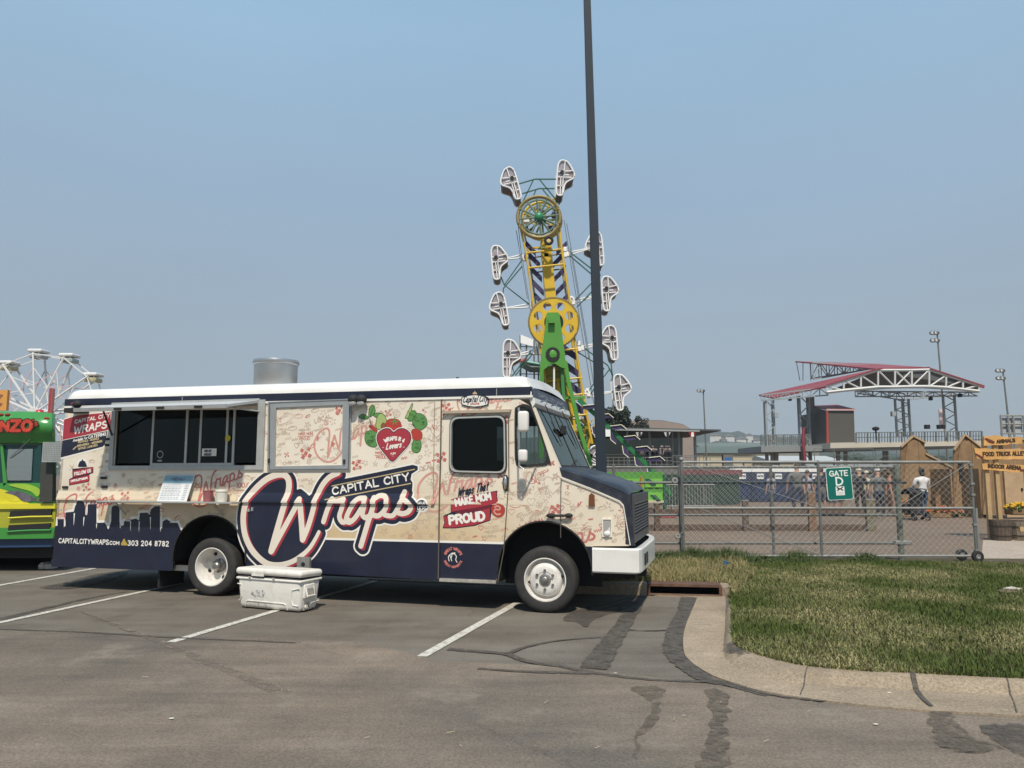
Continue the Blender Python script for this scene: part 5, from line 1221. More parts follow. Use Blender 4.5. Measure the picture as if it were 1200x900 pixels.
# nose front face with grille
zf0, zf1 = .86, T(737, 580)[1]+.02
MB().slab([(ufr-.10, taper(ufr)-.005, zf0), (ufr-.02, .02, zf0), (ufr-.002, .16, zf0), (ufr-.002, WD-.30, zf0), (ufr-.06, WD-.1, zf0), (ufr-.12, WD-.02, zf0)], (0, 0, zf1-.02-zf0)).build('nose_panel', gry, truck, local=True)
gf = mat('grille_grey', (.10, .11, .12), .4, .5, var=.1)
gy0, gy1 = .17, WD-.32
MB().box(ufr-.001, ufr+.02, gy0, gy1, zf1-.13, zf1-.02).box(ufr-.001, ufr+.02, gy0, gy0+.07, zf0+.1, zf1-.13).box(ufr-.001, ufr+.02, gy1-.07, gy1, zf0+.1, zf1-.13).box(ufr-.001, ufr+.02, gy0, gy1, zf0, zf0+.1).build('grille_frame', gf, truck, local=True)
MB().box(ufr-.0005, ufr+.003, gy0+.07, gy1-.07, zf0+.1, zf1-.13).build('grille_back', dark, truck, local=True)
mb = MB(); zz_ = zf0+.12
while zz_ < zf1-.15:
    mb.slab([(ufr+.0035, gy0+.07, zz_), (ufr+.024, gy0+.07, zz_+.004), (ufr+.024, gy0+.07, zz_+.018), (ufr+.0035, gy0+.07, zz_+.026)], (0, gy1-gy0-.14, 0)); zz_ += .038
o = mb.build('grille_slats', mat('slat_grey', (.17, .18, .19), .35, .6), truck, local=True); o['kind'] = 'stuff'
# bumper: white pressed steel wrapping the corner
zb_a, zb_b = T(696, 671)[1], T(696, 641.5)[1]
ub0, ub2 = T(694, 650, -.04)[0], T(750, 650, -.04)[0]
def bump_ring(z, ex):
    P_ = [(ub0, -.04), (ub2-.06, -.04), (ub2-.015, -.01), (ub2+.012, .10), (ub2+.02, .6), (ub2+.02, WD-.7), (ub2-.01, WD-.32), (ub2-.10, WD-.02), (ub2-.2, WD+.04), (ub0, WD+.04)]
    return [(x+ex*(1 if 0 < i < 9 else 0), y-(ex if i < 3 else (-ex if i > 6 else 0)), z) for i, (x, y) in enumerate(P_)]
rings = [bump_ring(zb_a, -.02), bump_ring(zb_a+.02, 0), bump_ring(zb_b-.02, 0), bump_ring(zb_b, -.02), [(x-.05, y+(.05 if i < 5 else -.05), z) for i, (x, y, z) in enumerate(bump_ring(zb_b-.003, -.02))]]
mb = MB(); vs = [p for rg_ in rings for p in rg_]; n_ = 10
mb.add(vs, [(i*n_+j, i*n_+j+1, (i+1)*n_+j+1, (i+1)*n_+j) for i in range(4) for j in range(n_-1)]); mb.add([rings[0][0], rings[3][0], (ub0, .04, zb_b), (ub0, .04, zb_a)], [(0, 1, 2, 3)])
bumper = mb.build('bumper', white, truck, local=True)
for y0_ in (.30, .36, .50, .62): 
    u_ = ub2+.008; MB().box(u_, u_+.02, y0_, y0_+.03, (zb_a+zb_b)/2-.08, (zb_a+zb_b)/2+.06).build('bumper_slot', dark, bumper, local=True)
MB().box(ub0+.02, ub2-.12, .06, WD-.06, zb_a+.06, zb_b-.03).build('bumper_beam', dark, truck, local=True)
MB().box(ub2-.5, ub2-.1, .3, .6, zb_a-.10, zb_a).box(ub0, ub2, .6, .75, .42, .6).build('tow_frame', blk, truck, local=True)
# ------- underbody
MB().box(-7.4, .9, .55, .65, .52, .66).box(-7.4, .9, 1.6, 1.7, .52, .66).build('chassis_rail', blk, truck, local=True)
MB().box(-7.3, -6.2, .15, WD-.15, .32, .46).box(-3.7, -2.0, .5, 1.1, .28, .6).box(-6.2, -5.6, .5, 1.7, .34, .5).build('under_tank', blk, truck, local=True)
for a_ in ((-.75, -.6, .08, WD-.08, .35, 1.0), (-.5, .5, .53, 1.75, .45, 1.2), (UR-.8, UR+.75, .53, 1.75, .64, 1.15)): MB().box(*a_).build('wheel_housing', dark, truck, local=True)
for a_ in (.1, 1.65): MB().box(-5.75, -5.72, a_, a_+.52, .08, .5).build('mud_flap', blk, truck, local=True)
MB().box(T(195, 665)[0], T(216, 665)[0], .08, .16, .33, .40).build('step_tube', mat('dull_steel', (.2, .2, .2), .5, .6), truck, local=True)
MB().tube([(-.1+.0, .45, .42), (-.1, 1.8, .42)], .07, 8).tube([(UR, .45, .42), (UR, 1.8, .42)], .08, 8).sphere((UR, 1.14, .42), .17, 10, 8).build('axle', blk, truck, local=True)
# arch liners
for cu in (0.0, UR):
    MB().box(cu-.64, cu+.64, .50, .52, .28, 1.16).build('arch_panel', dark, truck, local=True)
    mb = MB(); n_ = 20; vs = []
    for k in range(n_+1):
        a_ = R(-5+190*k/n_)
        for y_ in (.036, .5): vs.append((cu+.615*math.cos(a_), y_, .52+.615*math.sin(a_)))
    mb.add(vs, [(2*k, 2*k+2, 2*k+3, 2*k+1) for k in range(n_)]); mb.build('arch_liner', dark, truck, local=True)
    MB().tube([(cu+.60*math.cos(R(-3+186*k/20)), -.012, .52+.60*math.sin(R(-3+186*k/20))) for k in range(21)], .012, 5).build('arch_lip', blk, truck, local=True)
# ------- wheels
tyre_m = mat('tyre', (.028, .027, .026), .8, var=.25, scale=14, dirt=(.09, .08, .07), dscale=4, damt=.35)
rim_m = mat('painted_rim', (.74, .71, .66), .4, .08, var=.12, scale=6, dirt=(.22, .18, .14), dscale=5, damt=.5)
def wheel(cu, vy, front, far=False):
    Rw = .40; S = -1 if not far else 1
    M = Matrix.Translation((cu, vy, Rw+.004)) @ Matrix.Rotation(R(90 if not far else -90), 4, 'X')   # lathe +Z -> outwards
    ty = MB().lathe([(.262, -.02), (.275, .0), (.30, .006), (.345, .008), (.375, .0), (.395, -.02), (.402, -.045), (.402, -.18), (.395, -.2), (.37, -.222), (.30, -.225), (.262, -.2)], 48, M).build('tyre', tyre_m, truck, local=True, smooth=True)
    if not front: MB().lathe([(.262, -.25), (.30, -.245), (.37, -.245), (.4, -.28), (.4, -.42), (.37, -.45), (.26, -.45)], 40, M).build('tyre', tyre_m, truck, local=True, smooth=True)
    if front: prof = [(.264, -.02), (.268, -.004), (.255, -.002), (.247, -.03), (.235, -.095), (.212, -.10), (.204, -.045), (.185, -.022), (.15, -.012), (.10, -.012), (.095, -.02), (.07, -.02)]
    else: prof = [(.264, -.02), (.268, -.004), (.255, -.002), (.246, -.02), (.24, -.07), (.225, -.09), (.218, -.16), (.195, -.195), (.15, -.205), (.12, -.205), (.07, -.205)]
    rim = MB().lathe(prof, 48, M).build('rim', rim_m, ty, local=True, smooth=True)
    z0 = -.02 if front else -.205
    if front: hp = [(.075, z0), (.072, z0+.02), (.058, z0+.026), (.042, z0+.024), (.038, z0+.045), (.03, z0+.05), (.001, z0+.052)]
    else: hp = [(.10, z0), (.098, z0+.03), (.06, z0+.04), (.055, z0+.11), (.04, z0+.125), (.001, z0+.128)]
    MB().lathe(hp, 24, M).build('hub', mat('hub_metal', (.33, .32, .30), .4, .8, var=.2, scale=20), ty, local=True, smooth=True)
    for k in range(6):
        a_ = R(30+60*k); rr = .115 if front else .085; b_ = z0+(.006 if front else .03)
        MB().cyl(M @ Vector((rr*math.cos(a_), rr*math.sin(a_), b_)), M.to_3x3() @ Vector((0, 0, 1)), .017, .028, 6).build('wheel_nut', mat('nut_metal', (.28, .26, .24), .4, .8, var=.2), ty, local=True)
    for k in range(2 if front else 4):
        a_ = R(12+180*k) if front else R(115+90*k); rr = .20 if front else .178
        c_ = M @ Vector((rr*math.cos(a_), rr*math.sin(a_), -.05 if front else -.19)); MB().sphere(c_, .033, 10, 6, (1, .25, .7) if front else (.9, .3, .8)).build('hand_hole', dark, ty, local=True, smooth=True)
wheel(0.0, .03, True); wheel(UR, .05, False); wheel(0.0, WD-.03, True, True); wheel(UR, WD-.05, False, True)
# ------- roof things
c = T3(323, 446, 1.0)
M = Matrix.Translation((c.x, 1.0, ztop(c.x)-.06))
rad = .345; hv = T3(323, 419.5, 1.0).z-(ztop(c.x)-.06)-.05
MB().lathe([(rad-.04, 0), (rad-.02, .05), (rad-.015, hv-.07), (rad, hv-.06), (rad+.008, hv-.03), (rad, hv), (rad-.03, hv-.01), (rad-.05, hv-.05), (.05, hv-.09), (.001, hv-.09)], 40, M).build('roof_vent', steel, truck, local=True, smooth=True)
MB().rbox(-1.75, -1.35, .9, 1.3, 2.9, 3.0, .03).build('roof_hatch', white, truck, local=True)
MB().tube([(-1.3, .4, 2.9), (-1.3, .4, 3.02)], .02, 6).build('roof_aerial', blk, truck, local=True)
# front marker lamps on the roof cap
for v_ in (.3, 1.0, 1.14, 1.28, 2.0): MB().rbox(-.35, -.25, v_-.04, v_+.04, ztop(0)-.05, ztop(0)-.01, .015).build('marker_lamp', mat('amber_lamp', (.5, .22, .03), .3), truck, local=True)
# low rear step seen behind the skirt's left end
c = T3(66, 661, .3); MB().box(-7.72, -7.5, .2, 1.9, .36, .43).build('rear_step', mat('worn_step', (.5, .48, .44), .5, .4, var=.3, scale=14), truck, local=True)

# ---------------- things on the shelf
XT = XF[truck]
def onshelf(name, label, cat, u, v, z): 
    p = XT @ Vector((u, v, z)); return thing(name, label, cat, tuple(p), TRZ)
q = [T(184.5, 586, -.12), T(219, 586, -.12), T(225.5, 553, -.05), T(189.5, 554, -.05)]
uc = q[0][0]
tb = onshelf('menu_board', 'white menu board with blue heading leaning on the serving shelf below the window', 'menu board', uc, -.13, zs+.001)
wq = q[1][0]-q[0][0]; hq = .38; ML = Matrix.Rotation(R(-14), 4, 'X')
sh = .045
def onb(u, z, y=0.0): p = ML @ Vector((u + sh*z/hq, y, z)); return (p.x, p.y, p.z)
MB().slab([onb(0, 0), onb(wq, 0), onb(wq, hq), onb(0, hq)], (0, .012, .003)).build('board', mat('menu_white', (.72, .74, .75), .25), tb, local=True)
MB().slab([onb(.005, hq*.68, -.002), onb(wq-.005, hq*.68, -.002), onb(wq-.005, hq-.006, -.002), onb(.005, hq-.006, -.002)], (0, .0015, 0)).build('menu_heading', mat('menu_blue', (.22, .38, .46), .3), tb, local=True)
f = Field(0, wq, 0, hq, .004)
rq = random.Random(4)
for k in range(9):
    z_ = hq*.62-k*.026; x_ = .03
    while x_ < wq*.66: l_ = rq.uniform(.02, .05); f.stroke([(x_, z_), (x_+l_, z_+.003*(-1)**k)], .0022); x_ += l_+.014
    f.stroke([(wq*.8, z_), (wq*.92, z_)], .0022)
for s in textstrokes('MENU', (wq*.25, hq*.8), (wq*.7, hq*.8), .035): f.stroke(s, .004)
v, fc = f.mesh(0, lambda a_, b_: onb(a_, b_, -.0045)); link_mesh('menu_text', v, fc, mat('grey_ink', (.12, .13, .18), .6), tb, local=True)
for nm, lb, px, r_, m_, lidm in (('napkin_tub', 'dusty pink round tub on the serving shelf left of the white one', 243.5, .068, mat('pink_tub', (.30, .10, .11), .45, var=.15, scale=25), None), ('white_tub', 'white round tub with lid on the serving shelf beside the pink one', 259.5, .082, mat('tub_white', (.66, .64, .57), .45, var=.06, scale=25), 1)):
    u_ = T(px, 586, -.13)[0]; tb = onshelf(nm, lb, 'tub', u_, -.13, zs+.001)
    MB().lathe([(.001, 0), (r_*.86, 0), (r_*.88, .01), (r_, .15), (r_*.95, .152), (r_*.86, .02), (.001, .02)], 24).build('tub_body', m_, tb, local=True, smooth=True)
    MB().lathe([(r_*1.02, .135), (r_*1.07, .14), (r_*1.07, .155), (r_*1.0, .168), (.001, .172)] if lidm else [(r_*1.02, .14), (r_*1.05, .145), (r_*1.02, .155), (r_*.96, .156)], 24).build('tub_lid' if lidm else 'tub_rim', m_, tb, local=True, smooth=True)

# ---------------- the ice chest
p = G(345, 719)
q0 = G(276.5, 712.5); q1 = G(351, 719.5); q2 = G(373, 708)
rz = math.atan2((q1-q0).y, (q1-q0).x); Lc = (q1-q0).length; 
cool = thing('ice_chest', 'scuffed white ice chest with its lid ajar on the asphalt beside the truck', 'ice chest', (q0.x, q0.y, 0.0), rz)
Wc = .40
cw = mat('chest_white', (.74, .72, .66), .45, var=.05, scale=6, dirt=(.42, .38, .31), dscale=6, damt=.55, bump=.1)
cg = mat('chest_groove', (.40, .37, .32), .6)
def frus(mb, x0, x1, y0, y1, z0, z1, ins, r=.05):
    n0 = len(mb.v); mb.rbox(x0, x1, y0, y1, z0, z1, r, seg=4)
    for i in range(n0, len(mb.v)):
        x, y, z = mb.v[i]; t_ = (z1-z)/(z1-z0); mb.v[i] = (x+ins*t_*(1 if x < (x0+x1)/2 else -1), y+ins*t_*(1 if y < (y0+y1)/2 else -1), z)
    return mb
frus(MB(), .0, Lc, 0, Wc, .012, .39, .028).build('chest_body', cw, cool, local=True, smooth=True)
MB().rbox(-.012, Lc+.012, -.012, Wc+.012, .365, .398, .015, seg=3).build('body_rim', cw, cool, local=True, smooth=True)
ML = Matrix.Translation((0, Wc, .405)) @ Matrix.Rotation(R(-2.2), 4, 'X') @ Matrix.Translation((0, -Wc, 0))
lid = MB().rbox(-.02, Lc+.02, -.025, Wc+.015, .008, .095, .04, ML, seg=4).build('lid', cw, cool, local=True, smooth=True)
MB().rbox(Lc*.62, Lc*.93, .05, Wc-.06, .094, .10, .006, ML).build('lid_panel', mat('lid_panel', (.62, .60, .54), .5, var=.1), lid, local=True)
MB().box(Lc*.26, Lc*.45, -.032, -.02, .0, .028, ML).build('lid_lip', cw, lid, local=True)
MB().box(.015, Lc-.015, .004, Wc-.01, .398, .414).build('lid_seal', mat('seal_dark', (.05, .05, .07), .7), cool, local=True)
for x in (.22, .6): MB().box(Lc*x-.015, Lc*x+.015, -.028, -.018, .392, .412).build('lid_latch', cg, cool, local=True)
# moulded panels (raised ribs)
def rib(pts, r=.007): return MB().tube(pts, r, 6).build('moulded_rib', cw, cool, local=True, smooth=True)
fy = lambda z: .028*(.37-z)/.355-.002
def fp_(x, z): return (x, fy(z)-.002, z)
rib([fp_(.01, .31), fp_(.075, .30), fp_(.08, .15), fp_(.045, .11), fp_(.03, .10)]); rib([fp_(Lc-.02, .30), fp_(Lc-.13, .275), fp_(Lc-.15, .15), fp_(Lc-.12, .09), fp_(Lc-.04, .085)])
rib([fp_(.14, .03), fp_(.15, .09), fp_(.18, .105), fp_(Lc-.26, .10), fp_(Lc-.23, .09), fp_(Lc-.21, .025)])
sx_ = lambda z: Lc-.028*(.37-z)/.355+.002
h_ = MB().rbox(-.10, .10, -.012, .03, -.085, .085, .012, Matrix.Translation((sx_(.25)+.008, Wc*.42, .255)) @ Matrix.Rotation(R(90), 4, 'Z') @ Matrix.Rotation(0, 4, 'X')).build('handle_plate', cw, cool, local=True, smooth=True)
MB().box(sx_(.25)+.012, sx_(.25)+.022, Wc*.42-.065, Wc*.42+.065, .20, .29).build('handle_recess', cg, h_, local=True)
MB().tube([(sx_(.2)+.02, Wc*.42-.075, .30), (sx_(.2)+.05, Wc*.42-.075, .20), (sx_(.2)+.05, Wc*.42+.075, .20), (sx_(.2)+.02, Wc*.42+.075, .30)], .012, 8).build('handle_grip', cw, h_, local=True, smooth=True)
MB().cyl((sx_(.06)-.01, Wc*.33, .065), (1, 0, 0), .022, .03, 14).build('drain_plug', cw, cool, local=True, smooth=True)
MB().box(sx_(.07)-.02, sx_(.07)+.004, Wc*.25, Wc*.5, .025, .115).build('drain_recess', cg, cool, local=True)
MB().tube([(sx_(.1)+.004, Wc*.55, .03), (sx_(.1)+.004, Wc*.57, .10), (sx_(.1)+.004, Wc*.95, .11)], .008, 6).build('moulded_rib', cw, cool, local=True)
# worn sticker
f = Field(.2, .55, .12, .3, .003); rq = random.Random(9)
for k in range(60):
    x_, z_ = rq.uniform(.235, .46), rq.uniform(.165, .245)
    if abs((x_-.35)/.12)**2+abs((z_-.205)/.045)**2 < 1.1: f.stroke([(x_, z_), (x_+rq.uniform(-.02, .02), z_+rq.uniform(-.012, .012))], rq.uniform(.001, .0035))
v, fc = f.mesh(0, lambda a_, b_: (a_, fy(b_)-.0045, b_)); link_mesh('worn_sticker', v, fc, mat('sticker_ink', (.13, .15, .18), .7), cool, local=True)
f = Field(.15, .6, .02, .12, .004)
for k in range(50): x_, z_ = rq.uniform(.2, .5), rq.uniform(.035, .08); f.stroke([(x_, z_), (x_+rq.uniform(-.015, .015), z_+.002)], rq.uniform(.001, .003))
v, fc = f.mesh(0, lambda a_, b_: (a_, fy(b_)-.0045, b_)); link_mesh('scuff_marks', v, fc, mat('scuff_grey', (.28, .25, .21), .8), cool, local=True)
# ================================================================== LIGHT POLE in front, on the island behind the truck
pm = mat('pole_dark', (.009, .019, .032), .7, .0, var=.15, scale=2)
b0 = D(705, 560, 14.3); t_ = D(688.0, 0, 14.3); k_ = (t_.x-b0.x)/(t_.z-b0.z); 
px0 = b0.x - k_*(b0.z-CH)
pole = thing('light_pole', 'tall dark square light pole rising out of the frame behind the hood of the truck', 'light pole', (px0, 14.3, CH))
def sq_(z, w_): x = px0+k_*(z-CH); return [(x-w_, 14.3-w_, z), (x+w_, 14.3-w_, z), (x+w_, 14.3+w_, z), (x-w_, 14.3+w_, z)]
mb = MB(); a = sq_(CH+.5, .093); b = sq_(11.6, .064); mb.add(a+b, [(0, 1, 5, 4), (1, 2, 6, 5), (2, 3, 7, 6), (3, 0, 4, 7), (4, 5, 6, 7)]); mb.build('pole_shaft', pm, pole)
MB().cyl((px0, 14.3, CH-.1), (0, 0, 1), .3, .6, 20).build('pole_base', M_conc, pole)
x = px0+k_*11.4; MB().box(x-.9, x+.9, 14.24, 14.36, 11.5, 11.6).build('cross_arm', pm, pole)
for s_ in (-1, 1): MB().rbox(x+s_*.9-.3, x+s_*.9+.3, 14.1, 14.5, 11.42, 11.58, .05).build('lamp_head', pm, pole)

# ================================================================== CHAIN LINK FENCE AND GATE
galv = mat('galvanised', (.25, .25, .235), .6, .25, var=.15, scale=5)
galvd = mat('galvanised_dull', (.16, .165, .155), .6, .3, var=.2, scale=5)
wire = mat('fence_wire', (.42, .41, .38), .6, .1)
gpost = mat('green_grey_post', (.15, .17, .14), .6, .3, var=.2, scale=6)
def chain(name, x0, x1, y0, y1, z0, z1, parent, zt=None):
    mb = MB(); s = .118; r = .0016
    L = x1-x0; H = z1-z0
    def P(u, z): t = u/L; return (x0+u, y0+(y1-y0)*t, z)
    u = -H
    while u < L:
        a, b = max(u, 0), min(u+H, L)
        if b > a:
            for fl in (0, 1):
                if fl == 0: p, q = P(a, z0+(a-u)), P(b, z0+(b-u))
                else: p, q = P(a, z1-(a-u)), P(b, z1-(b-u))
                n = len(mb.v); p, q = Vector(p), Vector(q); d = (q-p).normalized(); nn = Vector((-d.z, 0, d.x)).normalized()*r
                e = Vector((0, r*(1 if fl else -1)*1.4, 0))
                mb.add([p+nn+e, p-nn+e, q-nn+e, q+nn+e, p+e*2.2, q+e*2.2], [(0, 1, 2, 3), (0, 4, 5, 3), (1, 4, 5, 2)])
        u += s
    o = mb.build(name, wire, parent, fix=False); o['kind'] = 'stuff'; return o
def yz(px, py, Y): return D(px, py, Y)
YF = 14.75; YG = 14.45
def hrail(pa, pb, Y, r, m, parent, nm='rail', rough=0):
    a, b = D(pa[0], pa[1], Y), D(pb[0], pb[1], Y); return MB().tube([a, b], r, 8).build(nm, m, parent, smooth=True)
# rolling gate
g0 = D(797, 650, YG); g1 = D(1146, 655, YG)
gate = thing('rolling_gate', 'galvanised chain link rolling gate with pneumatic wheels, standing half open', 'gate', (g0.x, YG, CH))
def vpost(pxb, pyb, pyt, Y, r, m, parent, nm='post', lean=0):
    b = D(pxb, pyb, Y); zt = D(pxb, pyt, Y).z; x_ = b.x
    return MB().tube([(x_, Y, b.z), (x_, Y, zt)], r, 10).build(nm, m, parent, smooth=True)
zt_ = D(900, 541.5, YG).z; zm_ = D(900, 595.5, YG).z; zb_ = D(900, 651.5, YG).z
xl, xr = D(800, 600, YG).x, D(1141, 600, YG).x; xm = D(961, 600, YG).x
for z_, r in ((zt_, .026), (zm_, .024), (zb_, .024)): MB().tube([(xl, YG, z_), (xr, YG, z_)], r, 8).build('rail', galv, gate, smooth=True)
for x_, zz0 in ((xl, zb_), (xm, zb_), (xr, zb_)): MB().tube([(x_, YG, zz0), (x_, YG, zt_+.03)], .027, 8).build('upright', galvd, gate, smooth=True)
MB().tube([(xr+.06, YG+.02, zm_), (xr+.06, YG+.02, zb_-.06)], .025, 8).build('upright', galv, gate, smooth=True)
MB().sphere((xl, YG, zt_+.05), .045, 10, 6).build('post_cap', galv, gate, smooth=True)
for p_, q_ in (((xl, zt_), (xm, zm_)), ((xr, zt_), (xr-1.45, zm_)), ((xr-1.45, zm_), (xm+.1, zb_)), ((xl+.3, zm_), (xm, zb_))): MB().tube([(p_[0], YG-.02, p_[1]), (q_[0], YG-.02, q_[1])], .007, 5).build('brace_rod', galv, gate)
chain('wire_mesh', xl, xr, YG, YG, zb_, zt_, gate)
for z_ in (zt_-.05, zt_-.4, zm_+.25, zm_-.3, zb_+.1): MB().box(xr-.035, xr+.035, YG-.035, YG+.035, z_-.02, z_+.02).build('clamp', galv, gate)
for dx_, y_ in ((-.10, YG+.16), (.02, YG-.14)):
    c = D(1139, 650, YG); cx = c.x+dx_; M = Matrix.Translation((cx, y_, CH+.105)) @ Matrix.Rotation(R(90), 4, 'X')
    w_ = MB().lathe([(.045, -.035), (.07, -.04), (.1, -.03), (.105, 0), (.1, .03), (.07, .04), (.045, .035)], 20, M).build('wheel_tyre', blk, gate, smooth=True)
    MB().lathe([(.001, -.02), (.03, -.03), (.05, -.028), (.05, .028), (.03, .035), (.001, .02)], 14, M).build('wheel_hub', galv, w_, smooth=True)
c = D(793, 628, YG); MB().lathe([(.02, -.02), (.05, -.02), (.055, 0), (.05, .02), (.02, .02)], 14, Matrix.Translation((c.x, YG-.08, c.z)) @ Matrix.Rotation(R(70), 4, 'X')).build('guide_roller', galvd, gate)
MB().tube([(xl, YG-.03, c.z+.06), (c.x, YG-.08, c.z+.03)], .012, 5).build('roller_arm', galvd, gate)
MB().lathe([(.02, -.02), (.06, -.02), (.065, 0), (.06, .02), (.02, .02)], 14, Matrix.Translation((D(790, 563, YG).x, YG-.06, D(790, 563, YG).z)) @ Matrix.Rotation(R(75), 4, 'X')).build('guide_roller', galvd, gate)
MB().tube([(D(1140, 655, YG).x, YG, CH+.02), (D(1185, 661, YG).x, YG+.1, CH+.01)], .006, 4).build('drag_chain', galvd, gate)
# fixed fence behind the gate
fe = thing('chain_link_fence', 'fixed galvanised chain link fence running behind the rolling gate and the truck', 'fence', (D(745, 650, YF).x, YF, CH))
zr = [D(900, y_, YF).z for y_ in (547.5, 565.5, 603.5, 636.5)]
xa, xb = D(690, 600, YF).x, D(1058, 600, YF).x
for z_, x1_ in zip(zr, (xb-.05, xb+.1, xb, xb+.12)): MB().tube([(xa, YF, z_), (x1_, YF, z_)], .024, 8).build('rail', galvd, fe, smooth=True)
for px_, r, m_ in ((905, .027, galvd), (1053.5, .055, gpost), (797, .026, galvd), (720, .03, galvd)):
    c = D(px_, 600, YF); MB().tube([(c.x, YF, CH-.05), (c.x, YF, zr[0]+.05)], r, 10).build('post', m_, fe, smooth=True)
MB().rbox(D(1050, 600, YF).x-.08, D(1060, 600, YF).x+.06, YF-.07, YF+.07, zr[3]-.03, zr[3]+.05, .02).build('latch', galv, fe)
chain('wire_mesh', xa, xb, YF, YF, zr[3]-.22, zr[0], fe)
# gate sign
ys = YG-.06
q = [D(x_, y_, ys) for x_, y_ in ((967, 548.5), (997.5, 547), (1000.5, 585), (970.5, 586.5))]
sg = thing('gate_sign', 'green Gate D sign hung on the rolling gate', 'sign', ((q[2].x+q[3].x)/2, ys, q[2].z))
o_ = q[3]; ex = (q[2]-q[3]); Wq = ex.length; ex.normalize(); ez = (q[0]-q[3]); Hq = ez.length; ez.normalize()
def on_(u, z, y=0.0): p = o_+ex*u+ez*z; return (p.x, p.y-y, p.z)
sgw = mat('sign_white', (.78, .80, .76), .4, var=.03); sgg = mat('sign_green', (.0, .135, .105), .4, var=.05)
rp = lambda i, r: roundpoly([(i, i), (Wq-i, i), (Wq-i, Hq-i), (i, Hq-i)], r, 3)
MB().slab([on_(*p_) for p_ in rp(0, .04)], (0, .006, 0)).build('sign_plate', sgw, sg)
MB().slab([on_(*p_, .003) for p_ in rp(.010, .035)], (0, .002, 0)).build('sign_face', sgg, sg)
f = Field(0, Wq, 0, Hq, .003)
for s in textstrokes('GATE', (Wq*.15, Hq*.74), (Wq*.85, Hq*.74), .092, track=.2): f.stroke(s, .0095)
for s in textstrokes('D', (Wq*.38, Hq*.46), (Wq*.62, Hq*.46), .135): f.stroke(s, .0145)
f.poly([(Wq*.33, Hq*.14), (Wq*.67, Hq*.14), (Wq*.67, Hq*.41), (Wq*.33, Hq*.41)])
v, fc = f.mesh(0, lambda a_, b_: on_(a_, b_, .006)); link_mesh('sign_lettering', v, fc, sgw, sg)
f = Field(0, Wq, 0, Hq, .002); cx_, cz_ = Wq*.5, Hq*.325
for a_, b_ in (((-.05, -.02), (-.01, .005)), ((.05, -.02), (.01, .005)), ((-.05, .035), (-.01, .01)), ((.05, .035), (.01, .01)), ((-.02, .01), (.02, .01)), ((-.045, .03), (-.03, .005))): f.stroke([(cx_+a_[0], cz_+a_[1]), (cx_+b_[0], cz_+b_[1])], .010)
v, fc = f.mesh(0, lambda a_, b_: on_(a_, b_, .0085)); link_mesh('sign_emblem', v, fc, blk, sg)
f = Field(0, Wq, 0, Hq, .002)
for k in range(2): f.stroke([(Wq*.38, Hq*(.23-.05*k)), (Wq*.62, Hq*(.23-.05*k))], .004)
v, fc = f.mesh(0, lambda a_, b_: on_(a_, b_, .0085)); link_mesh('sign_small_print', v, fc, mat('print_grey', (.4, .42, .4), .6), sg)

# ================================================================== WOOD RAIL BARRIER
ZG = .085
wood = mat('weathered_timber', (.10, .066, .047), .85, var=.35, scale=7, bump=.4, dirt=(.10, .075, .06), dscale=3)
YB = 22.3
wf = thing('timber_rail_barrier', 'low weathered timber two rail barrier behind the chain link fence', 'barrier', (D(900, 628, YB).x, YB, ZG))
def beam(pa, pb, h, y, nm='timber_rail'):
    a, b = D(*pa, y), D(*pb, y); n_ = (b-a)
    MB().slab([(a.x, y, a.z-h/2), (b.x, y, b.z-h/2), (b.x, y, b.z+h/2), (a.x, y, a.z+h/2)], (0, .08, 0)).build(nm, wood, wf)
xs_ = [690, 800, 905, 1022]
for i in range(3):
    beam((xs_[i], 600.5), (xs_[i+1]-1, 600.5), .17, YB); beam((xs_[i], 618.5), (xs_[i+1]-1, 618.8), .19, YB)
for px_, pyt, wpx, m_ in ((873.5, 587, 6.2, wood), (905, 590, 3.5, wood), (951.5, 577, 8, mat('brown_post', (.19, .105, .06), .8, var=.25, scale=6)), (1020, 586, 10, mat('mossy_post', (.15, .13, .085), .85, var=.3, scale=6)), (770, 590, 6, wood)):
    a = D(px_, 630, YB); hw = wpx/2/900*YB; zt = D(px_, pyt, YB).z
    MB().box(a.x-hw, a.x+hw, YB-.14, YB-.01, ZG, zt).build('timber_post', m_, wf)
    MB().box(a.x-hw-.01, a.x+hw+.01, YB-.15, YB, zt, zt+.03).build('post_top', mat('post_top', (.28, .24, .2), .9), wf)

# ================================================================== CROWD BARRIER
YC = 31.0
cb = thing('crowd_barrier', 'galvanised steel crowd barrier with upright bars beside the green ride panel', 'barrier', (D(812, 595, YC).x, YC, ZG))
a, b = D(781, 568, YC), D(838, 594, YC)
MB().tube([(a.x, YC, b.z+.03), (a.x, YC, a.z), (b.x, YC, a.z), (b.x, YC, b.z+.03)], .028, 6, closed=True).build('barrier_frame', galv, cb)
for k in range(1, 17): x_ = a.x+(b.x-a.x)*k/17; MB().tube([(x_, YC, b.z+.03), (x_, YC, a.z)], .013, 4).build('barrier_bar', galv, cb)
MB().tube([(b.x, YC, a.z), (b.x+.03, YC+1.8, a.z), (b.x+.03, YC+1.8, b.z+.1)], .028, 6).build('side_frame', galv, cb)
for x_ in (a.x+.2, b.x-.1): MB().tube([(x_, YC-.35, ZG+.03), (x_, YC, b.z+.08), (x_, YC+.35, ZG+.03)], .02, 5).build('barrier_foot', galv, cb)

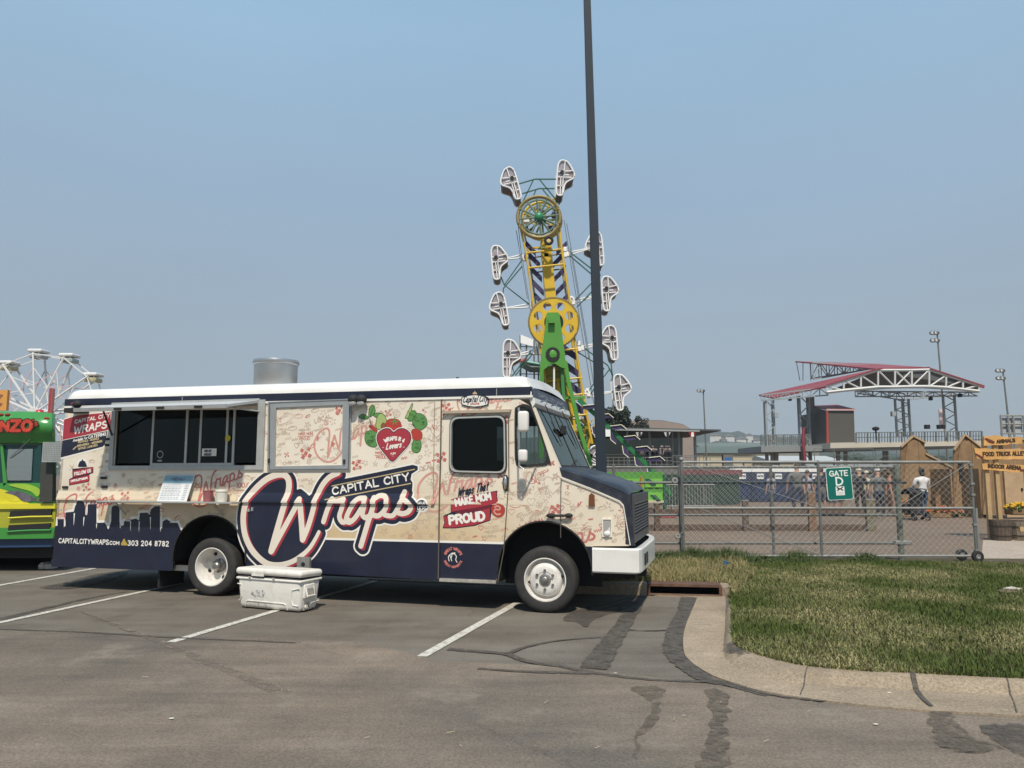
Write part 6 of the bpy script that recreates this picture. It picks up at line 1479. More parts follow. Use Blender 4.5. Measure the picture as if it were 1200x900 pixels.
# ================================================================== PORTABLE TOILETS
pb_ = mat('toilet_blue', (.010, .027, .078), .45, var=.12, scale=3); pw = mat('toilet_roof', (.78, .78, .76), .4, var=.05); pbd = mat('toilet_blue_dark', (.008, .02, .055), .5)
YP = 45
def toilet(px, lab):
    c = D(px, 590, YP); x0 = c.x; w_ = .47
    t = thing('portable_toilet', lab, 'portable toilet', (x0, YP, ZG), 0, 'row of blue portable toilets')
    MB().rbox(x0-w_, x0+w_, YP-w_, YP+w_, ZG+.08, ZG+1.80, .05).build('cabin', pb_, t)
    MB().box(x0-w_+.02, x0+w_-.02, YP-w_-.02, YP+w_, ZG, ZG+.1).build('base', pbd, t)
    d = MB().box(x0-.33, x0+.33, YP-w_-.03, YP-w_, ZG+.14, ZG+1.72).build('door', pb_, t)
    MB().box(x0-.2, x0+.2, YP-w_-.045, YP-w_-.03, ZG+1.32, ZG+1.62).build('door_notice', pw, d); MB().box(x0+.22, x0+.27, YP-w_-.06, YP-w_-.03, ZG+1.0, ZG+1.12).build('latch', pbd, d)
    f = Field(x0-.2, x0+.2, ZG+1.3, ZG+1.7, .012)
    for s in textstrokes('UNITED', (x0-.17, ZG+1.43), (x0+.17, ZG+1.43), .09): f.stroke(s, .012)
    v, fc = f.mesh(0, lambda a_, b_: (a_, YP-w_-.048, b_)); link_mesh('door_mark', v, fc, pbd, d)
    mb = MB(); n = 10
    pr = [(x0-w_-.03+ (2*w_+.06)*k/n, ZG+1.72+.36*math.sin(math.pi*k/n)**.5) for k in range(n+1)]
    mb.slab([(x_, YP-w_-.05, z_) for x_, z_ in pr], (0, 2*w_+.1, 0)); mb.build('roof', pw, t)
    for sx_ in (-1, 1): MB().box(x0+sx_*w_-.03, x0+sx_*w_+.03, YP-w_-.025, YP-w_+.01, ZG+.1, ZG+1.75).build('corner_post', pbd, t)
    MB().tube([(x0+.35, YP+.35, ZG+1.9), (x0+.35, YP+.35, ZG+2.3)], .05, 8).build('vent_pipe', pbd, t)
for k, (px, lb) in enumerate(((868, 'leftmost blue portable toilet with a white roof'), (889, 'blue portable toilet second from the left of the row'), (910, 'blue portable toilet third from the left, left of the man in grey'), (930, 'blue portable toilet half hidden behind the man in the grey shirt'), (953.5, 'blue portable toilet just left of the green gate sign'), (975.5, 'blue portable toilet mostly behind the green gate sign'))): toilet(px, lb)

# ================================================================== PEOPLE
skin = mat('skin', (.42, .24, .17), .6, var=.05)
def person(px, py, Y, H, label, shirt, pants, hair, rz=0.0, pose='stand', shorts=False, hat=None, sleeve=.5, arms=None, legs=None, skinm=None, bare=True, width=1.0, lean=0):
    """one continuous skinned body; px,py is where the feet stand"""
    g = D(px, py, Y); loc = (g.x, Y, ZG)
    t = thing('person', label, 'person', loc, rz)
    k = H/1.75
    step = {'stand': (.0, .0), 'walk': (.16, -.18)}[pose]
    S = {}
    def J(n, x, y, z, r): S[n] = (Vector((x*width, y + lean*max(0, z-.9), z))*k, r*k*(1 if n[0] in 'hf' else width**.5))
    J('pelvis', 0, 0, .95, .135); J('waist', 0, .0, 1.10, .125); J('chest', 0, .0, 1.30, .15); J('neckb', 0, .0, 1.44, .085); J('neck', 0, -.01, 1.50, .058); J('head0', 0, -.02, 1.58, .082); J('head1', 0, -.025, 1.665, .088)
    bones = [('pelvis', 'waist'), ('waist', 'chest'), ('chest', 'neckb'), ('neckb', 'neck'), ('neck', 'head0'), ('head0', 'head1')]
    for s, sd in ((-1, 0), (1, 1)):
        st = step[sd]; am = (arms or {}).get(s, [(.235, .0, 1.16), (.25, -.06, .93)])
        J('hip%d' % sd, s*.095, 0, .88, .098); J('knee%d' % sd, s*.105, -.02-st*.6, .50, .062); J('ank%d' % sd, s*.11, -st, .09, .042); J('toe%d' % sd, s*.125, -st-.16, .035, .035)
        J('sh%d' % sd, s*.185, .0, 1.395, .07); J('el%d' % sd, s*am[0][0], am[0][1], am[0][2], .045); J('wr%d' % sd, s*am[1][0], am[1][1], am[1][2], .03)
        d = (S['wr%d' % sd][0]-S['el%d' % sd][0]).normalized()
        hp = S['wr%d' % sd][0]+d*.07*k; S['palm%d' % sd] = (hp, .03*k)
        bones += [('pelvis', 'hip%d' % sd), ('hip%d' % sd, 'knee%d' % sd), ('knee%d' % sd, 'ank%d' % sd), ('ank%d' % sd, 'toe%d' % sd), ('chest', 'sh%d' % sd), ('sh%d' % sd, 'el%d' % sd), ('el%d' % sd, 'wr%d' % sd), ('wr%d' % sd, 'palm%d' % sd)]
        side = Vector((0, 1, 0)).cross(d).normalized(); oth = d.cross(side).normalized()
        for q_ in range(4):
            b_ = hp+d*.02*k+oth*(q_-1.5)*.019*k; e_ = b_+d*(.055+.012*(q_ in (1, 2)))*k+side*-s*.012*k
            S['fa%d%d' % (sd, q_)] = (b_, .009*k); S['fb%d%d' % (sd, q_)] = (e_, .0075*k); bones += [('palm%d' % sd, 'fa%d%d' % (sd, q_)), ('fa%d%d' % (sd, q_), 'fb%d%d' % (sd, q_))]
        th = S['wr%d' % sd][0]+d*.04*k-oth*.035*k; S['ft%d' % sd] = (th+d*.03*k-oth*.01*k, .009*k); bones.append(('palm%d' % sd, 'ft%d' % sd))
    if legs: pass
    names = list(S); me = bpy.data.meshes.new('body'); me.from_pydata([S[n][0] for n in names], [(names.index(a), names.index(b)) for a, b in bones], [])
    ob = bpy.data.objects.new('body_tmp', me); COL.objects.link(ob)
    md = ob.modifiers.new('s', 'SKIN'); sv = me.skin_vertices[0].data
    for i, n in enumerate(names): sv[i].radius = (S[n][1], S[n][1]*(.72 if n in ('chest', 'waist', 'pelvis') else 1)); sv[i].use_root = (n == 'pelvis')
    sd_ = ob.modifiers.new('u', 'SUBSURF'); sd_.levels = 1
    dg = bpy.context.evaluated_depsgraph_get(); em = bpy.data.meshes.new_from_object(ob.evaluated_get(dg)); bpy.data.objects.remove(ob)
    sk = skinm or skin
    em.materials.clear()
    for m_ in (sk, shirt, pants, blk): em.materials.append(m_)
    palmz = {}
    for p_ in em.polygons:
        c = p_.center/k; x_, y_, z_ = c.x/width, c.y, c.z
        ax = abs(x_); mi = 0
        if z_ < .11: mi = 3
        elif z_ < (.98): mi = 2 if (ax < .19) else 0
        elif z_ < 1.46 and ax < .2: mi = 1
        elif ax >= .2 or z_ < 1.40: mi = 1
        if z_ >= 1.46 and ax < .16: mi = 0
        if mi == 2 and shorts and z_ < .52: mi = 0
        # arms
        for s, sd in ((-1, 0), (1, 1)):
            A_, B_, C_ = [S['%s%d' % (n, sd)][0]/k for n in ('sh', 'el', 'wr')]
            cc_ = p_.center/k
            def seg(a_, b_):
                d_ = b_-a_; t2 = max(0, min(1, (cc_-a_).dot(d_)/d_.dot(d_))); return (cc_-a_-d_*t2).length, t2
            d1, t1 = seg(A_, B_); d2, t2 = seg(B_, C_); d3, t3 = seg(C_, C_+(C_-B_).normalized()*.18)
            if min(d1, d2, d3) < .065 and abs(cc_.x) > .17*width:
                if d1 <= d2 and d1 <= d3: mi = 1 if t1 < sleeve*2 else 0
                elif d2 <= d3: mi = 1 if sleeve > .5 and t2 < (sleeve-.5)*2 else 0
                else: mi = 0
        p_.material_index = mi; p_.use_smooth = True
    em.name = 'body'; bo = bpy.data.objects.new('body', em); COL.objects.link(bo); bo.parent = t; XF[bo] = XF[t]
    hc = S['head1'][0]
    # face: nose, eyes, mouth, ears
    MB().sphere(hc+Vector((0, -.088, -.045))*k, .016*k, 6, 4, (.8, 1.1, 1.3)).build('nose', sk, t, local=True, smooth=True)
    for s in (-1, 1):
        MB().sphere(hc+Vector((s*.03, -.080, -.02))*k, .010*k, 6, 4).build('eye', blk, t, local=True); MB().sphere(hc+Vector((s*.088, .0, -.04))*k, .022*k, 6, 4, (.4, .8, 1.2)).build('ear', sk, t, local=True, smooth=True)
    MB().sphere(hc+Vector((0, -.078, -.085))*k, .02*k, 6, 4, (1.1, .5, .3)).build('mouth', mat('lips', (.3, .1, .09), .6), t, local=True)
    if hat is not None:
        MB().lathe([(.10*k, 0), (.098*k, .04*k), (.07*k, .09*k), (.001, .105*k)], 14, Matrix.Translation(hc+Vector((0, 0, .02))*k)).sphere(hc+Vector((0, -.1, .03))*k, .075*k, 8, 4, (1, .9, .12)).build('cap', hat, t, local=True, smooth=True)
    if hair:
        hm, long_ = hair
        h_ = MB().sphere(hc+Vector((0, .022, .018))*k, .102*k, 12, 8, (1, 1, 1.02))
        if long_: h_.sphere(hc+Vector((0, .06, -.10))*k, .09*k, 10, 8, (1, .6, long_))
        h_.build('hair', hm, t, local=True, smooth=True)
    return t
M_dk = mat('cloth_black', (.02, .02, .022), .85, var=.2, scale=20); M_nv = mat('cloth_navy', (.02, .03, .055), .85, var=.2, scale=20); M_gr = mat('cloth_grey', (.13, .135, .13), .85, var=.12, scale=20)
M_wh = mat('cloth_white', (.68, .67, .66), .85, var=.08, scale=30, dirt=(.45, .33, .38), dscale=14, damt=.8); M_jn = mat('jeans', (.06, .10, .16), .85, var=.2, scale=15); M_lt = mat('cloth_pale', (.55, .50, .36), .85, var=.15, scale=14)
M_hr = mat('dark_hair', (.012, .009, .008), .6); M_bh = mat('brown_hair', (.07, .04, .02), .6); M_red = mat('cloth_red', (.3, .05, .04), .85); M_pt = mat('cloth_pattern', (.35, .33, .38), .85, var=.7, scale=16)
M_kh = mat('shorts_grey', (.12, .12, .13), .85)
back = math.pi
woman = person(1083, 605, 27.5, 1.80, 'dark haired woman in a white patterned top pushing a black stroller', M_wh, M_jn, (M_hr, 1.2), rz=R(195), pose='walk', sleeve=.95, arms={-1: [(.22, -.05, 1.17), (.16, -.3, 1.05)], 1: [(.22, -.05, 1.17), (.16, -.3, 1.05)]}, width=1.4)
person(936, 601, 29.5, 2.0, 'man in a dark grey T-shirt and dark trousers seen from behind by the toilets', M_gr, M_nv, (M_bh, 0), rz=back, sleeve=.45, width=1.35, hat=mat('white_cap', (.6, .58, .52), .8))
person(905, 599, 33.0, 1.72, 'small figure in a patterned shirt left of the man in grey', M_pt, M_jn, (M_bh, 1.0), rz=back+.5, pose='walk', sleeve=.5)
person(948, 599, 33.0, 1.75, 'person in a patterned shirt close behind the man in grey', M_pt, M_kh, (M_bh, 0), rz=.4, shorts=True, sleeve=.45)
person(964, 597, 32.0, 1.85, 'person in dark T-shirt and shorts at the left edge of the gate sign', M_nv, M_kh, (M_bh, 0), rz=back, shorts=True, sleeve=.45)
person(976.5, 599, 30.0, 1.72, 'bare legged person behind the left half of the gate sign', M_lt, M_kh, (M_bh, 0), rz=.2, shorts=True)
person(984.5, 599, 31.0, 1.70, 'bare legged person behind the right half of the gate sign', M_wh, M_kh, (M_bh, 1), rz=-.3, pose='walk', shorts=True)
person(1009, 602, 29.5, 1.82, 'person dressed in black right of the gate sign', M_dk, M_dk, None, rz=back, hat=mat('pale_hat', (.55, .5, .36), .8), width=1.15)
person(1017, 600, 31.5, 1.72, 'person in a pale shirt between the black and grey dressed people', M_lt, M_kh, None, rz=.3, hat=MATS['pale_hat'], shorts=True)
person(1031, 604, 28.0, 1.80, 'man in a mid grey shirt and dark trousers near the thick fence post', M_gr, M_nv, None, rz=back, hat=mat('grey_white_cap', (.5, .5, .5), .8), width=1.15)
person(1044, 602, 29.5, 1.70, 'person in reddish patterned clothes beside the thick fence post', mat('cloth_rust', (.32, .13, .10), .85, var=.5, scale=14), mat('cloth_rust2', (.28, .16, .12), .85, var=.4, scale=14), (M_bh, .8), rz=1.2, pose='walk')
# stroller
st = D(1072, 605, 27.3); sx0 = st.x
str_ = thing('stroller', 'black stroller with white piping being pushed past the wooden fronts', 'stroller', (sx0, 27.3, ZG), R(10))
LS = lambda x, y, z: (x, y, z)
for x_ in (-.26, .26):
    MB().tube([LS(x_+.0, .42, .12), LS(x_, -.05, .62), LS(x_, -.35, 1.08)], .018, 6).build('side_frame', M_dk, str_, local=True)
    MB().tube([LS(x_, -.30, .12), LS(x_, .05, .62)], .018, 6).build('rear_leg', M_dk, str_, local=True)
    for y_, r_ in ((.42, .10), (-.32, .13)):
        w_ = MB().tube([(x_, y_+r_*math.cos(a_), .01+r_+r_*math.sin(a_)) for a_ in [R(k*30) for k in range(12)]], .022, 6, closed=True).build('wheel', blk, str_, local=True); MB().cyl((x_-.015, y_, .01+r_), (1, 0, 0), .05, .03, 10).build('wheel_hub', galvd, w_, local=True)
MB().tube([LS(-.26, -.35, 1.08), LS(0, -.38, 1.10), LS(.26, -.35, 1.08)], .022, 6).build('push_bar', M_dk, str_, local=True)
MB().rbox(-.24, .24, -.1, .38, .42, .55, .05).rbox(-.24, .24, -.16, -.04, .45, 1.0, .04).build('seat', M_dk, str_, local=True, smooth=True)
mb = MB(); n = 8
vs = []
for i in range(n+1):
    a_ = R(20+130*i/n)
    for x_ in (-.27, -.15, 0, .15, .27): vs.append((x_, .05-.36*math.cos(a_)*-1*.9, .78+.36*math.sin(a_)-.06*abs(x_/.27)**3))
mb.add(vs, [(i*5+j, i*5+j+1, (i+1)*5+j+1, (i+1)*5+j) for i in range(n) for j in range(4)]); cn = mb.build('canopy', M_dk, str_, local=True, smooth=True, fix=False)
MB().tube([vs[j] for j in range(5)], .012, 5).build('piping', M_wh, cn, local=True); MB().rbox(-.2, .2, -.2, .3, .18, .36, .04).build('basket', M_dk, str_, local=True)

# ================================================================== WESTERN WOODEN FRONTS
ply = mat('plywood', (.26, .165, .085), .8, var=.22, scale=3, bump=.2, bscale=25, dirt=(.20, .13, .07), dscale=2.0, damt=.7); ply2 = mat('plywood_pale', (.42, .29, .17), .8, var=.15, scale=4); plyd = mat('plywood_dark', (.2, .12, .06), .85, var=.25, scale=3)
def planks(nm, outline, Y, wd_, m, parent, th=.03):
    """vertical boards cut to an outline (list of x,z)"""
    xs = [p[0] for p in outline]; x = min(xs); i = 0
    while x < max(xs)-.02:
        x1 = min(x+wd_, max(xs)); xm_ = (x+x1)/2
        def hits(xq):
            zs = []
            for a_, b_ in zip(outline, outline[1:]+outline[:1]):
                if (a_[0] <= xq < b_[0]) or (b_[0] <= xq < a_[0]): zs.append(a_[1]+(b_[1]-a_[1])*(xq-a_[0])/(b_[0]-a_[0]))
            return (min(zs), max(zs)) if len(zs) >= 2 else None
        A_, B_ = hits(x+.003), hits(x1-.003)
        if A_ and B_:
            j = rnd.uniform(0, .010); MB().slab([(x+.004, Y-j, A_[0]), (x1-.004, Y-j, B_[0]), (x1-.004, Y-j, B_[1]), (x+.004, Y-j, A_[1])], (0, th, 0)).build('plank', m if rnd.random() < .8 else ply, parent)
        x = x1
def front(name, label, Y, out_px, wd_=.42, m=ply, depth=2.2, trim=True):
    out = [(D(x_, y_, Y).x, D(x_, y_, Y).z) for x_, y_ in out_px]; zmin = ZG
    out = [(x_, max(z_, zmin)) for x_, z_ in out]
    xc = sum(p[0] for p in out)/len(out)
    t = thing(name, label, 'wooden facade', (xc, Y, ZG)); planks('plank', out, Y, wd_, m, t)
    xs = [p[0] for p in out]
    MB().slab([(x_, Y+.035, z_) for x_, z_ in out], (0, .04, 0)).build('backing_sheet', plyd, t)
    MB().box(max(xs)-.06, max(xs), Y+.08, Y+depth, ZG, ZG+1.8).build('side_brace', m, t); MB().box(min(xs), min(xs)+.06, Y+.08, Y+depth, ZG, ZG+1.8).build('side_brace', m, t)
    if trim:
        top = [p for p in out if p[1] > ZG+.5]
        for a_, b_ in zip(top, top[1:]):
            if abs(a_[0]-b_[0]) > .12: MB().slab([(a_[0], Y-.06, a_[1]-.02), (b_[0], Y-.06, b_[1]-.02), (b_[0], Y-.06, b_[1]+.05), (a_[0], Y-.06, a_[1]+.05)], (0, .14, 0)).build('trim_board', ply2, t)
    return t
f1 = front('western_front', 'stepped plywood western front behind the woman with the stroller', 31.0, [(1056, 602), (1056, 524), (1070, 511.5), (1084, 519), (1084, 532), (1101, 540.5), (1118, 550), (1118, 602)])
f2 = front('western_front', 'gabled plywood western shack front with a narrow window left of the signpost', 29.5, [(1118, 602), (1118, 528), (1130.5, 510), (1152, 527), (1152, 602)])
a, b = D(1124, 563, 29.5), D(1127.5, 542, 29.5); MB().box(a.x, b.x, 29.42, 29.48, a.z, b.z).build('window_slot', dark, f2)
f3 = front('western_front', 'long plywood stockade wall behind the direction boards', 28.3, [(1152, 603), (1152, 529), (1195, 527), (1195, 515), (1240, 515), (1330, 528), (1330, 603)], m=ply)
a = D(1178, 601, 28.3); b = D(1196, 546, 28.3)
dd_ = MB().box(a.x, b.x, 28.2, 28.27, ZG+.05, b.z).build('door', ply2, f3); MB().box(b.x-.12, b.x-.06, 28.16, 28.2, ZG+1.0, ZG+1.1).build('door_handle', dark, dd_)
a = D(1176, 529, 28.3); b = D(1186, 517, 28.3); MB().box(a.x, b.x, 28.3, 28.6, a.z, b.z).build('post_stub', plyd, f3)
# lattice and orange flower heaps between the fronts
la = thing('lattice_screen', 'dark crossed lattice screen between the two plywood fronts', 'lattice', (D(1110, 600, 30.3).x, 30.3, ZG))
for i in range(5):
    a = D(1098+i*3, 580, 30.3); b = D(1110+i*3, 556, 30.3); MB().tube([a, b], .02, 4).build('lath', plyd, la); a = D(1112+i*2, 580, 30.3); b = D(1099+i*2, 556, 30.3); MB().tube([(a.x, 30.26, a.z), (b.x, 30.26, b.z)], .02, 4).build('lath', plyd, la)
MB().box(D(1096, 580, 30.3).x, D(1120, 580, 30.3).x, 30.3, 30.4, ZG, D(1100, 580, 30.3).z).build('lattice_base', plyd, la)
org = mat('orange_flower', (.55, .13, .03), .7, var=.4, scale=25); yel = mat('yellow_flower', (.65, .38, .02), .7, var=.4, scale=30); lefm = mat('plant_leaf', (.04, .08, .02), .7, var=.3, scale=20)
def flowers(px, py, Y, w_, h_, m, label, z0=ZG, n=120, box=True, m2=None):
    g = D(px, py, Y); t = thing('flower_planter', label, 'flowers', (g.x, Y, z0))
    if box: MB().rbox(g.x-w_, g.x+w_, Y-.18, Y+.18, z0, z0+.16, .03).build('planter_box', plyd, t)
    for nm, mm, q_, zz0 in (('leaves', lefm, n, .1), ('blossoms', m, n, .16)):
        mb = MB()
        for k in range(q_):
            a_ = rnd.uniform(-1, 1); zz1 = z0+zz0+h_*rnd.random()*(1-a_*a_*.6); s_ = rnd.uniform(.025, .055)
            mb.sphere((g.x+a_*w_, Y+rnd.uniform(-.2, .2), zz1), s_, 5, 3, (1, 1, .6))
        o = mb.build(nm, mm, t, fix=False); o['kind'] = 'stuff'
    return t
flowers(1103, 592, 29.0, .55, .28, org, 'heap of orange flowers right of the stroller')
flowers(1118, 592, 29.0, .25, .18, mat('salmon_flower', (.5, .22, .15), .7, var=.3, scale=20), 'small salmon pink flower heap at the foot of the gabled front')
flowers(1058, 590, 29.5, .25, .5, org, 'orange flower tub just left of the stroller')
# signpost with three carved boards
YS = 19.5
sp_ = thing('direction_signpost', 'timber signpost carrying three carved yellow direction boards at the right edge', 'signpost', (D(1174, 632, YS).x, YS, ZG))
for px_ in (1158+3, 1173): 
    a = D(px_, 610, YS); MB().box(a.x-.05, a.x+.05, YS, YS+.09, ZG, D(px_, 514, YS).z).build('post', mat('post_yellow', (.42, .28, .14), .75, var=.15, scale=5), sp_)
cap = D(1175, 505, YS); 
bw = mat('carved_board', (.60, .33, .11), .55, var=.22, scale=5, dirt=(.45, .24, .07), dscale=4, damt=.6, bump=.2); ink = mat('burnt_letter', (.05, .025, .01), .8); arr = mat('arrow_red', (.13, .03, .02), .7)
def board(pts, words, ba, bb, hpx, arrow):
    q = [D(x_, y_, YS-.06) for x_, y_ in pts]; 
    q2 = []
    for i in range(len(q)):
        a_, b_ = q[i], q[(i+1) % len(q)]; n_ = max(1, int((b_-a_).length/.12))
        for k in range(n_): p_ = a_+(b_-a_)*k/n_; q2.append((p_.x+rnd.uniform(-.008, .008), YS-.06, p_.z+rnd.uniform(-.014, .014)))
    o = MB().slab(q2, (0, .05, 0)).build('sign_board', bw, sp_)
    A_, B_ = D(*ba, YS), D(*bb, YS); h_ = hpx/900*YS
    f = Field(min(A_.x, B_.x)-.1, B_.x+.1, min(A_.z, B_.z)-.1, A_.z+h_+.1, .006)
    for s in textstrokes(words, (A_.x, A_.z), (B_.x, B_.z), h_, track=.3): f.stroke(s, .016)
    v, fc = f.mesh(0, lambda a_, b_: (a_, YS-.063, b_)); link_mesh('board_lettering', v, fc, ink, o)
    p_ = [D(*c_, YS-.07) for c_ in arrow]; MB().slab([(c_.x, YS-.075, c_.z) for c_ in p_], (0, .014, 0)).build('board_arrow', arr, o)
board([(1153, 511.5), (1165, 510), (1180, 513), (1198.5, 512), (1198, 520), (1185, 520.5), (1165, 522), (1153, 522)], 'ANIMALS', (1166.5, 519.5), (1187.5, 517.8), 3.6, [(1154, 514), (1156, 513.2), (1166, 517.5), (1164.5, 519.5), (1159, 518)])
board([(1142, 524.5), (1160, 526), (1185, 527), (1225, 525), (1225, 539), (1200, 538.5), (1170, 538.5), (1145, 538)], 'FOOD TRUCK ALLEY', (1150.5, 534.5), (1200, 533.5), 4.2, [(1142, 532), (1144, 531.2), (1153, 536), (1152, 538)])
board([(1151, 542.5), (1170, 543.5), (1200, 545.5), (1222, 546), (1222, 553), (1190, 553.5), (1170, 551.5), (1152, 550.5)], 'INDOOR ARENA', (1156.5, 548), (1194.5, 550.5), 4, [(1195, 550), (1210, 549.5), (1210, 552.5), (1196, 552)])
# half barrels and flower box at the foot of the signpost
bar = mat('barrel_stave', (.10, .075, .055), .8, var=.3, scale=8); hoop = mat('barrel_hoop', (.05, .045, .04), .6, .4)
def barrel(px, py, Y, r, h, label, m_=bar):
    g = D(px, py, Y); t = thing('half_barrel', label, 'barrel', (g.x, Y, ZG)); n = 18
    for k in range(n):
        a0, a1 = 2*math.pi*(k+.04)/n, 2*math.pi*(k+.96)/n
        def pt(a_, rr, z_): return (g.x+rr*math.cos(a_), Y+rr*math.sin(a_), ZG+z_)
        mb = MB(); mb.add([pt(a0, r*.80, 0), pt(a1, r*.80, 0), pt(a1, r, h), pt(a0, r, h), pt(a0, r*.74, 0), pt(a1, r*.74, 0), pt(a1, r*.94, h), pt(a0, r*.94, h)], [(0, 1, 2, 3), (7, 6, 5, 4), (3, 2, 6, 7), (0, 3, 7, 4), (1, 5, 6, 2)]); mb.build('stave', m_, t)
    for z_ in (.25, .72): MB().tube([(g.x+(r*(.8+.2*z_)+.004)*math.cos(a_), Y+(r*(.8+.2*z_)+.004)*math.sin(a_), ZG+h*z_) for a_ in [2*math.pi*k/24 for k in range(24)]], .012, 4, closed=True).build('hoop', hoop, t)
    MB().cyl((g.x, Y, ZG+h*.8), (0, 0, 1), r*.9, .02, 20).build('soil', M_soil, t)
    return t
barrel(1173.5, 630, YS-.4, .26, .50, 'dark half barrel planter at the left foot of the signpost'); barrel(1196, 631, YS-.2, .30, .46, 'paler half barrel right of the dark one at the right edge', mat('stave_pale', (.23, .19, .14), .8, var=.3, scale=8))
MB().box(D(1172, 612, YS).x, D(1205, 612, YS).x, YS-.75, YS-.69, D(1172, 620, YS).z, D(1172, 615, YS).z).build('cross_board', MATS['post_yellow'], sp_)
fb = flowers(1197, 603, YS-.1, .32, .15, yel, 'dark wooden box of yellow flowers on the signpost at the right edge', z0=D(1190, 603, YS).z-.0)

# ================================================================== ARENA CANOPY
YA = 80.0
def A3(px, py, dy=0.0): return D(px, py, YA+dy)
stl = mat('canopy_steel', (.30, .33, .34), .6, .0, var=.1, scale=.5); wst = mat('white_truss', (.55, .56, .54), .5, var=.05); rroof = mat('red_metal_roof', (.27, .042, .046), .5, .1, var=.12, scale=.4); und = mat('roof_underside', (.10, .10, .105), .8)
can = thing('arena_canopy', 'steel truss canopy with red metal roof over the rodeo chutes', 'canopy', tuple(Vector((A3(1020, 520).x, YA, ZG))))
def tb(pts, r, m, nm, n=5): return MB().tube(pts, r, n).build(nm, m, can)
ZC = zf(870, 380, 1200/330)
def C(z, dy=0): x_, y_ = ZC([z])[0]; return A3(x_, y_, dy)
# roof sheets (front slope left, back slope, right slope)
def roofsheet(pts, nm='roof_panel', th=.15):
    P_ = [Vector(p) for p in pts]; MB().slab(P_, (0, 0, -th)).build(nm, rroof, can)
roofsheet([C((70, 300), 6), C((560, 192), -1), C((578, 197), -4), C((360, 262), -4), C((130, 312), 2)])
roofsheet([C((225, 157), 14), C((560, 168), 14), C((800, 184), 4), C((798, 190), -1), C((575, 190), -1)])
roofsheet([C((800, 190), -2), C((830, 200), 6), C((1032, 260), 6), C((1030, 268), -4)])
mb = MB(); mb.slab([C((580, 196), -3), C((798, 192), -3), C((1005, 265), -3), C((1005, 280), 1), C((780, 268), 1), C((575, 268), 1), C((360, 288), -1)], (0, .3, -.1)); mb.build('roof_underside', und, can)
MB().tube([C((800, 188), -4.2), C((1030, 263), -4.2)], .08, 4).build('roof_edge', rroof, can)
MB().tube([C((360, 259), -4.2), C((578, 190), -4.2), C((798, 184), -2)], .07, 4).build('roof_edge', rroof, can)
# front truss, white
top = [(360, 265), (432, 240), (505, 218), (578, 196), (650, 196), (722, 196), (796, 194), (868, 218), (940, 240), (1008, 260)]
bot = [(360, 290), (432, 282), (505, 275), (578, 268), (650, 268), (722, 266), (796, 266), (868, 270), (940, 278), (1008, 286)]
Tt = [C(p_, -4) for p_ in top]; Bt = [C(p_, -4) for p_ in bot]
for a, b in zip(Tt, Tt[1:]): tb([a, b], .14, wst, 'top_chord')
for a, b in zip(Bt, Bt[1:]): tb([a, b], .17, wst, 'bottom_chord')
for a, b in zip(Tt, Bt): tb([a, b], .11, wst, 'truss_post')
for i in range(9):
    if i < 4: a, b = Tt[i], Bt[i+1]
    elif i == 4: tb([Tt[4], Bt[5]], .09, wst, 'truss_diagonal'); a, b = Bt[4], Tt[5]
    else: a, b = Bt[i], Tt[i+1]
    tb([a, b], .09, wst, 'truss_diagonal')
# grey edge truss on the left and under the roof
def truss(P0, P1, h0, h1, n, m, r, nm='edge_truss'):
    mb = MB(); P0, P1 = Vector(P0), Vector(P1)
    top_ = [P0+(P1-P0)*i/n for i in range(n+1)]; bt = [p+Vector((0, 0, -(h0+(h1-h0)*i/n))) for i, p in enumerate(top_)]
    mb.tube(top_, r, 4); mb.tube(bt, r, 4)
    for i in range(n): mb.tube([top_[i], bt[i+1]] if i % 2 else [bt[i], top_[i+1]], r*.6, 4); mb.tube([top_[i], bt[i]], r*.6, 4)
    o = mb.build(nm, m, can); o['kind'] = 'stuff'; return o
truss(C((80, 303), 0), C((365, 268), -3), .55, .8, 8, stl, .09); truss(C((480, 285), 4), C((1000, 290), 4), .6, .4, 14, stl, .09)
truss(C((490, 280), 9), C((690, 295), 9), .4, .8, 6, stl, .08); truss(C((690, 295), 9), C((920, 285), 9), .8, .4, 6, stl, .08)
truss(C((290, 165), 13), C((560, 178), 13), 1.9, .3, 8, stl, .09); truss(C((300, 163), 9), C((540, 176), 9), 2.0, .4, 7, stl, .1)
for x0_, x1_ in ((230, 245), (258, 258), (288, 292)): tb([C((x0_, 160), 14), C((x1_, 240), 14)], .05, stl, 'tie_rod', 4)
# columns: lattice towers
def tower(xp, dy, w_, ztopz, zbotz, nm='lattice_column', n=7, depth=.5):
    mb = MB(); A_ = C((xp, ztopz), dy); B_ = C((xp, zbotz), dy); hw = w_/2
    for sx_ in (-1, 1):
        for d_ in (0, depth): mb.tube([(A_.x+sx_*hw, A_.y+d_, A_.z), (A_.x+sx_*hw, A_.y+d_, B_.z)], .11, 6)
    for i in range(n):
        z0_ = B_.z+(A_.z-B_.z)*i/n; z1_ = B_.z+(A_.z-B_.z)*(i+1)/n; s_ = 1 if i % 2 else -1
        mb.tube([(A_.x-s_*hw, A_.y, z0_), (A_.x+s_*hw, A_.y, z1_)], .065, 4)
    o = mb.build(nm, stl, can); o['kind'] = 'stuff'; return o
tower(115, 0, .82, 322, 580); tower(262, 0, .95, 305, 580); tower(300, 3, .1, 305, 500, n=1); tower(680, 2, 1.45, 318, 480, depth=.15); tower(683, 4, .1, 318, 480, n=1, depth=.1); tower(880, 0, 1.2, 300, 490, depth=.15)
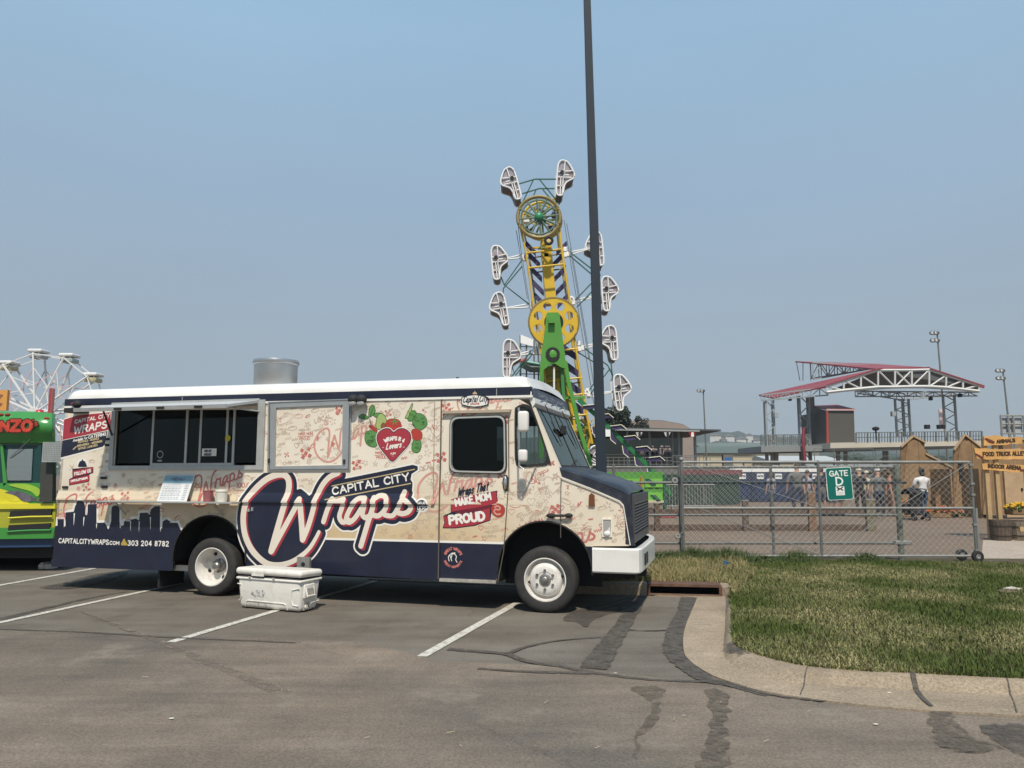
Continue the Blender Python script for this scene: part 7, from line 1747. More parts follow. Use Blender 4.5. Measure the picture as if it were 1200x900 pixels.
# deck with railing
dk0, dk1 = C((80, 520), -2), C((375, 515), -2)
MB().slab([C((80, 520), -3), C((375, 516), -3), C((375, 540), -3), C((80, 545), -3)], (0, 8, 0)).build('deck', mat('deck_grey', (.22, .23, .23), .7), can)
MB().slab([C((375, 505), -5), C((1020, 495), -5), C((1020, 516), -5), C((375, 528), -5)], (0, 8, 0)).build('deck_fascia', mat('deck_cream', (.50, .46, .38), .6, var=.06, scale=.5), can)
MB().slab([C((375, 528), -4.5), C((1020, 517), -4.5), C((1020, 523), -4.5), C((375, 540), -4.5)], (0, 7, 0)).build('deck_lower_beam', stl, can)  # plain grey steel beam below the deck fascia
def railing(xa_, xb_, yt, yb, dy, n):
    mb = MB()
    for yy in (yt, (yt+yb)/2): mb.tube([C((xa_, yy), dy), C((xb_, yy-(xb_-xa_)*.012), dy)], .05, 4)
    for i in range(n+1): x_ = xa_+(xb_-xa_)*i/n; mb.tube([C((x_, yt-(x_-xa_)*.012), dy), C((x_, yb-(x_-xa_)*.012), dy)], .045 if i % 4 else .09, 4)
    o = mb.build('deck_railing', galvd, can); o['kind'] = 'stuff'
railing(80, 290, 472, 516, -3, 26); railing(485, 1020, 462, 503, -5, 44)
for xp in (128, 145, 260, 408, 440, 606, 614, 770, 780): tb([C((xp, 540), 0), C((xp, 600), 0)], .22, stl, 'deck_column')
for p_, q_ in ((263, 400), (270, 580)): pass
tb([C((262, 440), -3.4), C((258, 500), -3.4), C((268, 590), -3.4)], .16, mat('red_hose', (.22, .03, .05), .6), 'red_banner_pole')
for x_, y_ in ((143, 387), (643, 382)): a = C((x_, y_), -.5); MB().box(a.x-.2, a.x+.2, a.y-.2, a.y+.2, a.z-.25, a.z+.25).build('speaker_box', stl, can)
for x_, y_ in ((203, 318), (802, 316), (927, 302)): a = C((x_, y_), -1); MB().box(a.x-.12, a.x+.12, a.y-.2, a.y+.2, a.z-.2, a.z+.15).build('spot_light', dark, can)
for x_, y_ in ((840, 437), (853, 437), (787, 437)): a = C((x_, y_), -5); MB().box(a.x-.2, a.x+.2, a.y-.2, a.y+.2, a.z-.2, a.z+.2).build('spot_light', dark, can)
a = C((846, 370), -1.5); MB().box(a.x-.2, a.x+.15, a.y, a.y+.1, a.z-1.9, a.z+.2).build('hanging_banner', mat('banner_pale', (.55, .42, .42), .7, var=.4, scale=2), can)
a = C((568, 445), -5); 
f_ = thing('deck_figure', 'dark umbrella-like lamp standing on the arena deck right of the grey cabin', 'floor lamp', tuple(C((568, 495), -5)))
MB().cyl((a.x, a.y, C((568, 495), -5).z), (0, 0, 1), .08, 1.2, 6).build('lamp_stem', dark, f_); MB().sphere((a.x, a.y, a.z), .35, 10, 6, (1, 1, .6)).build('lamp_top', dark, f_)
# announcer cabin on the deck
cab = thing('announcer_cabin', 'dark grey cabin with red corner trim standing on the arena deck', 'cabin', tuple(C((400, 505), -3)))
cg_ = mat('cabin_grey', (.085, .08, .07), .6, .1, var=.08, scale=.4); cd_ = mat('cabin_side', (.055, .055, .055), .6)
pA, pB, pC = C((290, 350), 3), C((360, 368), -3), C((475, 368), -3); bA, bB, bC = C((290, 505), 3), C((362, 512), -3), C((480, 504), -3)
MB().slab([pB, pC, bC, bB], (-.2, 6.5, 0)).build('cabin_front', cg_, cab); MB().slab([pA, pB-Vector((.01, .01, 0)), bB-Vector((.01, .01, 0)), bA], (0, .05, 0)).build('cabin_side', cd_, cab)
MB().slab([pB+Vector((-.05, -.1, .05)), pC+Vector((.15, -.1, .02)), C((405, 347), 4), C((288, 352), 4)], (0, 0, .12)).build('cabin_roof', rroof, cab)
MB().tube([pB+Vector((-.03, -.08, 0)), bB+Vector((-.03, -.08, 0))], .13, 4).build('corner_trim', mat('red_trim', (.35, .05, .03), .5), cab); MB().tube([pB+Vector((-.1, -.15, .1)), pC+Vector((.1, -.15, .05))], .09, 4).build('roof_trim', mat('pink_trim', (.55, .35, .33), .5), cab)

# ================================================================== STADIUM LIGHTS
def stadium(pxt, pyt, pxb, pyb, Y, label, heads=2, wpx=2.4):
    a, b = D(pxt, pyt, Y), D(pxb, pyb, Y); k = (a.x-b.x)/(a.z-b.z); x0 = b.x-k*(b.z-ZG)
    t = thing('stadium_light', label, 'floodlight', (x0, Y, ZG)); r = wpx/2/900*Y
    MB().tube([(x0, Y, ZG), (a.x, Y, a.z)], r*1.2, 8, r2=r*.7).build('mast', galvd, t)
    for i in range(heads):
        for s in (-1, -.1):
            cx = a.x+(s*.9-.25)*r*4.2; cz = a.z-r*2-i*r*7.5
            h_ = MB().sphere((cx, Y-.1, cz), r*2.9, 10, 6, (1.2, .8, .75)).build('lamp_head', mat('lamp_grey', (.16, .17, .18), .4, .5), t, smooth=True); MB().sphere((cx-r*.8, Y-.1-r*1.2, cz-r*.6), r*2.1, 8, 6, (1, .5, .7)).build('lamp_glass', mat('lens_pale', (.5, .53, .52), .2), h_, smooth=True)
        MB().box(a.x-r*5, a.x+r, Y-.1, Y+.1, a.z-r*2-i*r*7.5-.04, a.z-r*2-i*r*7.5+.04).build('cross_bar', galvd, t)
stadium(1098, 388, 1102, 436, 95, 'tall floodlight mast directly behind the red canopy roof')
stadium(1175, 432, 1181, 486, 110, 'shorter floodlight mast at the far right of the arena')
stadium(824, 456, 827, 520, 72, 'floodlight mast in front of the covered grandstand', heads=1, wpx=2.0)
# big grey gate frame at the right, behind the boards
YQ = 60
gq = thing('chute_frame', 'pale tubular steel loading frame rising behind the direction boards', 'steel frame', (D(1190, 520, YQ).x, YQ, ZG))
for px_ in (1172.5, 1181, 1187, 1199, 1212): a = D(px_, 487, YQ); MB().tube([(a.x, YQ, ZG), (a.x, YQ, a.z)], .09, 6).build('upright', galv, gq)
for py_ in (487, 497, 508): MB().tube([D(1172.5, py_, YQ), D(1230, py_, YQ)], .07, 6).build('cross_tube', galv, gq)
a, b = D(1174, 507, YQ+.2), D(1197, 489, YQ+.2); MB().box(a.x, b.x, YQ+.2, YQ+.25, a.z, b.z).build('mesh_panel', mat('frosted_panel', (.36, .39, .40), .7), gq)
# pale wedge roof beams right side of far lot, long low sheds
shedm = mat('shed_cream', (.46, .40, .28), .8, var=.08, scale=.3); shedr = mat('shed_roof_green', (.10, .13, .11), .7, var=.1, scale=.2); shedg = mat('shed_grey', (.22, .22, .2), .8, var=.1, scale=.3)
def shed(name, label, px0, px1, pyt, pyr, Y, dep, wall, roof, z0=ZG):
    a, b = D(px0, pyt, Y), D(px1, pyt, Y); r_ = D(px0, pyr, Y).z
    t = thing(name, label, 'building', ((a.x+b.x)/2, Y, ZG))
    MB().box(a.x, b.x, Y, Y+dep, z0, a.z).build('wall', wall, t)
    MB().slab([(a.x-.5, Y-.5, a.z), (a.x-.5, Y+dep/2, r_), (a.x-.5, Y+dep+.5, a.z)], (b.x-a.x+1, 0, 0)).build('roof', roof, t)
    n = max(2, int((b.x-a.x)/6)); 
    for k in range(n): x_ = a.x+(b.x-a.x)*(k+.5)/n; MB().box(x_-1, x_+1, Y-.06, Y, z0+1.2, z0+2.6).build('window', dark, t)
    return t
shed('long_shed', 'long cream shed low behind the arena deck', 960, 1100, 548, 543, 120, 14, shedm, shedg)
shed('long_shed', 'low green roofed shed left of the arena deck', 800, 905, 531, 521, 150, 22, shedm, shedr)
shed('long_shed', 'pale walled flat shed between grandstand and toilets', 905, 985, 540, 533, 140, 16, shedm, mat('shed_roof_pale', (.42, .44, .44), .7))
shed('hall', 'wide dull green roofed hall in the middle distance', 830, 960, 527, 515.5, 230, 40, shedg, mat('hall_roof', (.13, .155, .14), .8, var=.1, scale=.1))
# steel pens and bleachers
def bleacher(px0, px1, pyt, Y, rows, label, m=galvd, dz=.28, dy=.6):
    a, b = D(px0, pyt, Y), D(px1, pyt, Y); t = thing('bleacher', label, 'bleacher', ((a.x+b.x)/2, Y, ZG))
    for i in range(rows):
        z_ = ZG+.4+i*dz; y_ = Y+i*dy
        MB().box(a.x, b.x, y_, y_+.28, z_, z_+.05).build('seat_plank', galv, t); MB().box(a.x, b.x, y_+.3, y_+.55, z_-.2, z_-.16).build('foot_plank', m, t)
    mb = MB(); n = max(3, int((b.x-a.x)/1.8))
    for k in range(n+1):
        x_ = a.x+(b.x-a.x)*k/n; yb_ = Y+rows*dy; zt = ZG+.4+rows*dz
        mb.tube([(x_, Y, ZG), (x_, yb_, zt)], .035, 4); mb.tube([(x_, yb_, ZG), (x_, yb_, zt+1)], .035, 4); mb.tube([(x_, Y, ZG), (x_, Y, ZG+1.2)], .03, 4)
    o = mb.build('bleacher_frame', m, t); o['kind'] = 'stuff'
    for q_ in (.5, 1.0): MB().tube([(a.x, Y+rows*dy, ZG+.4+rows*dz+q_), (b.x, Y+rows*dy, ZG+.4+rows*dz+q_)], .03, 4).build('guard_rail', m, t)
    for q_ in (.6, 1.2): MB().tube([(a.x, Y, ZG+q_), (b.x, Y, ZG+q_)], .03, 4).build('guard_rail', m, t)
    return t
bleacher(985, 1060, 560, 58, 8, 'open steel bleacher right of the gate sign, behind the people')
bleacher(790, 900, 545, 66, 6, 'open steel bleacher between grandstand and toilets')
bleacher(1060, 1140, 545, 62, 8, 'open steel bleacher behind the stepped plywood front')
# parked pale vehicles and tarps under the deck -> trailers
def trailer(px, py, Y, L, H, m, label):
    g = D(px, py, Y); t = thing('stock_trailer', label, 'trailer', (g.x, Y, ZG)); MB().rbox(g.x-L/2, g.x+L/2, Y, Y+2.3, ZG+.5, ZG+H, .12).build('trailer_body', m, t)
    MB().box(g.x-L/2+.3, g.x+L/2-.3, Y-.03, Y, ZG+H*.6, ZG+H*.8).build('window_strip', dark, t)
    for dx in (-.4, .5): MB().cyl((g.x+dx, Y-.02, ZG+.4), (0, 1, 0), .4, .25, 16).build('wheel', blk, t)
trailer(885, 556, 100, 7, 2.6, mat('trailer_silver', (.4, .42, .44), .4, .3), 'silver stock trailer seen beyond the toilets left of the red pole'); trailer(1010, 552, 95, 6, 2.4, mat('trailer_white', (.6, .6, .58), .4), 'white trailer under the arena deck'); trailer(930, 552, 105, 5, 2.5, mat('trailer_tan', (.5, .42, .28), .5), 'tan trailer behind the blue toilets')
a = D(854, 535, 64); bl = thing('portable_sign', 'small grey box tower with a blue patch above the fence, left of the toilets', 'signal box', (a.x, 64, ZG)); b1, b2 = D(848, 548, 64), D(859, 533, 64)
MB().box(b1.x, b2.x, 64, 64.5, ZG, b2.z).build('tower_box', galvd, bl); MB().box(b1.x+.15, b2.x-.15, 63.97, 64, D(850, 540.5, 64).z, D(850, 536.5, 64).z).build('blue_patch', mat('patch_blue', (.02, .12, .4), .5), bl)

# ================================================================== GRANDSTAND
YR = 62
def R3(px, py, dy=0): return D(px, py, YR+dy)
gs = thing('grandstand', 'covered grandstand with dark flat roof and bunting behind the light pole', 'grandstand', (R3(770, 560).x, YR, ZG))
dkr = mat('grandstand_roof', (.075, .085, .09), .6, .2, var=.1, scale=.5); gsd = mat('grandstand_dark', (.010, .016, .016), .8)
MB().slab([R3(640, 501, -1), R3(845, 505, -1), R3(805, 513, 6), R3(640, 515, 6)], (0, 0, .12)).build('roof', dkr, gs)
MB().slab([R3(640, 500.5, -1.1), R3(820, 504, -1.1), R3(820, 506, -1.1), R3(640, 503, -1.1)], (0, .1, 0)).build('roof_fascia', mat('fascia_grey', (.28, .29, .28), .6), gs)
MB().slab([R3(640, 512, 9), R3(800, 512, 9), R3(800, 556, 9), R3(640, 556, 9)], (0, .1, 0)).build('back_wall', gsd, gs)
for px_, r in ((761, .09), (788, .06), (795, .10), (814, .12), (735, .09), (700, .1)): a = R3(px_, 504, 1); MB().tube([(a.x, YR+1, ZG), (a.x, YR+1, a.z)], r, 6).build('roof_post', stl, gs)
stdk = mat('seat_dull', (.075, .08, .078), .8)
for i in range(9):
    z_ = ZG+.9+i*.3; y_ = YR+1.5+i*.75; a = R3(640, 550).x; b = R3(812, 550).x; MB().box(a, b, y_, y_+.3, z_, z_+.06).build('seat_row', stdk, gs)
mb = MB()
for k in range(60):
    i = rnd.randrange(9); x_ = rnd.uniform(R3(770, 550).x, R3(810, 550).x); z_ = ZG+.96+i*.3; y_ = YR+1.6+i*.75
    mb.rbox(x_-.18, x_+.18, y_, y_+.2, z_, z_+.55, .06).sphere((x_, y_+.1, z_+.68), .11, 6, 4)
o = mb.build('spectators', mat('crowd_mix', (.22, .18, .18), .8, var=.9, scale=1.2), None); props(o, 'distant seated spectators on the grandstand rows under the roof', 'people', kind='stuff')
def railset(px0, px1, pyt, pyb, Y, parent, nm, m=galv, n=20, bars=3):
    mb = MB(); a, b = D(px0, pyt, Y), D(px1, pyb, Y)
    for k in range(bars): z_ = b.z+(a.z-b.z)*(k+1)/bars; mb.tube([(a.x, Y, z_), (b.x, Y, z_)], .035, 4)
    for k in range(n+1): x_ = a.x+(b.x-a.x)*k/n; mb.tube([(x_, Y, b.z), (x_, Y, a.z)], .03, 4)
    o = mb.build(nm, m, parent); o['kind'] = 'stuff'
railset(700, 788, 536, 548, YR-2, gs, 'front_railing', m=galvd, n=14, bars=3); railset(788, 825, 534, 548, YR-2, gs, 'front_railing', m=galvd, n=7, bars=2)
MB().slab([R3(640, 548, -2), R3(850, 548, -2), R3(850, 556, -2), R3(640, 556, -2)], (0, .3, 0)).build('stand_base', mat('stand_base', (.13, .13, .125), .8), gs)
for px_, m_ in ((749, whitev), (782, whitev), (811, mat('bunting_red', (.45, .04, .06), .6))):
    a = R3(px_-4, 506.5, -1.4); b = R3(px_+4, 506.5, -1.4); c = R3(px_+.5, 512.5, -1.4); tt_ = MB()
    pts_ = [(a.x+(b.x-a.x)*k/6, YR-1.4+.06*(k % 2), a.z-(a.z-c.z)*math.sin(math.pi*k/6)) for k in range(7)]; tt_.slab(pts_, (0, .03, 0)).build('bunting', m_, gs)
    MB().slab([(c.x-.12, YR-1.45, c.z+.05), (c.x+.12, YR-1.45, c.z+.05), (c.x+.08, YR-1.45, a.z), (c.x-.08, YR-1.45, a.z)], (0, .02, 0)).build('bunting_stripe', navy if m_ is whitev else whitev, gs)
# tan-roofed hall rising behind
ht = thing('exhibition_hall', 'big tan rounded roof hall rising behind the covered grandstand', 'building', (D(775, 500, 130).x, 130, ZG))
tanr = mat('tan_roof', (.27, .22, .19), .8, var=.12, scale=.15)
P_ = [D(x_, y_, 130) for x_, y_ in ((725, 503), (735, 494), (752, 492), (776, 492.5), (800, 497), (812, 504))]; P2_ = [Vector((p_.x+2, 160, p_.z-1.5*(i in (0, 5)))) for i, p_ in enumerate(P_)]
mb = MB(); mb.add(P_+P2_, [(i, i+1, i+7, i+6) for i in range(5)]); mb.build('roof', tanr, ht)
MB().slab([(p_.x, 129.9, p_.z-.05) for p_ in P_] + [(P_[-1].x, 129.9, ZG), (P_[0].x, 129.9, ZG)], (0, .3, 0)).build('front_wall', tanr, ht)

# ================================================================== TREES AND HILLS
def tree(name, label, px, pyb, pyt, Y, w_px, seed, m, cat='tree', n=2600, clumps=26):
    rs = random.Random(seed); a = D(px, pyt, Y); H = a.z-ZG; W_ = w_px/900*Y/2; x0 = a.x
    t = thing(name, label, cat, (x0, Y, ZG))
    tr = MB(); tr.tube([(x0, Y, ZG), (x0+.1, Y, ZG+H*.4), (x0, Y, ZG+H*.85)], H*.03, 8, r2=H*.008)
    cl = []
    for k in range(clumps):
        z_ = rs.uniform(.3, 1)**.8; rr = W_*(1-((z_-.55)/.62)**2)**.5*rs.uniform(.25, 1) if abs(z_-.55) < .6 else W_*.2
        an = rs.uniform(0, 6.28); c = Vector((x0+rr*math.cos(an), Y+rr*.8*math.sin(an), ZG+H*z_*.96)); cl.append((c, rs.uniform(.26, .46)*W_))
        tr.tube([(x0, Y, ZG+H*max(.25, z_-.25)), c], H*.008, 4)
    tr.build('trunk', mat('bark', (.06, .045, .035), .9), t)
    mb = MB()
    for k in range(n):
        c, r = rs.choice(cl); d = Vector((rs.gauss(0, 1), rs.gauss(0, 1), rs.gauss(0, .8))).normalized()*r*rs.random()**.4; p_ = c+d; s_ = W_*rs.uniform(.05, .11)
        u = Vector((rs.gauss(0, 1), rs.gauss(0, 1), rs.gauss(0, 1))).normalized()*s_; v_ = u.cross(Vector((rs.gauss(0, 1), rs.gauss(0, 1), 1))).normalized()*s_*.7
        mb.add([p_-u, p_-v_, p_+u, p_+v_], [(0, 1, 2, 3)])
    mb.build('crown', m, t, fix=False); return t
evg = mat('evergreen_leaf', (.030, .045, .028), .8, var=.4, scale=1.2); gtr = mat('far_leaf', (.04, .058, .035), .8, var=.4, scale=.5)
tree('pine_tree', 'dark evergreen tree beside the light pole, behind the ride', 719, 545, 476.5, 85, 46, 4, evg, n=5200, clumps=46); tree('pine_tree', 'lower dark evergreen between the pole tree and the hall roof', 740, 545, 486, 88, 34, 5, evg, n=3000); tree('pine_tree', 'small dark evergreen against the tan hall roof', 754, 545, 489, 86, 20, 6, evg, n=1500)
hm = noise_mat('hill_green', (.03, .045, .028), (.075, .085, .055), .03, c3=(.05, .072, .045), s3=.05, bump=0, bscale=.5)
def hill(name, Y, prof, seed, m=hm, dep=350):
    rs = random.Random(seed); pts = smooth(prof, 6); top = [D(px_, py_+rs.uniform(-.5, .5), Y) for px_, py_ in pts]
    mb = MB(); n = len(top); rows_ = 7; vs = []
    for j in range(rows_+1):
        q_ = j/rows_
        for p_ in top: vs.append((p_.x, Y-dep*(1-q_)+rs.uniform(-9, 9)*(0 < j), max(-1, (p_.z)*math.sin(q_*math.pi/2)**1.2+rs.uniform(-1, 1)*3*(0 < j < rows_))))
    for p_ in top: vs.append((p_.x, Y+400, -2))
    mb.add(vs, [(j*n+i, j*n+i+1, (j+1)*n+i+1, (j+1)*n+i) for j in range(rows_+1) for i in range(n-1)])
    o = mb.build(name, m, None, smooth=True); o['kind'] = 'structure'; return o, top
h1, t1 = hill('far_hills', 1500, [(-900, 530), (-300, 522), (0, 518), (300, 518), (600, 514), (760, 512), (840, 506), (880, 510), (930, 513), (1000, 518), (1080, 520), (1150, 514), (1300, 512), (1600, 520), (2200, 530)], 2)
h2, t2 = hill('near_hills', 900, [(-900, 545), (0, 540), (500, 538), (700, 528), (800, 522), (860, 520), (900, 527), (960, 532), (1050, 534), (1120, 528), (1250, 526), (1700, 540), (2200, 548)], 3)
# far-off hillside houses: a few countable pale ones, plus dark tree masses
hw_ = mat('house_pale', (.55, .53, .48), .7); hr_ = mat('house_roof', (.2, .17, .15), .8)
for k, (px_, py_, tone) in enumerate(((847, 517, 'white house low on the hillside, nearest the floodlight mast'), (855, 513, 'white house higher up the hillside left of the arena'), (869, 516, 'pale house on the hillside above the toilets'), (878, 512, 'small house on the hill ridge above the toilets'), (886, 518, 'pale house at the right end of the hillside'), (838, 512, 'white house at the ridge right of the grandstand roof'))):
    p_ = D(px_, py_, 1130); t = thing('hillside_house', tone, 'house', tuple(p_)); s_ = 5+k % 3*1.5; MB().box(p_.x-s_, p_.x+s_, 1128, 1136, p_.z-12, p_.z+2).build('wall', hw_, t)
    MB().slab([(p_.x-s_-1, 1127, p_.z+2), (p_.x, 1127, p_.z+5.2), (p_.x+s_+1, 1127, p_.z+2)], (0, 10, 0)).build('roof', hr_, t)
mb = MB(); rs = random.Random(8)
for k in range(500):
    px_ = rs.uniform(820, 1200); Y_ = rs.uniform(300, 860); base = D(px_, 555, Y_); h_ = rs.uniform(4, 9)
    zz = max(0, (Y_-560)*.07) if 0 else 0
    for q_ in range(7):
        c = Vector((base.x+rs.uniform(-6, 6), Y_+rs.uniform(-5, 5), h_*rs.uniform(.3, 1))); s_ = rs.uniform(1.2, 3)
        mb.sphere(c, s_, 5, 3, (1.3, 1, .9))
o = mb.build('far_trees', gtr, None, fix=False); props(o, 'distant belt of trees below the hills', 'trees', kind='stuff')
# green windscreen fence beyond the crowd barrier
ws_ = thing('windscreen_fence', 'dark green fabric screen on a fence behind the crowd barrier', 'fence', (D(800, 590, 40).x, 40, ZG)); a, b = D(772, 588, 40), D(866, 556, 40)
MB().box(a.x, b.x, 40, 40.03, ZG+.05, b.z).build('screen_fabric', mat('screen_green', (.02, .045, .035), .8, var=.2, scale=2), ws_)
for k in range(6): x_ = a.x+(b.x-a.x)*k/5; MB().tube([(x_, 40.1, ZG), (x_, 40.1, b.z+.1)], .04, 6).build('post', galvd, ws_)
MB().box(D(800, 550, 42).x, D(870, 550, 42).x, 42, 42.1, D(800, 558, 42).z, D(800, 550.5, 42).z).build('rear_banner', mat('maroon_banner', (.16, .05, .06), .8, var=.3, scale=1), ws_)
a = D(782, 594, 32)
cc_ = thing('red_mat', 'faded red mat lying beside the crowd barrier', 'mat', (a.x, 30, ZG)); MB().box(D(772, 594, 29).x, D(789, 594, 29).x, 28.6, 30.4, ZG+.005, ZG+.05).build('mat_pad', mat('mat_red', (.28, .06, .06), .8), cc_)
# ================================================================== TUMBLING CAGE RIDE
YZ = 38.0
gyl = mat('ride_yellow', (.62, .40, .02), .45, var=.08, scale=1.5); ggr = mat('ride_green', (.075, .27, .035), .45, var=.08, scale=1); gdg = mat('ride_dark_green', (.015, .09, .06), .5, var=.1); gpu = mat('ride_purple', (.04, .028, .09), .5, var=.15); gwh = mat('ride_white', (.8, .8, .78), .45, var=.05); gbr = mat('rim_bronze', (.25, .19, .07), .5, .3)
ride = thing('cage_ride', 'tall yellow and green carnival ride with white cages circling a tilted boom', 'carnival ride', (D(660, 580, YZ).x, YZ, ZG))
def Z(px, py, dy=0.0): return D(px, py, YZ+dy)
def zt(pts, r, m, nm, n=6, dy=0.0, par=None): return MB().tube([Z(x_, y_, dy) for x_, y_ in pts], r, n).build(nm, m, par or ride)
mpx = YZ/900.
# boom rails (front and rear pairs) and central box beam
ax = lambda y_: 633+(y_-257)*(16/120.)
for dy in (-.75, .75):
    o_ = 0 if dy < 0 else 3
    zt([(609.5+o_+ (ax(250)-633), 262), (616.5+o_, 296), (627+o_, 372), (637+o_, 430), (648+o_, 500)], .05, gyl, 'boom_rail', dy=dy); zt([(655-o_, 262), (658-o_, 290), (668-o_, 355), (674-o_, 403), (684-o_, 466), (694-o_, 520)], .058, gyl, 'boom_rail', dy=dy)
for ya in (296.5, 314, 413, 447, 466, 490):
    zt([(617+(ya-297)*.146, ya), (658+(ya-290)*.155, ya-4.5)], .05, gyl, 'cross_member', dy=-.75); zt([(619+(ya-297)*.146, ya+6), (656+(ya-290)*.155, ya+1)], .04, gbr, 'cross_member', dy=.7)
mb = MB(); mb.slab([Z(633.5, 282), Z(645.5, 280), Z(652, 355), Z(640, 356)], (0, .7, 0)); mb.build('boom_beam', gyl, ride)
mb = MB(); mb.slab([Z(646, 400), Z(659, 400), Z(680, 530), Z(665, 530)], (0, .7, 0)); mb.build('boom_beam', gyl, ride)
# chevron braces
for k, ya in enumerate((303, 319, 335, 350)):
    x0 = ax(ya)+1
    for s in (-1, 1): MB().slab([Z(x0+s*7, ya+5, .1), Z(x0+s*21, ya-9, .1), Z(x0+s*21, ya-2, .1), Z(x0+s*7, ya+12, .1)], (0, .08, 0)).build('chevron_brace', gpu, ride)
for ya in (408, 428, 450, 472):
    x0 = ax(ya)+1; MB().slab([Z(x0+5, ya-6, .1), Z(x0+21, ya+6, .1), Z(x0+21, ya+14, .1), Z(x0+5, ya+4, .1)], (0, .08, 0)).build('chevron_brace', gpu, ride)
# top drive wheel
def rimwheel(cx, cy, r, dy, spokes, m, ms, mh, rr=.09, n=40):
    c = Z(cx, cy, dy); R_ = r*mpx
    w_ = MB().tube([(c.x+R_*math.cos(2*math.pi*k/n), c.y, c.z+R_*math.sin(2*math.pi*k/n)) for k in range(n)], rr, 6, closed=True).build('drive_wheel', m, ride, smooth=True)
    MB().tube([(c.x+R_*.84*math.cos(2*math.pi*k/n), c.y, c.z+R_*.84*math.sin(2*math.pi*k/n)) for k in range(n)], rr*.6, 5, closed=True).build('inner_rim', ms, w_)
    for k in range(spokes): a_ = 2*math.pi*k/spokes+.1; MB().tube([(c.x+.2*math.cos(a_), c.y, c.z+.2*math.sin(a_)), (c.x+R_*math.cos(a_), c.y, c.z+R_*math.sin(a_))], .055, 5).build('spoke', ms, w_)
    MB().sphere(c+Vector((0, -.12, 0)), .22, 14, 8, (1, .7, 1)).build('wheel_hub', mh, w_, smooth=True)
rimwheel(631.5, 254.5, 25, -1.0, 12, gbr, mat('spoke_grey', (.13, .19, .14), .5, .2), mat('hub_green', (.03, .22, .09), .35))
rimwheel(635, 259, 24, .9, 12, gyl, mat('spoke_olive', (.22, .24, .07), .5), gdg, rr=.07)
rimwheel(668, 512, 24, .6, 12, gyl, MATS['spoke_grey'], gdg, rr=.08)
c = Z(643, 282, -1.0); tw_ = MB().tube([(c.x+.17*math.cos(k*.3927), c.y, c.z+.17*math.sin(k*.3927)) for k in range(16)], .08, 6, closed=True).build('idler_wheel', blk, ride, smooth=True); MB().cyl(c-Vector((0, .03, 0)), (0, 1, 0), .11, .06, 14).build('wheel_hub', mat('hub_yellow', (.6, .5, .2), .4), tw_)
MB().slab([Z(617, 282, -.2), Z(628, 294, -.2), Z(628, 300, -.2), Z(615, 287, -.2)], (0, .1, 0)).build('chevron_brace', gpu, ride); MB().slab([Z(664, 282, -.2), Z(652, 294, -.2), Z(652, 300, -.2), Z(665, 287, -.2)], (0, .1, 0)).build('chevron_brace', gpu, ride)
# motor clutter behind the upper wheel
rs = random.Random(21)
for k in range(14):
    a = (rs.uniform(614, 652), rs.uniform(238, 292)); b = (a[0]+rs.uniform(-14, 14), a[1]+rs.uniform(-12, 12)); zt([a, b], .06, rs.choice([gyl, gyl, gpu, MATS['spoke_olive'], gwh]), 'inner_brace', dy=rs.uniform(-.5, .5), n=4)
for px_, py_, m_ in ((617, 259, gwh), (650, 252, gpu), (645, 268, gpu), (640, 300, gdg)): a = Z(px_, py_, .2); MB().rbox(a.x-.15, a.x+.15, a.y-.2, a.y+.2, a.z-.13, a.z+.13, .04).build('motor_box', m_, ride)
# pivot disc with lightening holes
c = Z(649, 377.5, -.95); Rd = 29*mpx
f = Field(c.x-Rd-.1, c.x+Rd+.1, c.z-Rd-.1, c.z+Rd+.1, .03)
f.stroke([(c.x, c.z)], Rd)
holes = []
for k in range(8):
    a_ = R(22.5+45*k); hc = (c.x+Rd*.68*math.cos(a_), c.z+Rd*.68*math.sin(a_)); f.cut([(hc[0]+.235*math.cos(t*.5236), hc[1]+.235*math.sin(t*.5236)) for t in range(12)])
for y_, nm in ((0, 'pivot_disc'), (.06, 'disc_back')):
    v, fc = f.mesh(0, lambda a_, b_: (a_, c.y+y_, b_)); link_mesh(nm, v, fc, gyl, ride)
for k in range(8):
    a_ = R(22.5+45*k); MB().tube([(c.x+Rd*.68*math.cos(a_)+.235*math.cos(t*.5236), c.y+.03, c.z+Rd*.68*math.sin(a_)+.235*math.sin(t*.5236)) for t in range(12)], .035, 4, closed=True).build('hole_rim', gyl, ride)
MB().tube([(c.x+Rd*math.cos(t*.157), c.y+.03, c.z+Rd*math.sin(t*.157)) for t in range(40)], .06, 5, closed=True).build('disc_rim', gbr, ride)
MB().cyl((c.x, c.y-.03, c.z), (0, 1, 0), .47, .05, 24).build('pivot_bearing', dark, ride)
# green tower
z7 = zf(590, 370, 9)
def Q(pts, dy): return [Z(*p, dy) for p in z7(pts)]
MB().slab(Q([(455, -20), (470, -35), (580, -35), (590, -20), (620, 200), (650, 420), (665, 560), (610, 545), (545, 505), (505, 505), (425, 570), (385, 750), (385, 560), (400, 400), (430, 200)], -1.5), (0, .35, 0)).build('tower_head', ggr, ride)
MB().slab(Q([(475, 20), (540, 20), (545, 75), (475, 75)], -1.8), (0, .3, 0)).build('tower_boss', ggr, ride)
c2 = Z(*z7([(520, 405)])[0], -1.56); rg_ = MB().cyl(c2, (0, 1, 0), .34, .04, 24).build('tower_port', dark, ride); MB().sphere(c2, .17, 5, 4, (1.2, .3, 1.2)).build('port_star', ggr, rg_)
MB().slab(Q([(385, 540), (425, 560), (425, 750), (420, 1500), (375, 1500), (385, 750)], -1.45), (0, .3, 0)).build('tower_leg', ggr, ride)
MB().tube(Q([(650, 480), (690, 720), (735, 900), (800, 1180), (900, 1500), (960, 1780)], -1.4), .13, 4).build('tower_leg', ggr, ride)
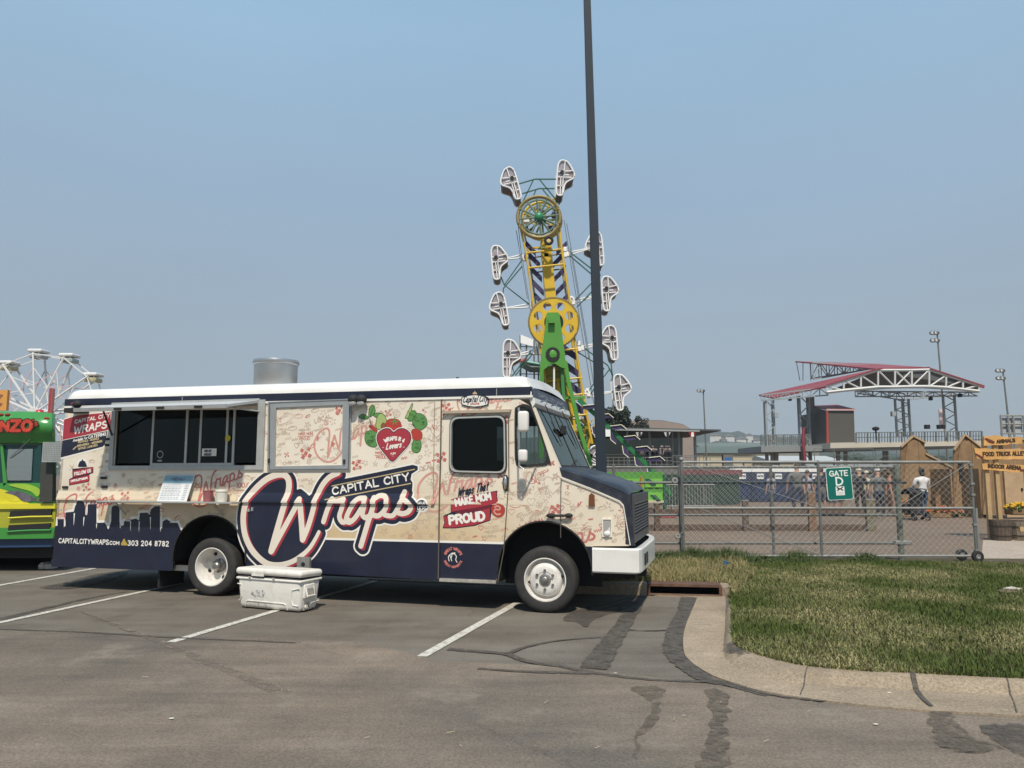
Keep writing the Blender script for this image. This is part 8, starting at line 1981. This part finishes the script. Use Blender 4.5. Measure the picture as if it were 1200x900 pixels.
MB().tube(Q([(620, 540), (625, 720), (640, 900), (650, 1400)], -1.2), .11, 4).build('tower_leg', mat('ride_green_deep', (.04, .2, .05), .5), ride)
MB().tube(Q([(610, 868), (860, 862)], -1.2), .08, 4).build('tower_brace', ggr, ride)
# painted screen between the legs
scr = MB().slab(Q([(430, 560), (530, 510), (650, 560), (690, 870), (740, 1150), (420, 1150)], -.6), (0, .06, 0)).build('painted_screen', mat('screen_paint', (.30, .24, .02), .6, var=.6, scale=1.8, dirt=(.05, .13, .02), dscale=2.2, damt=1.0), ride)
MB().slab(Q([(430, 740), (475, 665), (470, 740), (495, 745), (500, 900), (430, 900)], -.7), (0, .03, 0)).build('painted_flame', mat('flame_orange', (.6, .2, .02), .5, var=.3, scale=2), scr); MB().slab(Q([(560, 700), (600, 650), (590, 720), (640, 800), (560, 850)], -.7), (0, .03, 0)).build('painted_flame', gyl, scr)
zt([(649.3, 430), (649.3, 475)], .05, gwh, 'white_rod', dy=-1.3)
for x_ in (635, 641, 656, 662): zt([(x_, 432), (x_+.5, 478)], .03, MATS['ride_green_deep'], 'screen_bar', dy=-.8, n=4)
zt(list(z7([(425, 660), (600, 660)])), .02, gyl, 'screen_bar', dy=-.8, n=4)
# cages
cage_out = [(-.08, 1.02), (.18, .95), (.42, .62), (.60, .25), (.56, .05), (.45, -.05), (.18, -.22), (.06, -.48), (.02, -.85), (-.08, -1.0), (-.28, -.98), (-.36, -.8), (-.37, -.2), (-.36, .4), (-.32, .8), (-.2, .98)]
def mesh_mat():
    m = bpy.data.materials.new('cage_mesh'); m.use_nodes = True; n = m.node_tree; b = n.nodes['Principled BSDF']; b.inputs['Base Color'].default_value = (.36, .31, .33, 1); b.inputs['Roughness'].default_value = .7; b.inputs['Alpha'].default_value = .62; return m
cmesh = mesh_mat(); cshell = mat('cage_shell', (.11, .11, .14), .5, .2, var=.1); cgreen = mat('cage_shell_green', (.05, .12, .09), .5)
def cage(cx, cy, ang, mir, dy, hpx, label_m=None, shell=cshell):
    c = Z(cx, cy, dy); s_ = hpx*mpx/2.02; ca, sa = math.cos(R(ang)), math.sin(R(ang)); W2 = .55
    def tp(p, y_): x_, z_ = p[0]*mir*s_, p[1]*s_; return (c.x+x_*ca-z_*sa, c.y+y_, c.z+x_*sa+z_*ca)
    out = smooth(cage_out, 2, True)
    fr = MB().tube([tp(p, -W2) for p in out], .045, 5, closed=True).build('cage', gwh, ride)
    MB().tube([tp(p, W2) for p in out], .04, 5, closed=True).build('rear_frame', gwh, fr)
    n = len(out); mb = MB(); mb.add([tp(p, -W2*.95) for p in out]+[tp(p, W2) for p in out], [(i, (i+1) % n, (i+1) % n+n, i+n) for i in range(n) if 2 < i < n*.68]); mb.build('cage_shell', shell, fr)
    MB().slab([tp(p, -W2*.9) for p in out], (0, .01, 0)).build('mesh_panel', cmesh, fr)
    for a, b in (((-.35, .35), (.46, .45)), ((-.36, .05), (.44, .06)), ((-.37, -.45), (.09, -.45)), ((.05, 1.0), (.0, .05)), ((-.15, .05), (-.15, -.98)), ((-.2, .2), (.3, .2)), ((-.02, .05), (-.02, -.9))): MB().tube([tp(a, -W2-.01), tp(b, -W2-.01)], .03, 4).build('cage_bar', gwh, fr)
    MB().cyl(tp((-.1, .3), -W2-.1), (0, 1, 0), .1, .15, 10).build('cage_pivot', dark, fr)
    MB().rbox(tp((-.1, -.1), 0)[0]-.2, tp((-.1, -.1), 0)[0]+.2, c.y-.3, c.y+.3, c.z-.35, c.z+.15, .05).build('cage_seat', mat('seat_maroon', (.16, .06, .07), .6), fr)
for a in ((599.5, 220, 14, -1, -.3, 41, None), (659.5, 213.5, -3, 1, -.3, 43, None), (584, 311, 6, 1, -.3, 40, None), (586.5, 365, 10, -1, -.3, 40, None), (697.5, 295, 4, -1, .3, 42, None), (711.5, 347, 4, 1, .2, 41, None), (597.5, 422, 0, 1, 0, 44, None), (714, 404, 3, -1, .2, 41, None), (726, 461, 6, 1, -.2, 41, None)): cage(*a[:6])
# arms
def arm2(p, q, dy=-.3): 
    for d_ in (0, 7): zt([p, (q[0], q[1]+d_*.6)], .04, gwh, 'cage_arm', dy=dy, n=5)
for p, q in (((586, 305), (613, 298)), ((588, 362), (621, 356)), ((600, 418), (625, 410)), ((695, 290), (664, 296)), ((709, 344), (670, 352)), ((714, 400), (679, 406)), ((724, 458), (688, 462))): arm2(p, q)
for pl in ([(615, 300), (591, 334), (622, 358)], [(612, 312), (590, 338), (589, 352)], [(586, 322), (591, 334)], [(628, 410), (604, 440), (600, 430)], [(622, 412), (597, 445)], [(666, 294), (697, 318), (700, 312)], [(668, 300), (694, 322)], [(672, 354), (695, 330), (704, 322)], [(676, 360), (697, 338)], [(679, 404), (712, 428), (718, 440)], [(676, 412), (708, 432), (690, 458)], [(716, 424), (718, 446)], [(690, 464), (715, 432)],
           [(603, 217), (627, 210), (655, 210)], [(612, 227), (632, 221), (650, 221)], [(625, 211), (612, 238)], [(632, 210), (653, 236)], [(628, 223), (624, 232)], [(636, 222), (646, 234)], [(660, 224), (655, 240)], [(603, 225), (612, 240)]):
    zt(pl, .04, gdg, 'strut', dy=-.35, n=4)
for x0, y0 in ((614, 300), (623, 357), (664, 296), (672, 352), (680, 406), (687, 462), (628, 410)):
    for q_ in range(3): a = Z(x0+rs.uniform(-3, 3), y0+rs.uniform(-4, 4), -.4); MB().rbox(a.x-.09, a.x+.09, a.y-.1, a.y+.1, a.z-.12, a.z+.12, .03).build('cable_clamp', gwh, ride)
for pl in ([(607, 262), (610, 290), (623, 372), (633, 430)], [(611, 262), (616, 300), (628, 372)], [(661, 258), (666, 290), (682, 390), (697, 480)], [(664, 262), (671, 300), (688, 400), (702, 490)], [(605, 270), (618, 350)], [(668, 290), (690, 420)]): zt(pl, .022, mat('cable_steel', (.12, .14, .15), .5, .5), 'drive_cable', dy=-.5, n=4)
# lower boom clutter and loading area
for k in range(38):
    a = (rs.uniform(666, 700), rs.uniform(482, 556)); b = (a[0]+rs.uniform(-13, 13), a[1]+rs.uniform(-13, 13)); zt([a, b], rs.uniform(.03, .08), rs.choice([gyl, gyl, ggr, gpu, gwh, gwh, gbr]), 'inner_brace', dy=rs.uniform(-.3, 1.2), n=4)
zt([(672, 476), (684, 486), (692, 500)], .07, gpu, 'chevron_brace', dy=.2)
cage(690, 540, -30, 1, .3, 36)
MB().slab([Z(640, 575, 1), Z(760, 575, 1), Z(760, 592, 1), Z(640, 592, 1)], (0, 2.2, 0)).build('trailer_base', gdg, ride)
# diagonal beam with purple arrow lights
YD = YZ-3
MB().tube([D(678, 468, YD), D(700, 488, YD), D(740, 527, YD), D(775, 562, YD), D(786, 580, YD)], .13, 4).build('outrigger_beam', mat('beam_green', (.015, .16, .05), .45), ride)
wh_e = mat('arrow_edge', (.75, .72, .55), .5)
def arrow(px, py, s=1.0, up=True):
    if up: q = [(0, 0), (13, -1.5), (19, 3.5), (14, 2.5), (5, 4), (1, 3)]
    else: q = [(0, 0), (1.5, 9), (7.5, 14), (9, 9), (5, 4), (4, 0)]
    P_ = [D(px+a*s, py+b*s, YD-.3) for a, b in q]; o = MB().slab(P_, (0, .12, 0)).build('arrow_panel', gpu, ride)
    pp = P_[:3]; MB().tube([p_+Vector((0, -.05, .03)) for p_ in pp], .022, 4).build('arrow_light_strip', wh_e, o)
for px_, py_ in ((683, 476), (700, 487), (715, 500), (731, 512.5), (745, 525), (760, 537)): arrow(px_, py_)
for px_, py_ in ((693, 500), (714, 507), (729, 523), (743, 536), (758, 549)): arrow(px_, py_, up=False)
a, b = D(708, 512, YD), D(714, 504, YD); MB().box(a.x, b.x, YD-.4, YD-.2, a.z, b.z).build('ride_notice', gwh, ride)
a, b = D(700, 556, YD), D(708, 505, YD); MB().box(a.x, b.x, YD+.4, YD+.6, ZG, b.z).build('queue_post', gpu, ride)
# green painted platform front
gp = thing('ride_platform', 'bright green ride platform panel with dark chevrons right of the truck hood', 'ride platform', (D(720, 590, 34).x, 34, ZG))
a, b = D(690, 589, 34), D(777, 553, 34); MB().box(a.x, b.x, 34, 36, a.z+.12, b.z).build('platform_box', ggr, gp)
lg = mat('lime_panel', (.16, .45, .05), .45, var=.1, scale=2)
for x0, x1, y0, y1 in ((700, 754, 561, 573), (756, 776, 561, 571), (700, 776, 577, 587)): p_, q_ = D(x0, y1, 33.97), D(x1, y0, 33.97); MB().box(p_.x, q_.x, 33.94, 33.99, p_.z, q_.z).build('lime_panel', lg, gp)
for x0, y0 in ((756, 561), (762, 580), (735, 563), (740, 580)): P_ = [D(x0, y0, 33.9), D(x0+6, y0, 33.9), D(x0+13, y0+7, 33.9), D(x0+8, y0+8, 33.9)]; MB().slab(P_, (0, .03, 0)).build('dark_chevron', gdg, gp)
MB().box(a.x, b.x, 33.9, 34.0, a.z-.0, a.z+.1).build('platform_trim', mat('trim_straw', (.5, .46, .3), .6), gp); p_ = D(752, 588, 33.8); MB().tube([(p_.x, 33.8, ZG), (p_.x, 33.8, D(752, 558, 33.8).z)], .05, 6).build('orange_pole', mat('pole_orange', (.45, .15, .03), .5), gp)
p_ = D(778.5, 560, 33.9); MB().box(p_.x-.04, p_.x+.06, 33.85, 34.1, ZG, D(778, 556, 33.9).z).build('corner_post', gdg, gp)

# ================================================================== SCAFFOLD RIDE BEHIND, small
YT = 75
sr = thing('scaffold_ride', 'faint grey scaffold ride with a blank white panel behind the green tower', 'carnival ride', (D(622, 560, YT).x, YT, ZG))
for px_ in (610, 617, 626, 631, 638): MB().tube([(D(px_, 400, YT).x, YT, ZG), (D(px_, 400, YT).x, YT, D(px_, 393 if px_ == 610 else 398, YT).z)], .09, 5).build('scaffold_pole', galvd, sr)
for py_ in (406, 415, 424, 438, 446, 455): MB().tube([D(608, py_, YT), D(640, py_+1, YT)], .06, 4).build('scaffold_tube', galvd, sr)
a, b = D(610, 404, YT), D(625, 394, YT); MB().slab([D(610, 392, YT-.3), D(625, 398, YT-.3), D(625, 406, YT-.3), D(610, 402, YT-.3)], (0, .1, 0)).build('white_panel', gwh, sr)
MB().tube([D(612, 425, YT-.5), D(622, 431, YT-.5), D(640, 431, YT-.5)], .5, 6).build('dark_car', mat('car_dark_green', (.05, .08, .07), .5), sr); MB().tube([D(610, 424, YT-1), D(616, 421, YT-1)], .2, 6).build('red_car_nose', mat('nose_red', (.4, .05, .06), .5), sr); MB().tube([D(616, 424, YT-1), D(634, 427, YT-1)], .12, 5).build('mint_rail', mat('mint', (.2, .45, .35), .5), sr)

# ================================================================== FERRIS WHEEL
YW = 66
fw = thing('ferris_wheel', 'white ferris wheel with pale gondolas rising behind the two food trucks', 'ferris wheel', (D(49, 560, YW).x, YW, ZG))
hubc = D(49, 485, YW); Rw = 72/900*YW; ncar = 12
fwm = mat('wheel_white', (.66, .66, .64), .5, var=.05)
for dy in (-1.0, 1.0):
    for k in range(ncar):
        a_ = R(97+30*k); e = Vector((hubc.x+Rw*math.cos(a_), YW+dy*.8, hubc.z+Rw*math.sin(a_))); h_ = Vector((hubc.x, YW+dy, hubc.z)); MB().tube([h_, e], .09, 5).build('spoke', fwm, fw)
        a2 = R(97+30*(k+1)); e2 = Vector((hubc.x+Rw*math.cos(a2), YW+dy*.8, hubc.z+Rw*math.sin(a2))); MB().tube([e*.98+h_*.02, e2*.98+h_*.02], .06, 4).build('rim_tube', fwm, fw)
        m1 = h_+(e-h_)*.45; m2 = h_+(e2-h_)*.75; MB().tube([m1, m2], .045, 4).build('tie', fwm, fw); m3 = h_+(e2-h_)*.45; MB().tube([m3, h_+(e-h_)*.75], .045, 4).build('tie', mat('tie_pink', (.6, .42, .42), .5), fw)
for s in (-1, 1): MB().tube([(hubc.x+s*4.5, YW+1.5, ZG), (hubc.x, YW+1.2, hubc.z), ], .2, 6).build('tower_leg', fwm, fw); MB().tube([(hubc.x+s*4.5, YW-1.5, ZG), (hubc.x, YW-1.2, hubc.z)], .2, 6).build('tower_leg', fwm, fw)
MB().cyl((hubc.x, YW-1.3, hubc.z), (0, 1, 0), .45, 2.6, 16).build('wheel_hub', fwm, fw)
gc = [mat('gondola_grey', (.36, .38, .38), .5), mat('gondola_yellow', (.42, .38, .22), .5), mat('gondola_green', (.32, .37, .35), .5)]
for k in range(ncar):
    a_ = R(97+30*k); c = Vector((hubc.x+Rw*math.cos(a_), YW, hubc.z+Rw*math.sin(a_)))
    g_ = MB().rbox(c.x-.62, c.x+.62, YW-.7, YW+.7, c.z+.05, c.z+.35, .12).build('gondola', fwm, fw, smooth=True)
    MB().rbox(c.x-.5, c.x+.55, YW-.6, YW+.6, c.z-.45, c.z-.08, .1).build('gondola_tub', gc[k % 3], g_, smooth=True); MB().tube([(c.x+.2, YW-.65, c.z-.4), (c.x+1.0, YW-.65, c.z-.7)], .05, 4).build('foot_bar', stl, g_)
    for s in (-1, 1): MB().tube([(c.x+s*.4, YW-.6, c.z-.2), (c.x+s*.4, YW-.6, c.z+.1)], .04, 4).build('gondola_post', stl, g_)
a, b = D(56, 481, YW-2), D(61.5, 455, YW-2); rp_ = thing('ride_pylon', 'red ribbed ride pylon standing before the ferris wheel hub', 'pylon', ((a.x+b.x)/2, YW-2, ZG))
rm_ = mat('pylon_red', (.55, .19, .16), .5, var=.1); MB().box(a.x, b.x, YW-2, YW-1.6, ZG, b.z).build('pylon', rm_, rp_)
for q_ in (.25, .5, .75): MB().box(a.x+(b.x-a.x)*q_-.03, a.x+(b.x-a.x)*q_+.03, YW-2.05, YW-2, ZG, b.z).build('pylon_rib', mat('pylon_dark', (.35, .05, .06), .5), rp_)
a, b = D(-14, 481, 40), D(9, 457, 40); os_ = thing('stall_sign', 'orange lettered sign panel peeking above the green truck', 'sign', (a.x, 40, ZG)); MB().box(a.x, b.x, 40, 40.2, a.z, b.z).build('sign_panel', mat('sign_orange', (.62, .30, .07), .5, var=.1), os_); MB().tube([(a.x+.3, 40.1, ZG), (a.x+.3, 40.1, a.z)], .06, 6).build('sign_post', stl, os_)
f = Field(a.x, b.x, a.z, b.z, .02)
for k in range(2): f.stroke([(b.x-.55, b.z-.25-.45*k), (b.x-.25, b.z-.28-.45*k), (b.x-.45, b.z-.5-.45*k)], .04)
v, fc = f.mesh(0, lambda a_, b_: (a_, 39.99, b_)); link_mesh('sign_marks', v, fc, mat('brown_mark', (.25, .09, .05), .6), os_)

# ================================================================== GREEN FOOD TRUCK
YV = 13.6
gt = thing('green_food_truck', 'bright green and yellow step van food truck parked left of the cream one', 'food truck', (D(0, 665, YV).x, YV, 0))
vg = mat('van_green', (.045, .25, .045), .25, var=.08, scale=1.2, coat=.6); vy = mat('van_yellow', (.62, .56, .03), .3, var=.1, scale=2, coat=.5); vdk = mat('van_window_frame', (.012, .05, .05), .35)
def V(px, py, y=0.0): p = D(px, py, YV+y); return (p.x, p.y, p.z)
def vslab(pts, m, nm, y=0.0, th=.05, par=None): return MB().slab([V(a, b, y) for a, b in pts], (0, th, 0)).build(nm, m, par or gt)
# body shell: rounded front corner on the right
mb = MB(); prof = [(-190, 482), (-20, 481), (20, 482.5), (50, 486), (60, 490), (64.5, 497), (65, 520), (66, 600), (63, 632), (-190, 640)]
mb.slab([V(a, b, .12) for a, b in prof], (-4.4, 7, 0)); mb.build('body', vg, gt, smooth=False)
def fascia():
    mb = MB(); rows = []; 
    for i in range(9):
        t = i/8; y_ = -.16*math.sin(math.pi*min(1, t*1.1)) ; py_ = 482+(519-482)*t
        xs = [-190, -60, 0, 40, 55, 61, 64, 65]; ys = [0, 0, 0, 0, .01, .04, .09, .14]
        for x_, yy in zip(xs, ys): rows.append(V(x_, py_+(3*max(0, (x_-30)/35)**2)*(1-t) , y_*(1-yy*5 if yy < .2 else 0)+yy))
    mb.add(rows, [(i*8+j, i*8+j+1, (i+1)*8+j+1, (i+1)*8+j) for i in range(8) for j in range(7)]); return mb.build('fascia', vg, gt, smooth=True)
fas = fascia()
# lettering N Z O 's with dark outline
def vtext(s, a, b, h_, r, m, y, nm, track=.2, grow=0.0):
    A_, B_ = V(*a, y), V(*b, y); f = Field(A_[0]-.15, B_[0]+.15, A_[2]-.15, A_[2]+h_+.2, .008)
    for st_ in textstrokes(s, (A_[0], A_[2]), (B_[0], B_[2]), h_, track=track): f.stroke(st_, r, grow+.02)
    v, fc = f.mesh(grow, lambda p, q: (p, YV+y, q)); return link_mesh(nm, v, fc, m, fas)
lred = mat('letter_red', (.50, .05, .03), .4, var=.3, scale=6, dirt=(.6, .35, .05), dscale=3, damt=.7)
for s, a, b, h_, r in (('N', (1, 504.5), (9, 504.5), .15, .026), ('Z', (12.5, 504.5), (23, 504.5), .17, .028), ('O', (26, 504.5), (36, 504.5), .17, .03), ("'", (38.5, 497), (39, 497), .07, .012), ('S', (40.8, 498.5), (43.5, 498.5), .055, .007), ('E', (-13, 504.5), (-3, 504.5), .15, .026)):
    vtext(s, a, b, h_, r, ink, -.185, 'letter_outline', grow=.018); vtext(s, a, b, h_, r, lred, -.19, 'letter')
for px_ in (1, 9, 54.5): p = V(px_, 486 if px_ < 20 else 490.5, -.07); MB().sphere(p, .035, 8, 5, (1.5, 1, .8)).build('marker_lamp', MATS['lamp_red'], gt, smooth=True)
p = V(46.5, 483, .5); MB().sphere((p[0], p[1], p[2]-.0), .075, 10, 6, (1, 1, .7)).build('roof_beacon', mat('beacon_red', (.5, .02, .05), .3), gt, smooth=True)
# windshield area
vslab([(-190, 521), (-2, 521), (48.5, 521.5), (47, 566), (10, 567), (-190, 567)], vdk, 'windshield_frame', y=.02, th=.12)
vw = glass('van_glass', (.5, .55, .52), .45)
vslab([(9.5, 526.5), (38.5, 526), (36.5, 563), (7, 563)], vw, 'windshield', y=-.005, th=.01); vslab([(-80, 526.5), (-2, 526.5), (-3, 563), (-80, 563)], vw, 'windshield', y=-.005, th=.01)
vslab([(9.5, 526.5), (38.5, 526), (36.5, 545), (8, 545)], mat('reflected_pale', (.22, .26, .24), .5), 'pale_reflection', y=.010, th=.006); vslab([(8, 549), (36.5, 549), (36.5, 562), (7, 562)], mat('reflected_green', (.10, .2, .12), .5), 'green_reflection', y=.010, th=.006)  # pale and green panels painted as reflections in the windshield
vslab([(0, 521), (3, 521), (8, 566), (4, 570)], vg, 'window_pillar', y=-.02, th=.03); MB().tube([V(35, 515, -.12), V(22, 527, -.06), V(11, 537, -.03)], .008, 5).build('wiper', galvd, gt)
vslab([(-190, 567), (47, 566), (60, 566), (62, 598), (-190, 602)], vg, 'nose_panel', y=-.02, th=.1)
# painted swooshes
def sw_(pts, m, y): return vslab(smooth(pts, 4, True), m, 'paint_swoosh', y=y, th=.004)
sw_([(-60, 580), (-10, 572), (15, 578), (30, 588), (45, 594), (20, 596), (-5, 594), (-60, 600)], vy, -.03); sw_([(10, 568), (30, 567), (46, 573), (44, 582), (36, 576), (22, 572)], mat('lime_swoosh', (.3, .5, .05), .3), -.034)
sw_([(6, 577), (20, 575), (30, 578), (44, 585), (52, 590), (40, 587), (28, 588), (18, 581)], mat('silver_paint', (.16, .15, .18), .3, .5, var=.6, scale=12), -.038); sw_([(4, 580), (14, 578), (26, 584), (16, 588)], vy, -.036)
vslab([(-190, 591), (64, 590), (64.5, 596), (-190, 598)], vy, 'hood_lip', y=-.10, th=.12)
vslab([(-190, 598), (65, 596), (64, 627), (62, 631), (-190, 634)], mat('bumper_olive', (.36, .36, .03), .3, var=.15, scale=2, coat=.4), 'front_bumper', y=-.06, th=.12)
vslab([(-190, 620), (64, 618), (62, 631), (-190, 634)], vg, 'lower_valance', y=-.085, th=.02)
for q in ([(12, 599), (60.5, 597), (59.5, 604.5), (10.5, 606.5)], [(10, 615.5), (59, 613), (57.5, 620.5), (9, 622.5)]):
    o = vslab(q, dark, 'grille_slot', y=-.10, th=.03); (x0, y0), (x1, y1), (x2, y2), (x3, y3) = q
    MB().tube([V(x3-1, y3+.8, -.11), V((x2+x3)/2, (y2+y3)/2+.2, -.115), V(x2+2, y2+.8, -.11)], .018, 5).build('slot_trim', vy if y0 < 610 else vg, o)
vslab([(-190, 634), (62, 630), (60, 641), (-190, 644)], mat('van_blue_skirt', (.02, .05, .12), .4), 'skirt', y=.0, th=.1)
MB().box(V(-190, 0)[0], V(55, 650)[0], YV+.3, YV+6.5, .22, .62).build('chassis', blk, gt); 
for px_ in (-110, 33): p = V(px_, 650, .6); M = Matrix.Translation((p[0]+.45, YV+1.3, .42)) @ Matrix.Rotation(R(90), 4, 'Y'); MB().lathe([(.2, -.15), (.40, -.15), (.42, -.1), (.42, .1), (.4, .15), (.2, .15)], 28, M).build('tyre', tyre_m, gt, smooth=True)
# open side panels seen beside it: quilted plate and dark awning
vq = MB().box(V(49.5, 530, -.3)[0], V(72.5, 530, -.3)[0], YV-.3, YV-.26, V(0, 541.5, -.3)[2], V(0, 518, -.3)[2]).build('tread_plate', mat('tread_grey', (.40, .43, .42), .5, .3, var=.1), gt)
mb = MB()
for i in range(12):
    for j in range(10): x_ = V(50.5+i*1.85, 530, -.3)[0]; z_ = V(0, 540-j*2.25, -.3)[2]; mb.box(x_, x_+.015, YV-.305, YV-.3, z_, z_+.022)
o = mb.build('tread_studs', mat('stud_grey', (.22, .24, .24), .5), vq); o['kind'] = 'stuff'
vslab([(48, 541), (62, 541), (61, 588), (46, 588)], mat('door_brown', (.045, .045, .038), .6), 'side_door', y=-.15, th=.05); vslab([(62, 541), (66, 541), (65, 587), (61, 587)], glass('side_glass', (.5, .55, .5), .2), 'side_window', y=-.1, th=.01)
a = G(57, 667); wc = thing('wheel_chock', 'crumpled pale block lying under the gap between the two food trucks', 'wheel chock', (a.x, a.y, 0)); mb = MB(); mb.rbox(a.x-.14, a.x+.12, a.y-.1, a.y+.1, .005, .10, .02).rbox(a.x-.1, a.x-.02, a.y-.12, a.y+.08, .08, .13, .02); mb.build('chock_body', mat('chock_pale', (.42, .40, .36), .7, var=.6, scale=20), wc)
# ================================================================== HAZE
hz_ = MB().box(-1500, 1900, -90, 2300, -3, 130).build('haze', [], None)
hz_['kind'] = 'stuff'; hz_['label'] = 'thin summer smoke haze over the whole fairground'
m = bpy.data.materials.new('haze_air'); m.use_nodes = True; n = m.node_tree; n.nodes.clear()
o = n.nodes.new('ShaderNodeOutputMaterial'); v = n.nodes.new('ShaderNodeVolumePrincipled'); v.inputs['Density'].default_value = .00035; v.inputs['Color'].default_value = (.82, .88, .95, 1); v.inputs['Anisotropy'].default_value = .2
n.links.new(v.outputs[0], o.inputs['Volume']); hz_.data.materials.append(m)
